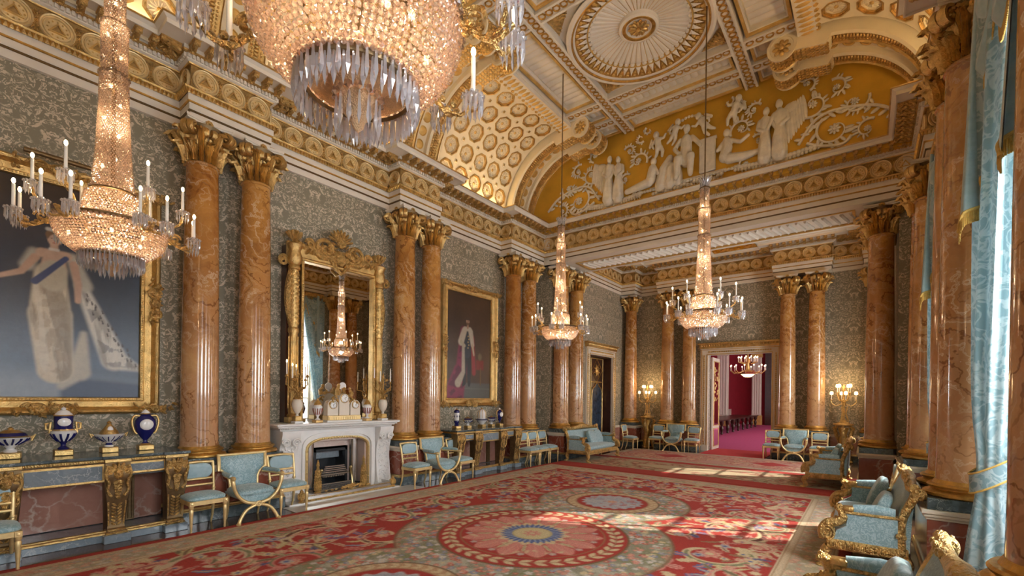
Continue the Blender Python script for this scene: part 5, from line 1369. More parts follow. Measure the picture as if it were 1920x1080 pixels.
def lady(X, Z):
    n = fbm(X, Z, 1.3, 3); n2 = fbm(X, Z, 6, 9)
    C = lay(np.ones(X.shape + (3,)) * np.array((.022, .03, .05)), sstep(1.9, .2, Z), (.10, .14, .20)); C = lay(C, sstep(2.0, 3.2, Z) * .8, (.045, .026, .012)); C = C * (.6 + .8 * n)[..., None]
    C = lay(C, sstep(.35, .05, np.abs(X + .82)) * sstep(2.2, 2.9, Z) * .6, (.12, .07, .02))
    C = lay(C, sstep(.55, .15, Z + .12 * X + .05 * n) * .55, (.30, .33, .36)); C = shape(C, np.maximum(Z - .34 + .10 * X, .08 - X), (.05, .075, .13), .05)
    tr = np.minimum(seg_d(X, Z, (.30, 1.75), (.72, .62), .07, .17), seg_d(X, Z, (.72, .62), (1.02, .50), .17, .05)); C = shape(C, tr, (.54, .51, .45), .04); C = shape(C, np.maximum(tr + .05, .5 - n2), (.25, .24, .22), .02)
    tr2 = np.minimum(seg_d(X, Z, (.34, 1.0), (.30, .40), .04, .13), seg_d(X, Z, (.30, .40), (.10, .18), .11, .05)); C = shape(C, tr2, (.42, .38, .31), .04)
    dress = np.minimum(seg_d(X, Z, (-.04, 1.85), (-.03, 1.25), .17, .23), seg_d(X, Z, (-.03, 1.25), (.03, .42), .24, .20)); C = shape(C, dress, (.52, .44, .32), .03)
    sh = sstep(-.1, -.26, dress); C = lay(C, sstep(.0, -.16, dress) * sstep(.45, .6, n2) * .5, (.50, .46, .37)); C = lay(C, sstep(.0, -.1, dress) * sstep(.55, .42, fbm(X, Z, 10, 5)) * .45, (.25, .17, .10)); C = lay(C, sstep(-.02, -.1, dress) * sstep(.06, .20, X) * .5, (.12, .10, .09))
    fo = fbm(X * 5 + Z * .6, Z * .7, 2.2, 31); C = lay(C, sstep(.0, -.03, np.minimum(dress, tr)) * sstep(.52, .36, fo) * .55, (.14, .115, .085)); C = lay(C, sstep(.0, -.03, np.minimum(dress, tr)) * sstep(.58, .72, fo) * .5, (.60, .55, .45))
    for k in range(26):
        u = (k + .5) / 26; C = shape(C, seg_d(X, Z, (.36 + .6 * u + .05 * math.sin(k * 2.3), 1.62 - 1.05 * u + .04 * math.cos(k * 3.1)), (.37 + .6 * u + .05 * math.sin(k * 2.3), 1.58 - 1.05 * u + .04 * math.cos(k * 3.1)), .008, .012), (.05, .04, .04), .006)
    C = shape(C, np.minimum(seg_d(X, Z, (.20, 2.15), (.34, 1.75), .07, .10), seg_d(X, Z, (-.22, 2.15), (-.28, 1.95), .06, .08)), (.38, .35, .29), .04)
    C = shape(C, np.minimum(seg_d(X, Z, (-.20, 2.08), (-.34, 1.84), .05, .04), np.minimum(seg_d(X, Z, (-.34, 1.84), (-.62, 1.70), .04, .028), seg_d(X, Z, (-.62, 1.70), (-.74, 1.66), .035, .02))), (.46, .29, .20))
    C = shape(C, np.minimum(seg_d(X, Z, (.22, 2.06), (.27, 1.76), .05, .045), seg_d(X, Z, (.27, 1.76), (.27, 1.50), .045, .035)), (.44, .28, .20))
    C = shape(C, np.minimum(seg_d(X, Z, (-.13, 2.16), (.13, 2.16), .07, .07), seg_d(X, Z, (0, 2.05), (0, 1.95), .13, .14)), (.48, .32, .23), .02)
    C = shape(C, seg_d(X, Z, (0, 1.92), (-.01, 1.75), .15, .15), (.42, .37, .28), .03); C = shape(C, seg_d(X, Z, (.13, 2.13), (-.20, 1.72), .035, .045), (.03, .05, .14), .01)
    C = shape(C, seg_d(X, Z, (0, 2.2), (0, 2.30), .045, .045), (.46, .31, .22)); C = shape(C, np.hypot((X) / .075, (Z - 2.39) / .10) * .08 - .08, (.50, .33, .24), .01)
    C = shape(C, np.maximum(np.hypot(X / .095, (Z - 2.45) / .085) * .09 - .09, -(np.hypot((X - .01) / .07, (Z - 2.37) / .095) * .08 - .08)), (.17, .09, .04), .01); C = shape(C, seg_d(X, Z, (-.07, 2.53), (.07, 2.53), .025, .025), (.48, .46, .42))
    for ex in (-.028, .03): C = shape(C, np.hypot(X - ex, (Z - 2.40) * 1.6) - .010, (.08, .05, .04), .006)
    C = shape(C, np.hypot(X - .002, (Z - 2.335) * 2.4) - .020, (.36, .12, .09), .006); C = shape(C, seg_d(X, Z, (.0, 2.40), (.004, 2.362), .006, .009), (.42, .25, .17), .008)
    C = lay(C, sstep(.03, .01, np.abs(Z - 2.235)) * sstep(.07, .05, np.abs(X)) * .7, (.6, .58, .54))
    C = shape(C, np.maximum(np.hypot((X + 1.0) / .55, (Z - 1.40) / .22) * .3 - .3, X + .58), (.07, .05, .05), .05); C = shape(C, seg_d(X, Z, (-1.2, 1.68), (-.74, 1.60), .03, .03), (.30, .16, .09), .03)
    return C
def gent(X, Z):
    n = fbm(X, Z, 1.6, 13); C = np.ones(X.shape + (3,)) * np.array((.065, .035, .018)) * (.5 + n)[..., None]
    C = lay(C, sstep(.25, .7, X) * sstep(2.6, 1.2, Z) * .6, (.12, .065, .03)); C = lay(C, sstep(.46, .40, Z) * .9, (.09, .095, .085)); C = lay(C, sstep(.02, .0, np.abs(Z - .27)) * .6, (.17, .17, .15))
    robe = np.minimum(seg_d(X, Z, (-.16, 1.85), (-.24, .75), .13, .22), seg_d(X, Z, (-.30, .70), (-.50, .10), .25, .38)); C = shape(C, robe, (.20, .015, .05), .05); C = shape(C, np.maximum(robe + .06, .45 - fbm(X, Z, 5, 4)), (.10, .008, .03), .04)
    C = shape(C, seg_d(X, Z, (.20, 1.7), (.27, .72), .07, .08), (.25, .03, .03), .03)
    for x in (-.09, .06): C = shape(C, seg_d(X, Z, (x, 1.25), (x * 1.3, .42), .09, .055), (.018, .018, .022)); C = shape(C, seg_d(X, Z, (x * 1.3, .42), (x * 1.6 - .02, .37), .055, .045), (.012, .012, .014))
    C = shape(C, seg_d(X, Z, (-.01, 1.75), (-.01, 1.25), .15, .14), (.03, .035, .045), .02); C = shape(C, np.minimum(seg_d(X, Z, (-.17, 1.45), (-.16, .72), .05, .07), seg_d(X, Z, (-.16, .72), (-.36, .42), .07, .12)), (.38, .32, .24), .03)
    C = shape(C, np.minimum(seg_d(X, Z, (-.14, 1.85), (-.26, 1.55), .10, .11), seg_d(X, Z, (.12, 1.85), (.20, 1.50), .09, .07)), (.46, .40, .31), .03); C = shape(C, seg_d(X, Z, (-.12, 1.92), (.10, 1.92), .06, .06), (.47, .41, .32), .02)
    C = shape(C, seg_d(X, Z, (-.26, 1.55), (-.12, 1.45), .05, .04), (.40, .34, .24), .02); C = shape(C, seg_d(X, Z, (.2, 1.48), (.26, 1.22), .04, .03), (.42, .33, .22), .02)
    for k in range(5): C = shape(C, np.hypot(X - (.02 + .03 * (k % 2)), Z - (1.72 - .08 * k)) - .022, (.42, .30, .12), .012)
    C = shape(C, seg_d(X, Z, (0, 1.96), (0, 2.06), .035, .035), (.36, .21, .14)); C = shape(C, np.hypot(X / .068, (Z - 2.13) / .09) * .08 - .08, (.42, .25, .17), .01)
    C = shape(C, np.maximum(np.hypot(X / .073, (Z - 2.18) / .065) * .07 - .07, 2.165 - Z), (.08, .05, .03), .01); C = shape(C, np.maximum(np.hypot(X / .06, (Z - 2.075) / .05) * .06 - .06, Z - 2.10), (.17, .09, .05), .01)
    for ex in (-.022, .024): C = shape(C, np.hypot(X - ex, (Z - 2.14) * 1.6) - .009, (.06, .04, .03), .006)
    C = shape(C, np.maximum(np.abs(X - .52) - .16, np.abs(Z - .95) - .14), (.20, .03, .02), .03); C = shape(C, np.hypot(X - .52, (Z - 1.18) * .8) - .08, (.17, .12, .06), .03); C = shape(C, np.maximum(np.abs(X - .55) - .02, np.abs(Z - .62) - .25), (.16, .09, .03), .02)
    return C
def picture(loc, w, h, fn, fw, label, res, seed):
    """gilt frame with opening w x h, moulding fw wide; local front = -Y"""
    t = thing('painting', label, 'painting', loc, PI / 2, 'gilt-framed portraits on the left wall')
    cv = painted('canvas', w, h, fn, res, 'oil_paint', t); cv.location = (0, .02, 0)
    MB().box(-w / 2 - fw * .8, w / 2 + fw * .8, .03, .05, -fw * .8, h + fw * .8).obj('backing', 'dark_wood', t, smooth=0)
    rect = lambda e: [(-w / 2 - e, -e), (w / 2 + e, -e), (w / 2 + e, h + e), (-w / 2 - e, h + e)]
    TF = Matrix(((1, 0, 0, 0), (0, 0, -1, 0), (0, 1, 0, 0), (0, 0, 0, 1)))
    prof = [(-.012, -.012), (.0, .02), (.03, .03), (.045, .015), (fw * .55, .03), (fw * .75, .085), (fw * .88, .10), (fw, .07), (fw, -.05)]
    b = MB()
    for i in range(len(prof) - 1):
        A, B = rect(prof[i][0]), rect(prof[i + 1][0])
        for k in range(4):
            q = (k + 1) % 4; b.add([(*A[k], prof[i][1]), (*A[q], prof[i][1]), (*B[q], prof[i + 1][1]), (*B[k], prof[i + 1][1])], [(0, 1, 2, 3)], T=TF)
    b.obj('frame', 'gold', t, smooth=25)
    b = MB(); per = 2 * (w + h); n = int(per / .032)
    def at(s, e):
        for (L, f) in ((w, lambda q: (-w / 2 + q, -e)), (h, lambda q: (w / 2 + e, q)), (w, lambda q: (w / 2 - q, h + e)), (h, lambda q: (-w / 2 - e, h - q))):
            if s <= L: return f(s)
            s -= L
        return f(0)
    for k in range(n): x, z = at(per * k / n, .015); b.ell((x, -.03, z), (.011, .012, .011), 5, 4)
    tag(b.obj('bead_edge', 'gold', t), None, kind='stuff')
    rs = random.Random(seed)
    def spray(name, cx, cz, hor, size):
        b = MB()
        for s in (-1, 1):
            d = (s, 0) if hor else (0, s)
            b.tube([(cx + (d[0] * (size * .45 + u) + (0 if hor else v)), -.085, cz + (d[1] * (size * .45 + u) + (v if hor else 0))) for u, v in spiral((0, 0), size * .24, size * .05, PI, PI + s * 3.2 * PI, 20)], .02, 5)
        for k in range(int(26 * size / .3)):
            u = rs.gauss(0, size * .55); v = rs.uniform(-1, 1) * fw * .34
            x, z = (cx + u, cz + v) if hor else (cx + v, cz + u); a = rs.uniform(0, PI)
            b.ell((x, -.085 - rs.random() * .02, z), (.045, .025, .020), 6, 4, R=Matrix.Rotation(a, 3, 'Y'))
        b.ell((cx, -.10, cz), (.07, .045, .07), 9, 6); b.obj(name, 'gold_carved', t, smooth=60)
    e = fw * .7
    for x in (-w / 2 - e, w / 2 + e):
        for z in (-e, h + e): spray('corner_ornament', x, z, True, .20); 
        spray('side_ornament', x, h / 2, False, .34)
    for z in (-e, h + e): spray('side_ornament', 0, z, True, .34)
    return t
picture((-8.165, 1.07, 1.765), 1.76, 2.70, lambda X, Z: lady(X / .84, Z / .84), .21, 'large gilt-framed portrait of a standing lady in a pale gown above the near console', .011, 1)
picture((-8.165, 8.78, 1.79), 1.66, 2.68, lambda X, Z: gent((X + .07) / .93, Z / .93), .20, 'gilt-framed portrait of a standing man in a robe, right of the fireplace', .013, 2)
pl = thing('picture_light', 'slim brass picture light above the large portrait of a lady', 'lamp', (-7.95, 1.07, 4.72))
MB().tube([(0, -.30, 0), (0, .30, 0)], .03, 10).obj('tube', 'bronze_dark', pl)
b = MB()
for y in (-.2, .2): b.tube([(0, y, 0), (-.06, y, .06), (-.13, y, .04)], .01, 6)
b.obj('bracket', 'brass', pl)
# ================================================================== crystal chandeliers
def bead_proto(kind):
    if kind == 'bead':      # cut bead, 14-sided
        v = [(0, 0, 1)] + [(math.cos(a) * .9, math.sin(a) * .9, .45) for a in np.arange(6) * PI / 3] + [(math.cos(a) * .9, math.sin(a) * .9, -.45) for a in np.arange(6) * PI / 3 + PI / 6] + [(0, 0, -1)]
        f = [(0, 1 + i, 1 + (i + 1) % 6) for i in range(6)] + [(1 + i, 7 + i, 1 + (i + 1) % 6) for i in range(6)] + [(1 + (i + 1) % 6, 7 + i, 7 + (i + 1) % 6) for i in range(6)] + [(13, 7 + (i + 1) % 6, 7 + i) for i in range(6)]
    else:                   # long pointed drop, unit height downwards
        v = [(0, 0, 0)] + [(math.cos(a) * .5, math.sin(a) * .5, -.12) for a in np.arange(4) * PI / 2] + [(math.cos(a), math.sin(a), -.72) for a in np.arange(4) * PI / 2] + [(0, 0, -1)]
        f = [(0, 1 + i, 1 + (i + 1) % 4) for i in range(4)] + [(1 + i, 5 + i, 5 + (i + 1) % 4, 1 + (i + 1) % 4) for i in range(4)] + [(9, 5 + (i + 1) % 4, 5 + i) for i in range(4)]
    return np.array(v, float), f
def scatter(name, kind, pts, sizes, parent, mat='crystal'):
    """many small cut-glass pieces joined into one mesh; pts Nx3, sizes Nx3"""
    V, F = bead_proto(kind); P = np.array(pts, float); S = np.array(sizes, float); N = len(P); rs = np.random.RandomState(1)
    A = rs.rand(N) * 6.28; c, s = np.cos(A)[:, None], np.sin(A)[:, None]
    X = V[None, :, 0] * c - V[None, :, 1] * s; Y = V[None, :, 0] * s + V[None, :, 1] * c
    W_ = np.stack([P[:, None, 0] + X * S[:, None, 0], P[:, None, 1] + Y * S[:, None, 1], P[:, None, 2] + V[None, :, 2] * S[:, None, 2]], 2).reshape(-1, 3)
    k = len(V); fs = []
    for i in range(N): b_ = i * k; fs.extend([tuple(b_ + j for j in f) for f in F])
    me = bpy.data.meshes.new(name); me.from_pydata(W_.tolist(), [], fs); me.materials.append(MAT[mat]); me.update()
    return tag(link(name, me, parent), None, kind='stuff')
def ringpts(r, z, n, ph=0.): return [(r * math.cos(2 * PI * (k + ph) / n), r * math.sin(2 * PI * (k + ph) / n), z) for k in range(n)]
def make_chandelier():
    t = thing('chandelier', '', 'chandelier')       # origin on the axis at floor level
    Z0 = 2.90
    pts = []; sz = []
    def strand_surface(prof, pitch, s):
        """rings of beads following a profile of (radius, height)"""
        L = [0]
        for i in range(len(prof) - 1): L.append(L[-1] + math.hypot(prof[i + 1][0] - prof[i][0], prof[i + 1][1] - prof[i][1]))
        n = max(1, int(L[-1] / (pitch * .9)))
        for k in range(n + 1):
            q = L[-1] * k / n; r = float(np.interp(q, L, [p[0] for p in prof])); z = float(np.interp(q, L, [p[1] for p in prof]))
            m_ = max(6, int(2 * PI * r / pitch))
            for p in ringpts(r, z, m_, .5 * (k % 2)): pts.append(p); sz.append((s * .5, s * .5, s * .5))
    bowl = [(.405, Z0 + .44), (.400, Z0 + .39), (.375, Z0 + .32), (.33, Z0 + .26), (.27, Z0 + .21), (.235, Z0 + .19)]
    strand_surface(bowl, .0245, .0235)
    strand_surface([(.19, Z0 + .74), (.205, Z0 + .68), (.205, Z0 + .58), (.19, Z0 + .50)], .022, .021)
    strand_surface([(.075, Z0 + 2.66), (.07, Z0 + 2.32)], .020, .019)
    strand_surface([(.095, Z0 + 2.28), (.09, Z0 + 1.86)], .020, .019)
    strand_surface([(.10, Z0 + 1.82), (.105, Z0 + 1.5), (.125, Z0 + 1.1), (.15, Z0 + .80)], .020, .019)
    scatter('bead_strands', 'bead', pts, sz, t)
    pts, sz = [], []
    for p in ringpts(.235, Z0 + .20, 46): pts.append(p); sz.append((.011, .011, .125))
    for p in ringpts(.215, Z0 + .19, 40, .5): pts.append(p); sz.append((.010, .010, .14))
    for p in ringpts(.085, Z0 + .13, 14): pts.append(p); sz.append((.010, .010, .14))
    for p in ringpts(.075, Z0 + 2.69, 10): pts.append(p); sz.append((.010, .010, -.10))
    scatter('drops', 'drop', pts, sz, t, 'crystal_daylit')
    pts, sz = [], []
    for p in ringpts(.232, Z0 + .205, 40): pts.append(p); sz.append((.017, .017, .017))
    for p in ringpts(.088, Z0 + .14, 14): pts.append(p); sz.append((.018, .018, .018))
    for r, z, n in ((.415, Z0 + .45, 70), (.16, Z0 + .79, 34), (.105, Z0 + 1.84, 26), (.098, Z0 + 2.30, 24)):
        for p in ringpts(r, z, n): pts.append(p); sz.append((.016, .016, .016))
    scatter('rim_beads', 'bead', pts, sz, t)
    b = MB()                                   # glass crown of upright leaves
    for k in range(14):
        a = 2 * PI * k / 14; d = Vector((math.cos(a), math.sin(a), 1.3)).normalized(); b.ell(Vector((0, 0, Z0 + 2.74)) + d * .07 + Vector((.02 * math.cos(a), .02 * math.sin(a), 0)), (.014, .03, .085), 6, 5, R=d.to_track_quat('Z', 'Y').to_matrix())
    b.obj('glass_crown', 'crystal_daylit', t, smooth=0)
    b = MB()                                   # gilt frame
    for r, z, w in ((.41, Z0 + .465, .016), (.16, Z0 + .77, .012), (.20, Z0 + .47, .012), (.10, Z0 + 1.85, .010), (.095, Z0 + 2.31, .010), (.08, Z0 + 2.68, .010)):
        b.tube(ringpts(r, z, 40), w, 6, closed=True)
    b.lathe([(.228, Z0 + .20), (.222, Z0 + .175), (.205, Z0 + .165), (.20, Z0 + .18)], 40, cap=False)
    for k in range(6):
        a = PI / 3 * k; c, s = math.cos(a), math.sin(a)
        b.tube([(.41 * c, .41 * s, Z0 + .46), (.30 * c, .30 * s, Z0 + .47), (.20 * c, .20 * s, Z0 + .48)], .008, 5)
    b.tube([(0, 0, Z0 + .40), (0, 0, Z0 + 2.75)], .018, 8)
    b.obj('gilt_frame', 'bronze_dark', t)
    b = MB(); b.lathe([(.195, Z0 + .185), (.12, Z0 + .20), (.085, Z0 + .16), (.08, Z0 + .14)], 40, cap=False); b.lathe([(.08, Z0 + .14), (.06, Z0 + .08), (.03, Z0 + .05), (.02, Z0 + .02), (0, Z0 + .0)], 16, cap=False)
    for k in range(24):                        # small faceted plates lining the bottom dish
        pass
    b.obj('bottom_dish', 'gold_net', t)
    # arms: six scrolled branches, three candles each
    arm = MB()
    for P in (smoothpath([(.40, 0, Z0 + .44), (.48, 0, Z0 + .38), (.55, 0, Z0 + .36), (.62, 0, Z0 + .42)], 4), smoothpath([(.40, 0, Z0 + .46), (.45, 0, Z0 + .56), (.50, 0, Z0 + .60), (.52, 0, Z0 + .68)], 4)): arm.tube(P, .012, 6)
    arm.tube([(.46 + x, 0, Z0 + .45 + z) for x, z in spiral((0, 0), .05, .012, 0, 3 * PI, 18)], .010, 5)
    for s in (-1, 1): arm.tube(smoothpath([(.53, 0, Z0 + .37), (.57, s * .06, Z0 + .35), (.60, s * .10, Z0 + .40)], 4), .010, 6)
    for k in range(8): arm.ell((.43 + .02 * k, .012 * (-1) ** k, Z0 + .40 + .03 * math.sin(k)), (.02, .014, .016), 6, 4)
    me_arm = arm.mesh('arm', 'gold_carved', 50)
    CUPS = [(.61, -.105, Z0 + .41), (.61, .105, Z0 + .41), (.52, 0, Z0 + .69)]
    cup = MB(); cup.lathe([(.012, 0), (.016, .01), (.048, .03), (.052, .035), (.02, .036), (.018, .06), (.0, .06)], 12); me_cup = cup.mesh('drip_pan', 'crystal_daylit', 0)
    can = MB().lathe([(.0125, .05), (.0115, .235), (0, .24)], 10).mesh('candle', 'candle'); fl = MB().ell((0, 0, .262), (.013, .013, .024), 8, 6).mesh('flame', 'flame')
    dp, ds = [], []
    for p in ringpts(.05, .032, 12): dp.append(p); ds.append((.007, .007, .085))
    for p in ringpts(.042, .032, 10, .5): dp.append(p); ds.append((.006, .006, .105))
    bp, bs = [], []
    for p in ringpts(.052, .036, 12): bp.append(p); bs.append((.011, .011, .011))
    first = None
    for k in range(6):
        a = PI / 3 * k + .26; A = link('arm', me_arm, t, M=RZ(a))
        for c in CUPS:
            u = link('candle_cup', me_cup, A, c)
            if first is None: first = (scatter('cup_drops', 'drop', dp, ds, A, 'crystal_daylit').data, scatter('cup_beads', 'bead', bp, bs, A, 'crystal_daylit').data); 
            # drops, candle and flame ride on the arm
            for nm, me in (('candle', can), ('flame', fl)): link(nm, me, A, c)
            for nm, me in (('cup_drops', first[0]), ('cup_beads', first[1])):
                tag(link(nm, me, A, c), None, kind='stuff')
    for o in [q for q in t.children_recursive if q.name.split('.')[0] in ('cup_drops', 'cup_beads') and tuple(q.location) == (0, 0, 0)]: bpy.data.objects.remove(o)
    b = MB()                                   # bare bulbs inside the stem and basket
    for k, (r, z) in enumerate([(.02, 2.5), (.03, 2.38), (.05, 2.2), (.05, 2.02), (.05, 1.92), (.06, 1.72), (.05, 1.6), (.07, 1.45), (.07, 1.28), (.08, 1.12), (.09, .98), (.14, .62), (.13, .56), (.28, .36), (.30, .38), (.29, .34), (.27, .37)]):
        a = k * 2.4; b.ell((r * math.cos(a), r * math.sin(a), Z0 + z), (.013, .013, .02), 7, 6)
    b.obj('bulbs', 'flame', t)
    MB().tube([(0, 0, Z0 + 2.7), (0, 0, 8.965)], .012, 6).obj('hanging_rod', 'bronze_dark', t)
    return t
CH = make_chandelier()
for k, (x, y, w) in enumerate(((-5.50, 1.10, 'hanging in front of the large portrait at the left'), (-1.63, 1.08, 'seen from close below at the top of the picture'), (-5.33, 8.60, 'hanging before the left columns by the row of three chairs'), (-2.32, 8.53, 'hanging before the far doorway'))):
    lab = 'tall lit crystal chandelier, %s' % w
    if k == 0: CH.location = (x, y, 0); CH['label'] = lab; CH['group'] = 'crystal chandeliers'; o = CH
    else: o = dup(CH, lab, (x, y, 0), .35 * k, 'crystal chandeliers')
    for z, e in ((3.22, 10), (3.55, 8), (4.3, 2.5), (5.2, 1.2)):
        ld = bpy.data.lights.new('chandelier_glow', 'POINT'); ld.energy = e; ld.color = (1, .72, .42); ld.shadow_soft_size = .05
        lo = bpy.data.objects.new('chandelier_glow', ld); COL.objects.link(lo); lo.location = (x, y, z)

# ================================================================== gilt stands with branched candelabra against the far wall
def torchere(x, y, label1, label2):
    s = thing('candelabrum_stand', label1, 'stand', (x, y, 0), 0, 'gilt tripod stands')
    b = MB(); b.prism([(.24 * math.cos(a), .24 * math.sin(a)) for a in np.arange(3) * 2 * PI / 3 - PI / 2], 0, .05); b.obj('base', 'gold_deep', s, smooth=20)
    for k in range(3):
        a = 2 * PI * k / 3 - PI / 2; c, q = math.cos(a), math.sin(a)
        b = MB(); P = smoothpath([(.20 * c, .20 * q, .05), (.15 * c, .15 * q, .25), (.10 * c, .10 * q, .50), (.19 * c, .19 * q, .78), (.24 * c, .24 * q, .98), (.17 * c, .17 * q, 1.10)], 5); b.tube(P, [.035 + .02 * math.sin(i / (len(P) - 1) * PI * 2.2) ** 2 for i in range(len(P))], 8)
        b.ell((.25 * c, .25 * q, 1.0), (.06, .06, .07), 8, 6); b.ell((.21 * c, .21 * q, .03), (.06, .06, .035), 8, 5); b.obj('leg', 'gold_carved', s, smooth=50)
    b = MB(); b.lathe([(.05, .05), (.07, .2), (.05, .35), (.10, .55), (.13, .68), (.08, .85), (.14, 1.05)], 14); b.obj('core', 'gold_deep', s)
    b = MB(); b.lathe([(.15, 1.08), (.25, 1.12), (.26, 1.15), (.24, 1.17), (0, 1.17)], 20); b.obj('top', 'gold', s)
    t = thing('branched_candelabrum', label2, 'candelabrum', (x, y, 1.171), 0, 'lit gilt candelabra on stands')
    b = MB(); b.lathe([(.16, 0), (.16, .03), (.09, .05), (.09, .10), (.03, .13), (.03, .2), (.05, .3), (.03, .45), (.025, .60), (.05, .64), (.02, .7), (.03, .9), (.045, 1.0), (.03, 1.1), (0, 1.18)], 12)
    for k in range(3): a = 2 * PI * k / 3; b.tube([(.12 * math.cos(a), .12 * math.sin(a), .06), (.06 * math.cos(a), .06 * math.sin(a), .3), (.09 * math.cos(a), .09 * math.sin(a), .5)], .018, 6)
    b.obj('stem', 'gold_carved', t)
    for k in range(8):
        up = k % 2; a = 2 * PI * k / 8 + .2; R = .19 if up else .30; z = .90 if up else .68; d = Vector((math.cos(a), math.sin(a), 0))
        b = MB(); b.tube(smoothpath([Vector((0, 0, .62 + .1 * up)), Vector((0, 0, .52 + .15 * up)) + d * R * .6, Vector((0, 0, z - .06)) + d * R, Vector((0, 0, z)) + d * R], 4), .012, 6)
        b.lathe([(.012, 0), (.032, .012), (.016, .025)], 8, c=tuple(d * R + Vector((0, 0, z)))); br = b.obj('branch', 'gold', t)
        c = MB().lathe([(.011, .02), (.010, .20), (0, .20)], 8).obj('candle', 'candle', br, tuple(d * R + Vector((0, 0, z))))
        MB().lathe([(.036, .17), (.046, .185), (.046, .235), (.03, .265), (.012, .27)], 10).obj('shade', 'shade_lit', br, tuple(d * R + Vector((0, 0, z))))
    ld = bpy.data.lights.new('candelabrum_glow', 'POINT'); ld.energy = 9; ld.color = (1, .68, .34); ld.shadow_soft_size = .12
    lo = bpy.data.objects.new('candelabrum_glow', ld); COL.objects.link(lo); lo.location = (x, y - .12, 2.45)
torchere(-6.56, 16.86, 'carved gilt tripod stand left of the far doorway', 'lit gilt candelabrum on the stand left of the far doorway')
torchere(-.56, 16.86, 'carved gilt tripod stand right of the far doorway', 'lit gilt candelabrum on the stand right of the far doorway')
# ================================================================== carpets (pattern woven = colour painted per point of a fine grid)
def fast_grid(name, X, Y, Zv, C, mat):
    ny, nx = X.shape; n = X.size
    me = bpy.data.meshes.new(name)
    i = (np.arange(ny - 1)[:, None] * nx + np.arange(nx - 1)[None, :]).ravel(); F = np.stack([i, i + 1, i + nx + 1, i + nx], 1)
    ring = np.concatenate([np.arange(nx), np.arange(1, ny) * nx + nx - 1, (ny - 1) * nx + np.arange(nx - 2, -1, -1), np.arange(ny - 2, 0, -1) * nx]); m_ = len(ring)
    co = np.stack([X.ravel(), Y.ravel(), np.full(n, Zv)], 1); low = co[ring].copy(); low[:, 2] = .0005; co = np.concatenate([co, low])
    r2 = np.roll(ring, -1); l1 = n + np.arange(m_); l2 = n + np.roll(np.arange(m_), -1); S = np.stack([ring, l1, l2, r2], 1); F = np.concatenate([F, S])
    me.vertices.add(len(co)); me.vertices.foreach_set('co', co.astype(np.float32).ravel()); me.loops.add(F.size); me.loops.foreach_set('vertex_index', F.astype(np.int32).ravel())
    me.polygons.add(len(F)); me.polygons.foreach_set('loop_start', (np.arange(len(F)) * 4).astype(np.int32)); me.update(calc_edges=True); me.validate()
    a = me.color_attributes.new('paint', 'FLOAT_COLOR', 'POINT'); buf = np.ones((len(co), 4), np.float32); buf[:n, :3] = C.reshape(-1, 3); buf[n:, :3] = C.reshape(-1, 3)[ring]; a.data.foreach_set('color', buf.ravel())
    me.materials.append(MAT[mat]); return me
RED, BEI, PNK, CRM, GRN, BLU, SAG, WHT, DRK = (.37, .032, .020), (.56, .43, .28), (.58, .22, .17), (.58, .45, .26), (.22, .22, .11), (.10, .13, .27), (.27, .25, .17), (.55, .51, .47), (.14, .05, .03)
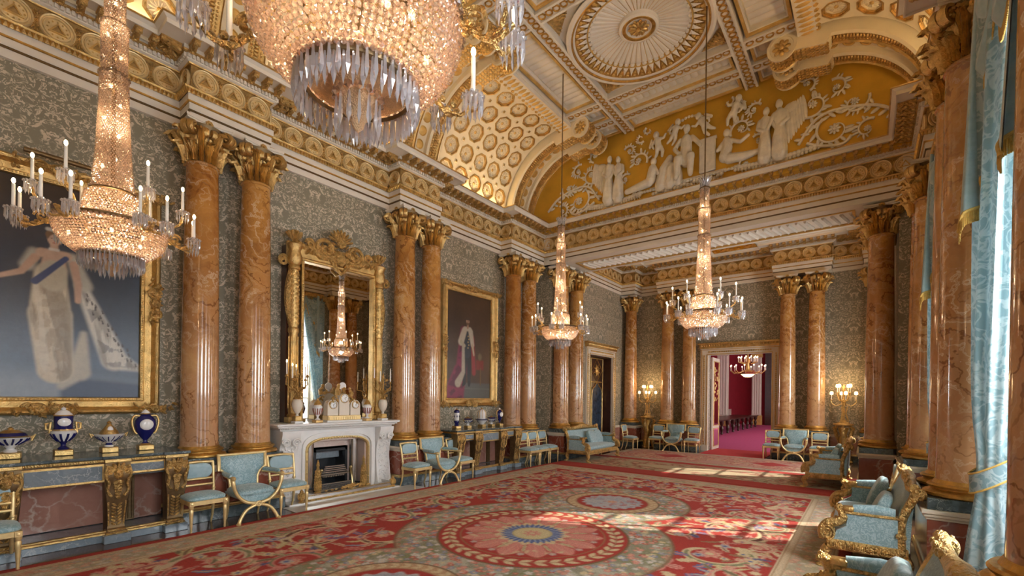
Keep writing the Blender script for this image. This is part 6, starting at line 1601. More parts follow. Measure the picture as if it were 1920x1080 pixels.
class Paint:
    def __init__(s, X, Y): s.X, s.Y = X, Y; s.C = np.ones(X.shape + (3,)) * np.array(RED); s.x, s.y = X[0], Y[:, 0]
    def win(s, x0, x1, y0, y1):
        i0, i1 = np.searchsorted(s.y, (y0, y1)); j0, j1 = np.searchsorted(s.x, (x0, x1)); return slice(i0, i1), slice(j0, j1)
    def mask(s, w, m, col): c = s.C[w]; s.C[w] = c * (1 - m[..., None]) + np.array(col) * m[..., None]
    def stroke(s, P, R, col, e=.012):
        P = np.array(P); R = np.array(R) if np.ndim(R) else np.full(len(P), R); r = R.max() + .04
        w = s.win(P[:, 0].min() - r, P[:, 0].max() + r, P[:, 1].min() - r, P[:, 1].max() + r); X, Y = s.X[w], s.Y[w]
        if X.size == 0: return
        D = np.full(X.shape, 9.)
        for k in range(len(P) - 1): D = np.minimum(D, seg_d(X, Y, P[k], P[k + 1], R[k], R[k + 1]))
        s.mask(w, sstep(e, -e, D), col)
    def leaf(s, p, a, L, w_, col, mid=None, bend=.5, lobes=4):
        t = np.linspace(0, 1, 9); ang = a + bend * t; x = p[0] + np.concatenate([[0], np.cumsum(np.cos(ang[:-1]))]) * L / 8; y = p[1] + np.concatenate([[0], np.cumsum(np.sin(ang[:-1]))]) * L / 8
        R = w_ * np.sin(PI * np.clip(t * .93 + .05, 0, 1)) ** .7
        P = np.stack([x, y], 1); r = w_ * 1.6 + .05
        w = s.win(x.min() - r, x.max() + r, y.min() - r, y.max() + r); X, Y = s.X[w], s.Y[w]
        if X.size == 0: return
        D = np.full(X.shape, 9.); T = np.zeros(X.shape)
        for k in range(8):
            d = seg_d(X, Y, P[k], P[k + 1], R[k], R[k + 1]); T = np.where(d < D, (k + .5) / 8, T); D = np.minimum(D, d)
        D2 = D + w_ * .35 * (.5 + .5 * np.cos(2 * PI * lobes * (np.hypot(X - p[0], Y - p[1]) / L)))
        s.mask(w, sstep(.012, -.012, D2), col)
        if mid is not None:
            D3 = np.full(X.shape, 9.)
            for k in range(8): D3 = np.minimum(D3, seg_d(X, Y, P[k], P[k + 1], R[k] * .28, R[k + 1] * .28))
            s.mask(w, sstep(.012, -.012, D3) * .8, mid)
    def flower(s, c, r, col, eye, petals=7):
        w = s.win(c[0] - r * 1.4, c[0] + r * 1.4, c[1] - r * 1.4, c[1] + r * 1.4); X, Y = s.X[w] - c[0], s.Y[w] - c[1]
        if X.size == 0: return
        rr = np.hypot(X, Y); a = np.arctan2(Y, X); D = rr - r * (.82 + .18 * np.cos(a * petals)); s.mask(w, sstep(.012, -.012, D), col)
        s.mask(w, sstep(.010, -.010, np.abs(rr - r * .62) - .008) * .7, CRM); s.mask(w, sstep(.012, -.012, rr - r * .30), eye)
def floral(p, m, dens, seed):                 # crowded small flowers over mask m
    X, Y = p.X, p.Y; base = np.ones(p.C.shape) * np.array(SAG); g = fbm(X, Y, 7, seed, 3); base = lay(base, sstep(.55, .7, g), GRN); base = lay(base, sstep(.45, .3, g), (.42, .38, .28))
    cs = .115
    for k, (ox, oy, sd) in enumerate(((0, 0, 1), (.06, .05, 2), (.03, .09, 3))):
        i, j = np.floor((X + ox) / cs).astype(int), np.floor((Y + oy) / cs).astype(int); h = lambda q: np.abs(np.modf(np.sin(i * 12.9898 + j * 78.233 + q * 37.7 + seed + sd * 5.1) * 43758.5453)[0])
        cx, cy = (i + .25 + .5 * h(1)) * cs - ox, (j + .25 + .5 * h(2)) * cs - oy; r = .022 + .03 * h(3); rr = np.hypot(X - cx, Y - cy); a = np.arctan2(Y - cy, X - cx)
        on = (h(4) < dens) * sstep(.010, -.006, rr - r * (.85 + .2 * np.cos(5 * a + 6 * h(5)))); q = h(6)[..., None]
        col = np.where(q < .42, np.array(PNK), np.where(q < .58, np.array((.45, .09, .07)), np.where(q < .76, np.array(WHT), np.where(q < .88, np.array((.22, .24, .33)), np.array(CRM)))))
        base = base * (1 - on[..., None]) + col * on[..., None]; base = lay(base, on * sstep(.006, -.006, rr - r * .35) * .8, CRM)
    p.C = p.C * (1 - m[..., None]) + base * m[..., None]
def wreath(p, c, r, w_, n, col=CRM):
    for k in range(n):
        a = 2 * PI * k / n
        for s in (-1, 1):
            q = (c[0] + r * math.cos(a), c[1] + r * math.sin(a)); p.leaf(q, a + PI / 2 + s * .6, w_ * 1.7, w_ * .34, col, None, -s * .3, 1)
def scroll(p, c, r, a0, turn, sx=1, sy=1, cols=(CRM, PNK), flw=True, leafc=None):
    """acanthus scroll: spiral stem, flower in its eye, leaves outside it"""
    rs = random.Random(int(c[0] * 100 + c[1] * 37)); n = 30; t = np.linspace(0, 1, n); a = a0 + turn * t; rad = r * (1 - .62 * t)
    P = np.stack([c[0] + rad * np.cos(a), c[1] + rad * np.sin(a)], 1); p.stroke(P, r * (.17 - .10 * t), cols[0]); p.stroke(P[2:-6], r * (.07 - .04 * t[2:-6]), cols[1], .008)
    for k in range(1, n - 8, 3):
        out = a[k] + (0.5 if turn > 0 else -.5) * 1.0
        p.leaf(P[k], out + rs.uniform(-.25, .25), r * rs.uniform(.45, .75), r * rs.uniform(.11, .17), leafc or rs.choice((CRM, PNK, PNK, GRN, (.50, .42, .20), BLU)), rs.choice((DRK, PNK, CRM)), .7 * (1 if turn > 0 else -1), 4)
    if flw: p.flower((c[0], c[1]), r * .34, PNK, CRM, 8)
def mirror4(p, cx, cy):                       # copy the far left quarter onto the others
    C = p.C; p.C[:, :] = np.where((p.X < cx)[..., None], C, C[:, ::-1]); C = p.C; p.C[:, :] = np.where((p.Y > cy)[..., None], C, C[::-1, :])
def border(p, x0, x1, y0, y1, red, b0, b1, seed):
    X, Y = p.X, p.Y; d = np.minimum(np.minimum(X - x0, x1 - X), np.minimum(Y - y0, y1 - Y)); band = sstep(red - .006, red + .006, d) * sstep(b1 + .006, b1 - .006, d)
    p.C = lay(p.C, band, BEI); inner = sstep(b0 - .01, b0 + .01, d) * sstep(b1 - .12 + .01, b1 - .12 - .01, d); floral(p, inner * .9, .55, seed); p.C = lay(p.C, inner * .38, BEI)
    for q in (red + .035, b0 - .012, b1 - .10, b1 - .03): p.C = lay(p.C, sstep(.012, .004, np.abs(d - q)) * .75, (.33, .20, .10))
    return d
def carpet_main():
    res = .0158; x0, x1, y0, y1 = -6.94, -.14, -.62, 10.76; cx, cy = AX, 5.07
    X, Y = np.meshgrid(np.linspace(x0, x1, int((x1 - x0) / res) | 1), np.linspace(y0, y1, int((y1 - y0) / res) | 1)); p = Paint(X, Y)
    # one quarter (left, far): scrolls over the red field
    S = [((-5.62, 5.75), .46, 2.2, 5.0), ((-5.55, 6.95), .50, 4.2, -5.2), ((-5.62, 8.10), .46, 2.0, 5.2), ((-5.45, 9.25), .52, 4.0, -5.3), ((-4.35, 9.45), .46, .6, 5.0), ((-4.45, 8.75), .34, 3.5, -5.0), ((-3.75, 9.55), .34, 2.4, 5.0), ((-5.0, 6.40), .32, .3, 5.0), ((-4.95, 7.62), .34, 5.6, -5.0), ((-6.02, 6.35), .25, .8, 4.6), ((-6.0, 7.52), .26, 5., -4.6), ((-6.0, 8.70), .26, 1.2, 4.6), ((-5.2, 5.25), .30, 1., -4.6), ((-6.0, 5.2), .25, 5., 4.2), ((-4.95, 9.85), .22, 1., 4.4), ((-5.98, 9.85), .2, 3., 4.4)]
    rs = random.Random(4)
    for c, r, a, tn in S: scroll(p, c, r * 1.05, a, tn, cols=(rs.choice((CRM, BEI, PNK)), rs.choice((PNK, GRN, DRK))))
    for k in range(460):
        q = (rs.uniform(-6.22, -3.54), rs.uniform(5.07, 10.1))
        if np.hypot(q[0] - cx, q[1] - 5.07) < 1.95 or np.hypot(q[0] - cx, q[1] - 7.5) < 1.42: continue
        if rs.random() < .62: p.leaf(q, rs.uniform(0, 6.3), rs.uniform(.16, .32), rs.uniform(.03, .055), rs.choice((CRM, PNK, PNK, PNK, GRN, BEI, BLU, (.62, .30, .24))), rs.choice((DRK, CRM, RED)), rs.uniform(-1, 1), 4)
        else: p.flower(q, rs.uniform(.05, .09), rs.choice((PNK, PNK, CRM, (.30, .28, .36))), rs.choice((CRM, BLU)), 7)
    mirror4(p, cx, cy); X, Y = p.X, p.Y
    r1 = np.hypot(X - cx, Y - cy); r2 = np.minimum(np.hypot(X - cx, Y - 7.5), np.hypot(X - cx, Y - 2.64)); an1 = np.arctan2(Y - cy, X - cx)
    u = np.minimum(r1 - 1.77, r2 - 1.26); p.C = lay(p.C, sstep(.05, .02, u) * .9, (.20, .12, .06)); floral(p, sstep(.015, -.015, u), .62, 21); p.C = lay(p.C, sstep(-.10, .0, u) * sstep(.015, -.01, u) * .55, (.26, .22, .12))
    # great medallion
    def disc(r, R_, col, e=.012): p.C = lay(p.C, sstep(e, -e, r - R_), col)
    disc(r1, 1.27, (.17, .10, .04)); disc(r1, 1.24, RED); wreath(p, (cx, cy), 1.10, .11, 40, CRM); p.C = lay(p.C, sstep(.014, .006, np.abs(r1 - 1.10)) * .6, (.30, .20, .10)); disc(r1, .965, (.30, .14, .06)); disc(r1, .945, RED)
    pet = .86 + .07 * np.cos(14 * an1); p.C = lay(p.C, sstep(.02, -.02, r1 - pet), PNK); p.C = lay(p.C, sstep(.02, -.02, r1 - pet) * sstep(.5, .9, np.cos(14 * an1 + PI)) * .85, (.40, .055, .04)); p.C = lay(p.C, sstep(.02, -.02, r1 - pet) * sstep(.6, .95, np.cos(28 * an1)) * .5, (.60, .30, .22)); p.C = lay(p.C, sstep(.02, -.02, r1 - pet) * sstep(.62, .75, fbm(X, Y, 12, 6, 3)) * .8, CRM)
    for k in range(14):
        a = 2 * PI * (k + .5) / 14; p.leaf((cx + .50 * math.cos(a), cy + .50 * math.sin(a)), a, .26, .03, CRM, GRN, .15, 2); p.flower((cx + .84 * math.cos(a), cy + .84 * math.sin(a)), .05, (.33, .20, .30), CRM, 5)
    disc(r1, .49 + .0, CRM) if False else None
    p.C = lay(p.C, sstep(.02, -.02, r1 - (.47 + .04 * np.cos(16 * an1))), CRM); p.C = lay(p.C, sstep(.015, -.015, r1 - (.40 + .03 * np.cos(32 * an1))), BLU); p.C = lay(p.C, sstep(.012, -.012, r1 - .37) * sstep(.2, .7, np.cos(30 * an1)) * .75, (.33, .40, .50)); disc(r1, .27, (.45, .36, .17)); disc(r1, .24, (.56, .46, .24)); p.flower((cx, cy), .13, PNK, CRM, 8)
    for cy2 in (7.5, 2.64):
        rr = np.hypot(X - cx, Y - cy2); an = np.arctan2(Y - cy2, X - cx); disc(rr, .80, (.16, .10, .05)); disc(rr, .775, (.46, .28, .15)); wreath(p, (cx, cy2), .70, .075, 34, CRM); disc(rr, .615, (.30, .12, .06)); disc(rr, .60, RED); p.C = lay(p.C, sstep(.02, -.02, rr - (.50 + .03 * np.cos(18 * an))), (.44, .42, .42))
        p.C = lay(p.C, sstep(.02, -.02, rr - .48) * sstep(.48, .62, fbm(X, Y, 14, 8, 3)) * .7, (.30, .33, .40)); p.C = lay(p.C, sstep(.02, -.02, rr - .46) * sstep(.60, .70, fbm(X, Y, 11, 17, 3)) * .8, (.42, .16, .15)); p.flower((cx, cy2), .10, PNK, CRM, 7)
    border(p, x0, x1, y0, y1, .125, .215, .66, 31)
    return fast_grid('carpet', X, Y, .022, p.C, 'carpet_wool')
c = link('carpet', carpet_main()); tag(c, 'large red floral carpet with round medallions in the main room', 'carpet')
def carpet_strip(x0, x1, y0, y1, kind, seed):
    res = .022; X, Y = np.meshgrid(np.linspace(x0, x1, int((x1 - x0) / res) | 1), np.linspace(y0, y1, int((y1 - y0) / res) | 1)); p = Paint(X, Y); rs = random.Random(seed); cx, cy = (x0 + x1) / 2, (y0 + y1) / 2
    if kind == 0:
        d = np.minimum(np.minimum(X - x0, x1 - X), np.minimum(Y - y0 - .62, y1 - .36 - Y)); p.C = lay(p.C, sstep(0, .02, d), (.40, .31, .19)); p.C = lay(p.C, sstep(.012, .004, np.abs(d - .10)), (.25, .10, .06))
        for k in range(44):
            q = (rs.uniform(x0 + .2, cx), rs.uniform(y0 + .82, y1 - .5)); scroll(p, q, rs.uniform(.14, .26), rs.uniform(0, 6), rs.choice((-5, 5)), cols=((.30, .08, .05), (.24, .22, .10)), leafc=rs.choice(((.28, .07, .05), (.24, .24, .12), (.34, .14, .09))))
        p.C[:, :] = np.where((p.X < cx)[..., None], p.C, p.C[:, ::-1])
        p.C = lay(p.C, sstep(.03, -.03, np.hypot((X - cx) / 1.6, (Y - (y0 + y1) / 2 - .13) / .36) - 1), (.46, .36, .22)); p.C = lay(p.C, sstep(.06, .02, np.abs(np.hypot((X - cx) / 1.6, (Y - (y0 + y1) / 2 - .13) / .36) - 1)), (.30, .10, .06))
    else:
        d = np.minimum(np.minimum(X - x0, x1 - X), np.minimum(Y - y0, y1 - Y)); p.C = lay(p.C, sstep(.30, .28, d), (.46, .36, .26)); floral(p, sstep(.06, .08, d) * sstep(.26, .24, d) * .6, .5, 5); p.C = lay(p.C, sstep(.32, .34, d), (.47, .25, .20))
        for k in range(46):
            q = (rs.uniform(x0 + .4, cx), rs.uniform(y0 + .4, y1 - .4)); scroll(p, q, rs.uniform(.14, .30), rs.uniform(0, 6), rs.choice((-5, 5)), cols=((.36, .06, .06), CRM), leafc=rs.choice(((.40, .08, .07), BEI, PNK, (.32, .16, .14))))
        p.C = lay(p.C, sstep(.1, -.1, np.abs(X - cx + 1.4) / .55 + np.abs(Y - cy) / .45 - 1), (.38, .03, .03))
        p.C[:, :] = np.where((p.X < cx)[..., None], p.C, p.C[:, ::-1])
    return fast_grid('carpet', X, Y, .022, p.C, 'carpet_wool')
c = link('carpet', carpet_strip(-6.95, -.13, 10.79, 13.46, 0, 3)); tag(c, 'beige scroll-patterned carpet with red edges under the cross beam', 'carpet')
c = link('carpet', carpet_strip(-6.74, -.36, 13.49, 16.06, 1, 4)); tag(c, 'faded pink floral carpet in the far alcove before the doorway', 'carpet')
o = MB().bbox(-4.50, -2.54, 16.08, 18.3, .0005, .014, .004).obj('door_mat', 'crimson_mat', smooth=0); tag(o, 'plain crimson runner lying through the far doorway', 'carpet')
# ================================================================== doorways and the rooms beyond
def casing(name, label, along, w0, w1, h, pos, face, dirn):
    """door casing: along 'x' or 'y', opening w0..w1, height h, on wall plane pos, projecting dirn*face"""
    P = (lambda a, d, z: (a, pos + dirn * d, z)) if along == 'x' else (lambda a, d, z: (pos + dirn * d, a, z))
    def bx(b, a0, a1, d0, d1, z0, z1, m=0):
        p, q = P(a0, d0, z0), P(a1, d1, z1); b.box(min(p[0], q[0]), max(p[0], q[0]), min(p[1], q[1]), max(p[1], q[1]), z0, z1, m)
    root = MB(); wd = .26
    for a0, a1 in ((w0 - wd, w0), (w1, w1 + wd)): bx(root, a0, a1, 0, .07, 0, h); bx(root, a0 - .01, a1 + .01, 0, .09, 0, .20)
    bx(root, w0 - wd, w1 + wd, 0, .07, h, h + .24); o = root.obj(name, 'paint_cream', smooth=0); struct(o, label)
    g = MB()
    for a in (w0 - .03, w0 - wd + .05, w1 + .03, w1 + wd - .05): bx(g, a - .012, a + .012, .06, .085, .2, h + (.03 if abs(a - w0) < .1 or abs(a - w1) < .1 else .20))
    bx(g, w0 - wd, w1 + wd, .06, .08, h + .19, h + .21); bx(g, w0 - .03, w1 + .03, .06, .085, h + .02, h + .045)
    n = int((h) / .07)
    for k in range(n):
        for a in (w0 - wd / 2, w1 + wd / 2): g.ell(P(a, .075, .25 + k * (h - .2) / n), (.03, .03, .032), 6, 4)
    n = int((w1 - w0) / .07)
    for k in range(n): g.ell(P(w0 + (k + .5) * (w1 - w0) / n, .075, h + .12), (.032, .03, .03), 6, 4)
    g.obj('gilt_moulding', 'gold', o, smooth=40)
    c = MB(); bx(c, w0 - wd - .02, w1 + wd + .02, 0, .10, h + .24, h + .30); bx(c, w0 - wd - .06, w1 + wd + .06, 0, .16, h + .38, h + .43); bx(c, w0 - wd - .04, w1 + wd + .04, 0, .11, h + .30, h + .38)
    n = int((w1 - w0 + .6) / .085)
    for k in range(n): c.ell(P(w0 - wd + (k + .5) * (w1 - w0 + 2 * wd) / n, .115, h + .34), (.035, .035, .038), 6, 4)
    c.obj('cornice', 'gold', o, smooth=40)
    return o
casing('door_1', 'wide cream and gilt doorway in the far wall', 'x', FDOOR[0], FDOOR[1], FDOOR[2] - .02, FARY, .07, -1)
casing('door_2', 'cream and gilt doorway in the alcove left wall', 'y', ADOOR[0], ADOOR[1], ADOOR[2] - .02, AL, .07, 1)
# ornate closed panel inside the alcove doorway
pn = thing('inner_door', 'dark wooden inner door with gilt sunburst above a blue arched panel', 'door', (AL - .30, (ADOOR[0] + ADOOR[1]) / 2, 0))
hw = (ADOOR[1] - ADOOR[0]) / 2 - .01
MB().box(-.06, 0, -hw, hw, 0.005, ADOOR[2] - .03).obj('leaf', 'dark_wood', pn, smooth=0)
T0 = TR(.0, .30, 0)
b = MB(); arc = [(-.40, .1), (.40, .1), (.40, 1.9)] + [(.40 * math.cos(a), 1.9 + .45 * math.sin(a) * (1 - .12 * math.cos(6 * a))) for a in np.linspace(0, PI, 15)][1:-1] + [(-.40, 1.9)]
b.prism(arc, -.01, .012, T=T0 @ TYZ); b.obj('blue_panel', 'blue_panel' if 'blue_panel' in MAT else 'slate_black', pn, smooth=0)
b = MB(); b.tube([T0 @ Vector((.02, y, z)) for y, z in arc], .022, 6, closed=True)
for k in range(16): a = 2 * PI * k / 16; l = .26 if k % 2 else .19; b.ell(T0 @ Vector((.02, l * .6 * math.cos(a), 2.85 + l * .6 * math.sin(a))), (.015, l * .42, .022), 6, 4, R=Matrix.Rotation(a, 3, 'X'))
b.ell(T0 @ Vector((.02, 0, 2.85)), (.03, .09, .09), 10, 6); b.tube([T0 @ Vector((.01, .42 * c, 2.85 + .42 * s)) for c, s in ((1, 0), (0, 1), (-1, 0), (0, -1))], .014, 5, closed=True)
for z in (2.42, 3.28): b.tube([T0 @ Vector((.01, -.46, z)), T0 @ Vector((.01, .46, z))], .018, 6)
for y in (-.46, .46): b.tube([T0 @ Vector((.01, y, .08)), T0 @ Vector((.01, y, 3.28))], .016, 6)
b.obj('gilt_ornament', 'gold', pn)
b = MB(); b.box(.0, .296, -hw, -hw + .03, 0.005, ADOOR[2] - .03); b.box(.0, .296, hw - .03, hw, 0.005, ADOOR[2] - .03); b.box(.0, .296, -hw, hw, ADOOR[2] - .06, ADOOR[2] - .03); b.obj('lining', 'dark_wood', pn, smooth=0)
# next room
NY = FARY + .3
b = MB().box(-14, 4, NY, 42, -.12, 0.0); struct(b.obj('floor_next_room', 'carpet_sun_magenta', smooth=0), 'carpeted floor of the room beyond, its sunlit magenta painted in')
struct(MB().box(-14, 4, NY, 42, 5.6, 5.8).obj('ceiling_next_room', 'plaster', smooth=0), 'pale ceiling of the room beyond')
struct(MB().box(-14, 4, 38, 38.3, 0, 5.7).obj('wall_next_far', 'red_wall', smooth=0), 'dark red end wall of the room beyond')
struct(MB().box(-12.3, -12, NY, 42, 0, 5.7).obj('wall_next_left', 'red_wall', smooth=0), 'red left wall of the room beyond')
b = MB()
for y0, y1 in ((NY, 20), (21.6, 26), (27.6, 32), (33.6, 42)): b.box(2, 2.3, y0, y1, 0, 5.7)
for y0, y1 in ((20, 21.6), (26, 27.6), (32, 33.6)): b.box(2, 2.3, y0, y1, 4.2, 5.7); b.box(2, 2.3, y0, y1, 0, .3)
struct(b.obj('wall_next_right', 'paint_cream', smooth=0), 'window wall of the room beyond')
for wy in (20.8, 26.8, 32.8): area('window_daylight', (2.5, wy, 2.3), (1.6, 3.8), 260, (1, .95, .9), (-1, 0, 0))
def pilaster(x, y, w, label):
    t = thing('pilaster', label, 'pilaster', (x, y, 0), 0, 'pilasters in the room beyond'); b = MB(); b.box(-w, w, -.15, .15, .0, 5.2); t2 = b.obj('shaft', 'paint_cream', t, smooth=0)
    b = MB(); 
    for k in range(4): b.tube([(-w * .75 + k * w * .5, -.15, .8), (-w * .75 + k * w * .5, -.15, 4.8)], w * .16, 6)
    b.obj('flutes', 'plaster', t); b = MB(); b.bbox(-w - .05, w + .05, -.2, .2, 0, .7, .02); b.bbox(-w - .06, w + .06, -.22, .2, 4.9, 5.3, .03); b.obj('base_and_cap', 'gold_plaster', t, smooth=20)
pilaster(-6.75, 24, .22, 'pale fluted pilaster seen at the left through the far doorway')
pilaster(-7.9, 34, .35, 'gilt pilaster beyond the red wall, seen through the far doorway'); pilaster(-6.4, 37.5, .3, 'pilaster on the end wall of the far room')
b = MB().box(-12, -8.2, 37.86, 37.99, 0, 1.1); struct(b.obj('baseboard_next', 'paint_cream', smooth=0), 'white dado of the room beyond')
t = thing('doorcase', 'pale pedimented doorcase on the red wall seen through the far doorway', 'door', (-9.75, 37.85, 0))
b = MB(); b.box(-.75, -.5, -.12, .1, 0, 3.4); b.box(.5, .75, -.12, .1, 0, 3.4); b.box(-.85, .85, -.16, .1, 3.4, 3.7); b.prism([(-.9, 3.7), (.9, 3.7), (0, 4.2)], -.1, .16, T=RX(PI / 2)); b.obj('surround', 'paint_cream', t, smooth=0)
MB().box(-.5, .5, -.04, .1, 0, 3.4).obj('leaf', 'dark_wood', t, smooth=0)
b = MB().box(-5.9, -1.0, 37.7, 37.95, 0, 5.4); struct(b.obj('wall_next_recess', 'dark_wood', smooth=0), 'dark panelling at the end of the room beyond')
# long polished table with turned legs
tb = thing('long_table', 'long dark polished table with turned legs in the room beyond', 'table', (-6.6, 29.0, 0), 0)
MB().bbox(-.75, .75, -4.8, 6.0, .72, .78, .02).obj('tabletop', 'dark_wood', tb, smooth=20)
leg = MB().lathe([(.05, 0), (.07, .04), (.05, .10), (.08, .25), (.09, .35), (.05, .42), (.05, .46), (.10, .55), (.11, .66), (.11, .72)], 12).mesh('leg', 'dark_wood')
for k in range(9):
    for x in (-.6, .6): link('leg', leg, tb, (x, -4.6 + k * 1.3, 0))
# open leaf of the double door
dl = thing('door_leaf', 'open white and gilt mirrored door leaf at the left of the far doorway', 'door', (FDOOR[0] + .02, FARY + .30, 0))
MB().bbox(.0, .06, .0, .95, .01, 3.36, .006).obj('leaf', 'paint_cream', dl, smooth=0)
b = MB()
for z0, z1 in ((.15, .75), (.9, 3.2)): b.box(.058, .066, .14, .82, z0, z1)
b.obj('mirror_panel', 'mirror_glass', dl, smooth=0)
b = MB()
for z0, z1 in ((.15, .75), (.9, 3.2)):
    for p in (((.066, .12, z0 - .02), (.066, .84, z0 - .02)), ((.066, .12, z1 + .02), (.066, .84, z1 + .02)), ((.066, .12, z0 - .02), (.066, .12, z1 + .02)), ((.066, .84, z0 - .02), (.066, .84, z1 + .02))): b.tube(p, .018, 6)
for k in range(30): b.ell((.07, .48 + random.uniform(-.25, .25), 2.3 + random.uniform(-.5, .8)), (.012, .035, .05), 6, 4)
b.obj('gilt_moulding', 'gold', dl)
# gilt chandelier of the room beyond
gc = thing('gilt_chandelier', 'gilt candle chandelier hanging in the room beyond the far doorway', 'chandelier', (-4.95, 26.5, 2.95))
b = MB(); b.lathe([(0, 0), (.10, .05), (.34, .22), (.42, .32), (.30, .36), (.10, .45), (.06, .8), (.12, .95), (.04, 1.1), (.03, 2.66)], 18)
for k in range(12): a = 2 * PI * k / 12; b.tube([(.40 * math.cos(a), .40 * math.sin(a), .32), (.65 * math.cos(a), .65 * math.sin(a), .25), (.82 * math.cos(a), .82 * math.sin(a), .40)], .022, 6); b.tube([(.2 * math.cos(a), .2 * math.sin(a), .75), (.45 * math.cos(a), .45 * math.sin(a), .85)], .02, 6)
b.obj('frame', 'gold', gc)
can2 = MB().lathe([(.02, 0), (.018, .22), (0, .22)], 8).mesh('candle', 'candle'); fl2 = MB().ell((0, 0, .25), (.025, .025, .04), 8, 6).mesh('flame', 'flame')
for k in range(12):
    a = 2 * PI * k / 12
    for R, z in ((.82, .40), (.45, .85)):
        c = link('candle', can2, gc, (R * math.cos(a), R * math.sin(a), z)); link('flame', fl2, c)
MB().lathe([(0, .02), (.18, .08), (.32, .2), (.30, .22)], 18).obj('glass_bowl', 'shade_lit', gc)
# ================================================================== window curtains
def curtain(x, y, sgn, label):
    """one tied-back curtain hanging beside a window, its swag tail and tassel; sgn = +1 when the window lies towards -Y"""
    t = thing('curtain', label, 'curtain', (x, y, 0), 0, 'blue silk curtains')
    def body(zs):
        P = []
        for z in zs:
            tie = math.exp(-((z - 1.24) / .45) ** 2); fl = max(0, (1.0 - z)) * .10; top = max(0, (z - 1.7) / 3.7)
            sx, sy = .135 * (1 - .28 * tie) + fl * .5, .15 * (1 - .40 * tie) + fl * .6 + .25 * top
            cy = -sgn * .22 * top ; row = []
            for k in range(72):
                a = 2 * PI * k / 72; w = 1 + .13 * math.sin(a * 9 + .6 * math.sin(z * .9)) * (1 - .35 * tie) + .05 * math.sin(a * 5 + 1.3 + z)
                row.append((sx * w * math.cos(a), cy + sy * w * math.sin(a), z))
            P.append(row)
        return P
    b = MB(); b.grid(body(list(np.linspace(.004, .9, 10)) + list(np.linspace(1.0, 1.5, 9)) + list(np.linspace(1.7, 5.45, 22))), cv=True); b.obj('drape', 'curtain_silk', t, smooth=60)
    b = MB(); n = 40; P = [[], [], [], []]                        # tie-back band, lower at the front
    for k in range(n):
        a = 2 * PI * k / n; r = (.125 * math.cos(a), .115 * math.sin(a)); dz = .10 * math.cos(a - PI) * 1.0 + .02
        for i, (zz, e) in enumerate(((1.16, 1.06), (1.33, 1.10))): P[i].append((r[0] * e * 1.08, r[1] * e * 1.08, zz - dz)); P[i + 2].append((r[0] * e * 1.0, r[1] * e * 1.0, zz - dz))
    b.grid([P[0], P[1], P[3], P[2]], cv=True, cu=True); b.obj('tie_back', 'curtain_silk', t, smooth=60)
    b = MB()
    for i in (0, 1): b.tube(P[i], .009, 6, closed=True)
    b.obj('tie_cord', 'fringe', t)
    # cascading tail of the pelmet swag
    xs = [(.17, -.24), (.07, -.29), (.10, -.20), (-.02, -.26), (.02, -.16), (-.12, -.22), (-.07, -.12), (-.22, -.18), (-.24, -.08)]
    bot = [4.25, 4.20, 4.02, 4.0, 3.80, 3.75, 3.55, 3.48, 3.34]; top = 5.62
    G, Fg = [], []; m_ = 6
    pth = smoothpath([(p[0], p[1] if sgn > 0 else -p[1], 0) for p in xs], m_); bz = np.interp(np.linspace(0, 8, len(pth)), range(9), bot)
    b = MB(); rows = 14
    for j in range(rows + 1):
        row = []
        for i, q in enumerate(pth):
            u = j / rows; z = top + (bz[i] - top) * u; s = .62 + .38 * u; row.append((q.x * s, q.y * (.8 + .2 * u), z))
        G.append(row)
    b.grid(G); off_ = [[(p[0] + .008, p[1] + .008, p[2]) for p in r] for r in G]; b.grid([r[::-1] for r in off_]); b.obj('swag_tail', 'silk_plain', t, smooth=60)
    b = MB()
    for i in range(len(pth) - 1):
        p, q = Vector(G[-1][i]), Vector(G[-1][i + 1]); k_ = max(1, int((q - p).length / .009))
        for k in range(k_):
            c = p.lerp(q, k / k_); b.tube([c + Vector((0, 0, .02)), c + Vector((random.uniform(-.004, .004), random.uniform(-.004, .004), -.10))], .0055, 4)
    b.tube([Vector(p) + Vector((0, 0, .015)) for p in G[-1]], .016, 6); tag(b.obj('fringe', 'fringe', t), None, kind='stuff')
    for dx, dy, z0, z1 in ((.02, -sgn * .31, 5.6, 4.55), (-.05, -sgn * .29, 5.6, 4.35)):
        b = MB(); b.tube([(dx, dy, z0), (dx + .01, dy, z1)], .010, 6); b.lathe([(.02, 0), (.035, -.03), (.03, -.05), (.045, -.08), (.05, -.22), (0, -.23)][::-1], 10, c=(dx + .01, dy, z1)); b.obj('tassel', 'fringe', t)
    return t
def pelmet(yc, label):
    t = thing('pelmet', label, 'pelmet', (.86, yc, 0), 0, 'gilt pelmets with silk swags')
    b = MB(); b.bbox(-.10, .26, -1.02, 1.02, 5.56, 5.72, .02)
    for k in range(30):
        y = -1.0 + k * .069; b.ell((-.11, y, 5.64), (.03, .035, .05), 6, 4)
    b.obj('gilt_board', 'gold_carved', t, smooth=40)
    for s in (-1, 0, 1):
        b = MB(); P = []
        for j in range(9):
            row = []
            for i in range(17):
                u = -1 + i / 8; dip = (1 - u * u) * (.25 + .07 * j); row.append((-.06 - .05 * math.sin(j * 1.2) * (1 - u * u) - .05 * (1 - u * u), s * .66 + u * .35, 5.58 - dip - .02 * j))
            P.append(row)
        b.grid(P); b.grid([[(q[0] + .01, q[1], q[2]) for q in r][::-1] for r in P]); b.obj('swag', 'silk_plain', t, smooth=60)
        b = MB()
        for i in range(16):
            p, q = Vector(P[-1][i]), Vector(P[-1][i + 1])
            for k in range(6): c = p.lerp(q, k / 6); b.tube([c, c + Vector((0, 0, -.10))], .006, 4)
        tag(b.obj('fringe', 'fringe', t), None, kind='stuff')
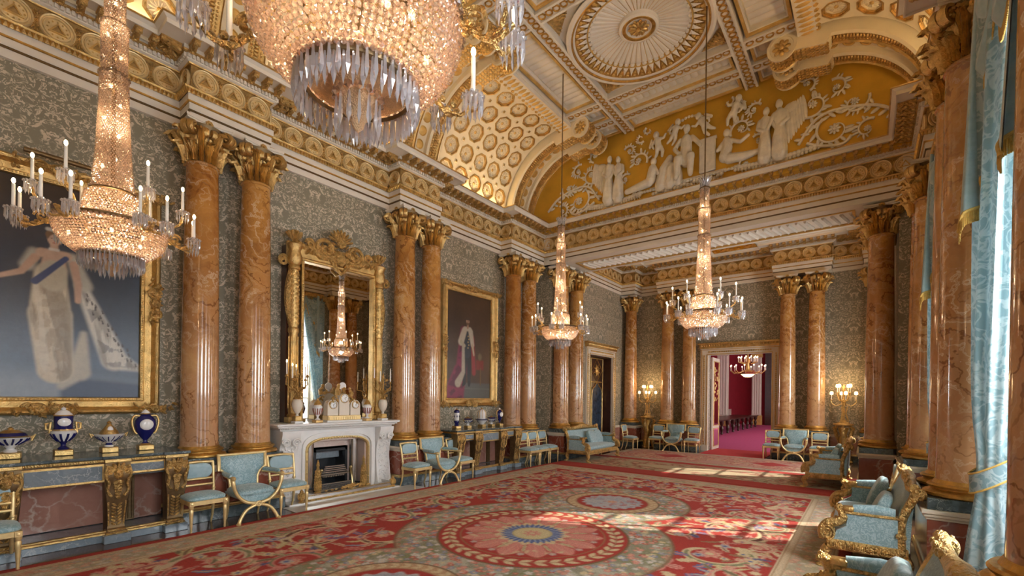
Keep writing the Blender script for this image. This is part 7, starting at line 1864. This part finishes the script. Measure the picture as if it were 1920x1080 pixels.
for i, (yc, w) in enumerate(((4.86, 'window beside the nearest sofa'), (8.66, 'window behind the middle sofa'))):
    pelmet(yc, 'gilt pelmet with blue swags over the %s' % w)
    curtain(.87, yc + .89, 1, 'blue silk curtain with tie-back, far side of the %s' % w); curtain(.87, yc - .89, -1, 'blue silk curtain with tie-back, near side of the %s' % w)
# ================================================================== plaster relief on the gold end panel
def vine(b, c, r, a0, turn, leaves=10, th=.028, depth=.05):
    n = 26; P = []; y = -depth
    for k in range(n + 1):
        t = k / n; a = a0 + turn * t; rad = r * (1 - .72 * t); P.append((c[0] + rad * math.cos(a), y, c[1] + rad * math.sin(a)))
    b.tube(P, [th * (1 - .6 * k / n) for k in range(n + 1)], 6)
    rs = random.Random(int(c[0] * 31 + c[1] * 77))
    for k in range(leaves):
        i = int(2 + k * (n - 8) / leaves); a = a0 + turn * i / n + rs.uniform(-.5, .5) + (.6 if turn > 0 else -.6); L = r * rs.uniform(.22, .38)
        b.ell((P[i][0] + math.cos(a) * L * .8, y, P[i][2] + math.sin(a) * L * .8), (L, .025, L * .36), 7, 4, R=Matrix.Rotation(-a, 3, 'Y'))
    if r > .14:
        for k in range(8): a = 2 * PI * k / 8; b.ell((c[0] + r * .2 * math.cos(a), y - .02, c[1] + r * .2 * math.sin(a)), (r * .14, .03, r * .08), 6, 4, R=Matrix.Rotation(-a, 3, 'Y'))
        b.ell((c[0], y - .03, c[1]), (r * .09, .03, r * .09), 6, 4)
def rl(name, caps, depth=.10, mat='relief_white', voxel=.016):
    """one relief figure: limbs given as chains of (x, z, radius[, y]) grown together into one skin"""
    b = MB()
    for ch in caps:
        P = [(p[0], -(p[3] if len(p) > 3 else .07), p[1]) for p in ch]; R = [p[2] for p in ch]
        if len(ch) == 1: b.ell(P[0], (R[0], R[0] * .9, R[0] * 1.15), 12, 9)
        else:
            Q = []; RR = []
            for i in range(len(P) - 1):
                for k in range(5): t = k / 5; Q.append(Vector(P[i]).lerp(Vector(P[i + 1]), t)); RR.append(R[i] * (1 - t) + R[i + 1] * t)
            Q.append(Vector(P[-1])); RR.append(R[-1]); b.tube(Q, RR, 10)
            for p, r in ((P[0], R[0]), (P[-1], R[-1])): b.ell(p, r, 8, 6)
    o = b.obj(name, mat, TYMP); m_ = o.modifiers.new('skin', 'REMESH'); m_.mode = 'VOXEL'; m_.voxel_size = voxel; m_.use_smooth_shade = True
    s = o.modifiers.new('soft', 'SMOOTH'); s.factor = .5; s.iterations = 3; o.location = (0, TY, 0); return o
def standing(x, z, h, s, wing):
    k = h / 1.0
    f = lambda *p: (x + s * p[0] * k, z + p[1] * k, p[2] * k) + ((p[3] * k,) if len(p) > 3 else ())
    C = [[f(0, .0, .13), f(.0, .30, .12), f(.0, .52, .085)], [f(-.05, .02, .07, .12), f(-.02, .3, .06, .13), f(0, .5, .05, .1)], [f(.07, .02, .06, .12), f(.05, .3, .06, .13), f(.02, .5, .05, .1)], [f(0, .52, .085), f(.0, .66, .095), f(0, .76, .085)], [f(-.085, .76, .045), f(.085, .76, .045)], [f(0, .80, .035), f(.01, .86, .035)], [f(.015, .92, .062)], [f(.02, .955, .05, .06)],
         [f(.10, .75, .042), f(.15, .60, .036, .10), f(.20, .50, .03, .12)], [f(-.10, .75, .042), f(-.13, .60, .036, .10), f(-.03, .52, .03, .14)]]
    rl('relief_figure', C)
    if wing:
        b = MB()
        for q in range(8):
            t = q / 7; L = .66 - .22 * t; a = math.radians(100 + 22 * t)
            cx_, cz_ = x - s * (.10 + .036 * q) * k, z + (.78 + .02 * q) * k
            b.ell((cx_ - s * .02 * k, TY - .045 - .004 * q, cz_ - L * .42 * k), (.036 * k, .022, L * .5 * k), 7, 6, R=Matrix.Rotation(s * (.06 + .012 * q), 3, 'Y'))
        b.ell((x - s * .20 * k, TY - .05, z + .80 * k), (.15 * k, .035, .10 * k), 8, 5); b.obj('wing', 'relief_white', TYMP)
def cherub(x, z, h, s, lean):
    k = h; R = Matrix.Rotation(-lean, 2); 
    def f(a, c, r, y=.08): q = R @ Vector((s * a, c)); return (x + q.x * k, z + q.y * k, r * k, y * 1.0)
    rl('relief_cherub', [[f(0, .42, .13), f(0, .72, .13)], [f(0, .95, .125)], [f(.07, .40, .09), f(.12, .2, .075), f(.06, .0, .055)], [f(-.06, .40, .09), f(-.12, .22, .075, .06), f(-.22, .08, .05, .06)], [f(.12, .74, .06), f(.26, .66, .05, .1), f(.36, .78, .045, .1)], [f(-.12, .74, .06), f(-.24, .60, .05), f(-.20, .46, .04)], [f(-.22, .86, .05, .05), f(-.34, .62, .07, .04)]], voxel=.014)
ZR = 7.08
for s, x in ((1, -5.40), (-1, -1.66)):
    standing(x - s * .12, ZR, 1.20, s, True); standing(x + s * .16, ZR, 1.12, -s, False)
    b = MB()                                  # leafy ledge they stand on
    for k in range(22):
        u = -.75 + 1.5 * k / 21; b.ell((x + u, -.05, ZR - .05 + .10 * u * u), (.06, .05, .05), 7, 5); b.ell((x + u, -.06, ZR - .12 + .12 * u * u), (.04, .03, .045), 6, 4)
    q = b.obj('leaf_ledge', 'relief_white', TYMP); q.location = (0, TY, 0)
# seated figure with tablet, cloth and attendants in the middle
X0 = -3.50
rl('relief_figure', [[(X0, 7.55, .15), (X0, 7.95, .13), (X0, 8.08, .11)], [(X0, 8.20, .045), (X0, 8.24, .05)], [(X0 + .01, 8.33, .085)], [(X0 - .10, 7.62, .10), (X0 - .16, 7.60, .09, .22), (X0 - .18, 7.25, .07, .18), (X0 - .20, 7.16, .06, .2)], [(X0 + .10, 7.62, .10), (X0 + .15, 7.60, .09, .22), (X0 + .13, 7.25, .07, .18), (X0 + .14, 7.16, .06, .2)], [(X0 - .14, 8.08, .06), (X0 - .26, 7.88, .055, .12), (X0 - .16, 7.74, .045, .18)], [(X0 + .14, 8.08, .06), (X0 + .28, 7.90, .055, .12), (X0 + .34, 7.80, .045, .14)]])
rl('relief_drapery', [[(X0 - .62, 7.12, .16, .03), (X0 - .55, 7.50, .13, .03), (X0 - .40, 7.75, .09, .03)], [(X0 - .40, 7.12, .16, .03), (X0 - .36, 7.5, .14, .03)], [(X0 - .2, 7.12, .12, .05), (X0 - .2, 7.4, .1, .05)]])
b = MB().bbox(X0 + .30, X0 + .66, -.10, 0, 7.16, 7.92, .02); b.tube([(X0 + .28, -.06, 7.92), (X0 + .68, -.06, 7.92)], .04, 8); q = b.obj('relief_tablet', 'relief_white', TYMP, smooth=30); q.location = (0, TY, 0)
rl('relief_figure', [[(X0 + .86, 7.38, .13), (X0 + .92, 7.58, .11), (X0 + .90, 7.74, .09)], [(X0 + .90, 7.92, .08)], [(X0 + .95, 7.32, .12), (X0 + 1.25, 7.28, .10), (X0 + 1.55, 7.30, .06), (X0 + 1.7, 7.40, .05)], [(X0 + 1.0, 7.72, .05), (X0 + 1.2, 7.60, .045, .12), (X0 + 1.36, 7.70, .04, .12)], [(X0 + .82, 7.7, .05), (X0 + .72, 7.55, .045, .12)]])
rl('relief_figure', [[(X0 - .86, 7.34, .13), (X0 - .82, 7.60, .11)], [(X0 - .80, 7.78, .08)], [(X0 - .92, 7.28, .12), (X0 - 1.2, 7.24, .10), (X0 - 1.5, 7.20, .07)], [(X0 - .76, 7.6, .05), (X0 - .66, 7.42, .045, .12)]])
for x, z, h, s, ln in ((X0 - .62, 7.84, .62, 1, -.2), (X0 - .36, 8.05, .56, 1, .3), (X0 + .55, 8.02, .60, -1, -.5), (X0 + .95, 8.08, .60, -1, .35)): cherub(x, z, h, s, ln)
b = MB()
for k in range(9): t = k / 8; b.ell((X0 - .25 + .6 * t, -.06, 8.50 + .10 * math.sin(t * PI)), (.04, .03, .035), 6, 4)
for k in range(34):
    u = -1.25 + 2.5 * k / 33; b.ell((X0 + u, -.06, 7.09 - .02 * math.cos(u)), (.05, .05, .035), 7, 5)
    if abs(u) < .85: b.ell((X0 + u, -.06, 6.99 + .03 * math.sin(k * 1.7)), (.05, .05, .05), 7, 5); b.ell((X0 + u, -.05, 6.93), (.03, .03, .03), 5, 4)
b.bbox(X0 - .9, X0 + .9, -.08, 0, 7.09, 7.13, .01); q = b.obj('relief_plinth', 'relief_white', TYMP); q.location = (0, TY, 0)
for s in (1, -1):
    X_ = lambda v: X0 + s * v
    for nm, items in (('relief_scroll', [(2.92, 7.32, .34, 2.2, 5.6), (3.25, 7.75, .24, .3, -5), (2.55, 7.95, .26, 4.2, 5.2), (3.45, 7.15, .20, 1., 5), (2.95, 8.15, .20, 2, -5), (2.45, 8.42, .16, 5, 5)]), ('relief_scroll', [(1.20, 7.92, .24, 3.6, -5.4), (1.45, 8.25, .16, .5, 5), (1.30, 7.10, .17, 1.2, 5.4), (1.55, 7.55, .15, 2.4, -5), (1.15, 8.48, .12, 4, 5), (.95, 8.62, .10, 1, -5)])):
        b = MB()
        for vx, vz, r, a, tn in items: vine(b, (X_(vx), vz), r, a if s > 0 else PI - a, tn * s, 9, .03)
        q = b.obj(nm, 'relief_white', TYMP, smooth=60); q.location = (0, TY, 0)
    b = MB()
    b.tube(smoothpath([(X_(2.45), -.05, 7.18), (X_(2.7), -.05, 7.05), (X_(3.05), -.05, 6.98), (X_(3.2), -.05, 7.1)], 5), .035, 6); b.tube(smoothpath([(X_(2.3), -.05, 7.2), (X_(2.6), -.05, 7.62), (X_(3.0), -.05, 7.70), (X_(3.6), -.05, 7.55), (X_(3.95), -.05, 7.25)], 5), .032, 6)
    for k in range(14): t = k / 13; b.ell((X_(2.3 + 1.5 * t), -.05, 7.30 + .35 * math.sin(t * PI)), (.09, .03, .035), 6, 4, R=Matrix.Rotation(random.uniform(-1, 1), 3, 'Y'))
    q = b.obj('relief_stem', 'relief_white', TYMP, smooth=60); q.location = (0, TY, 0)
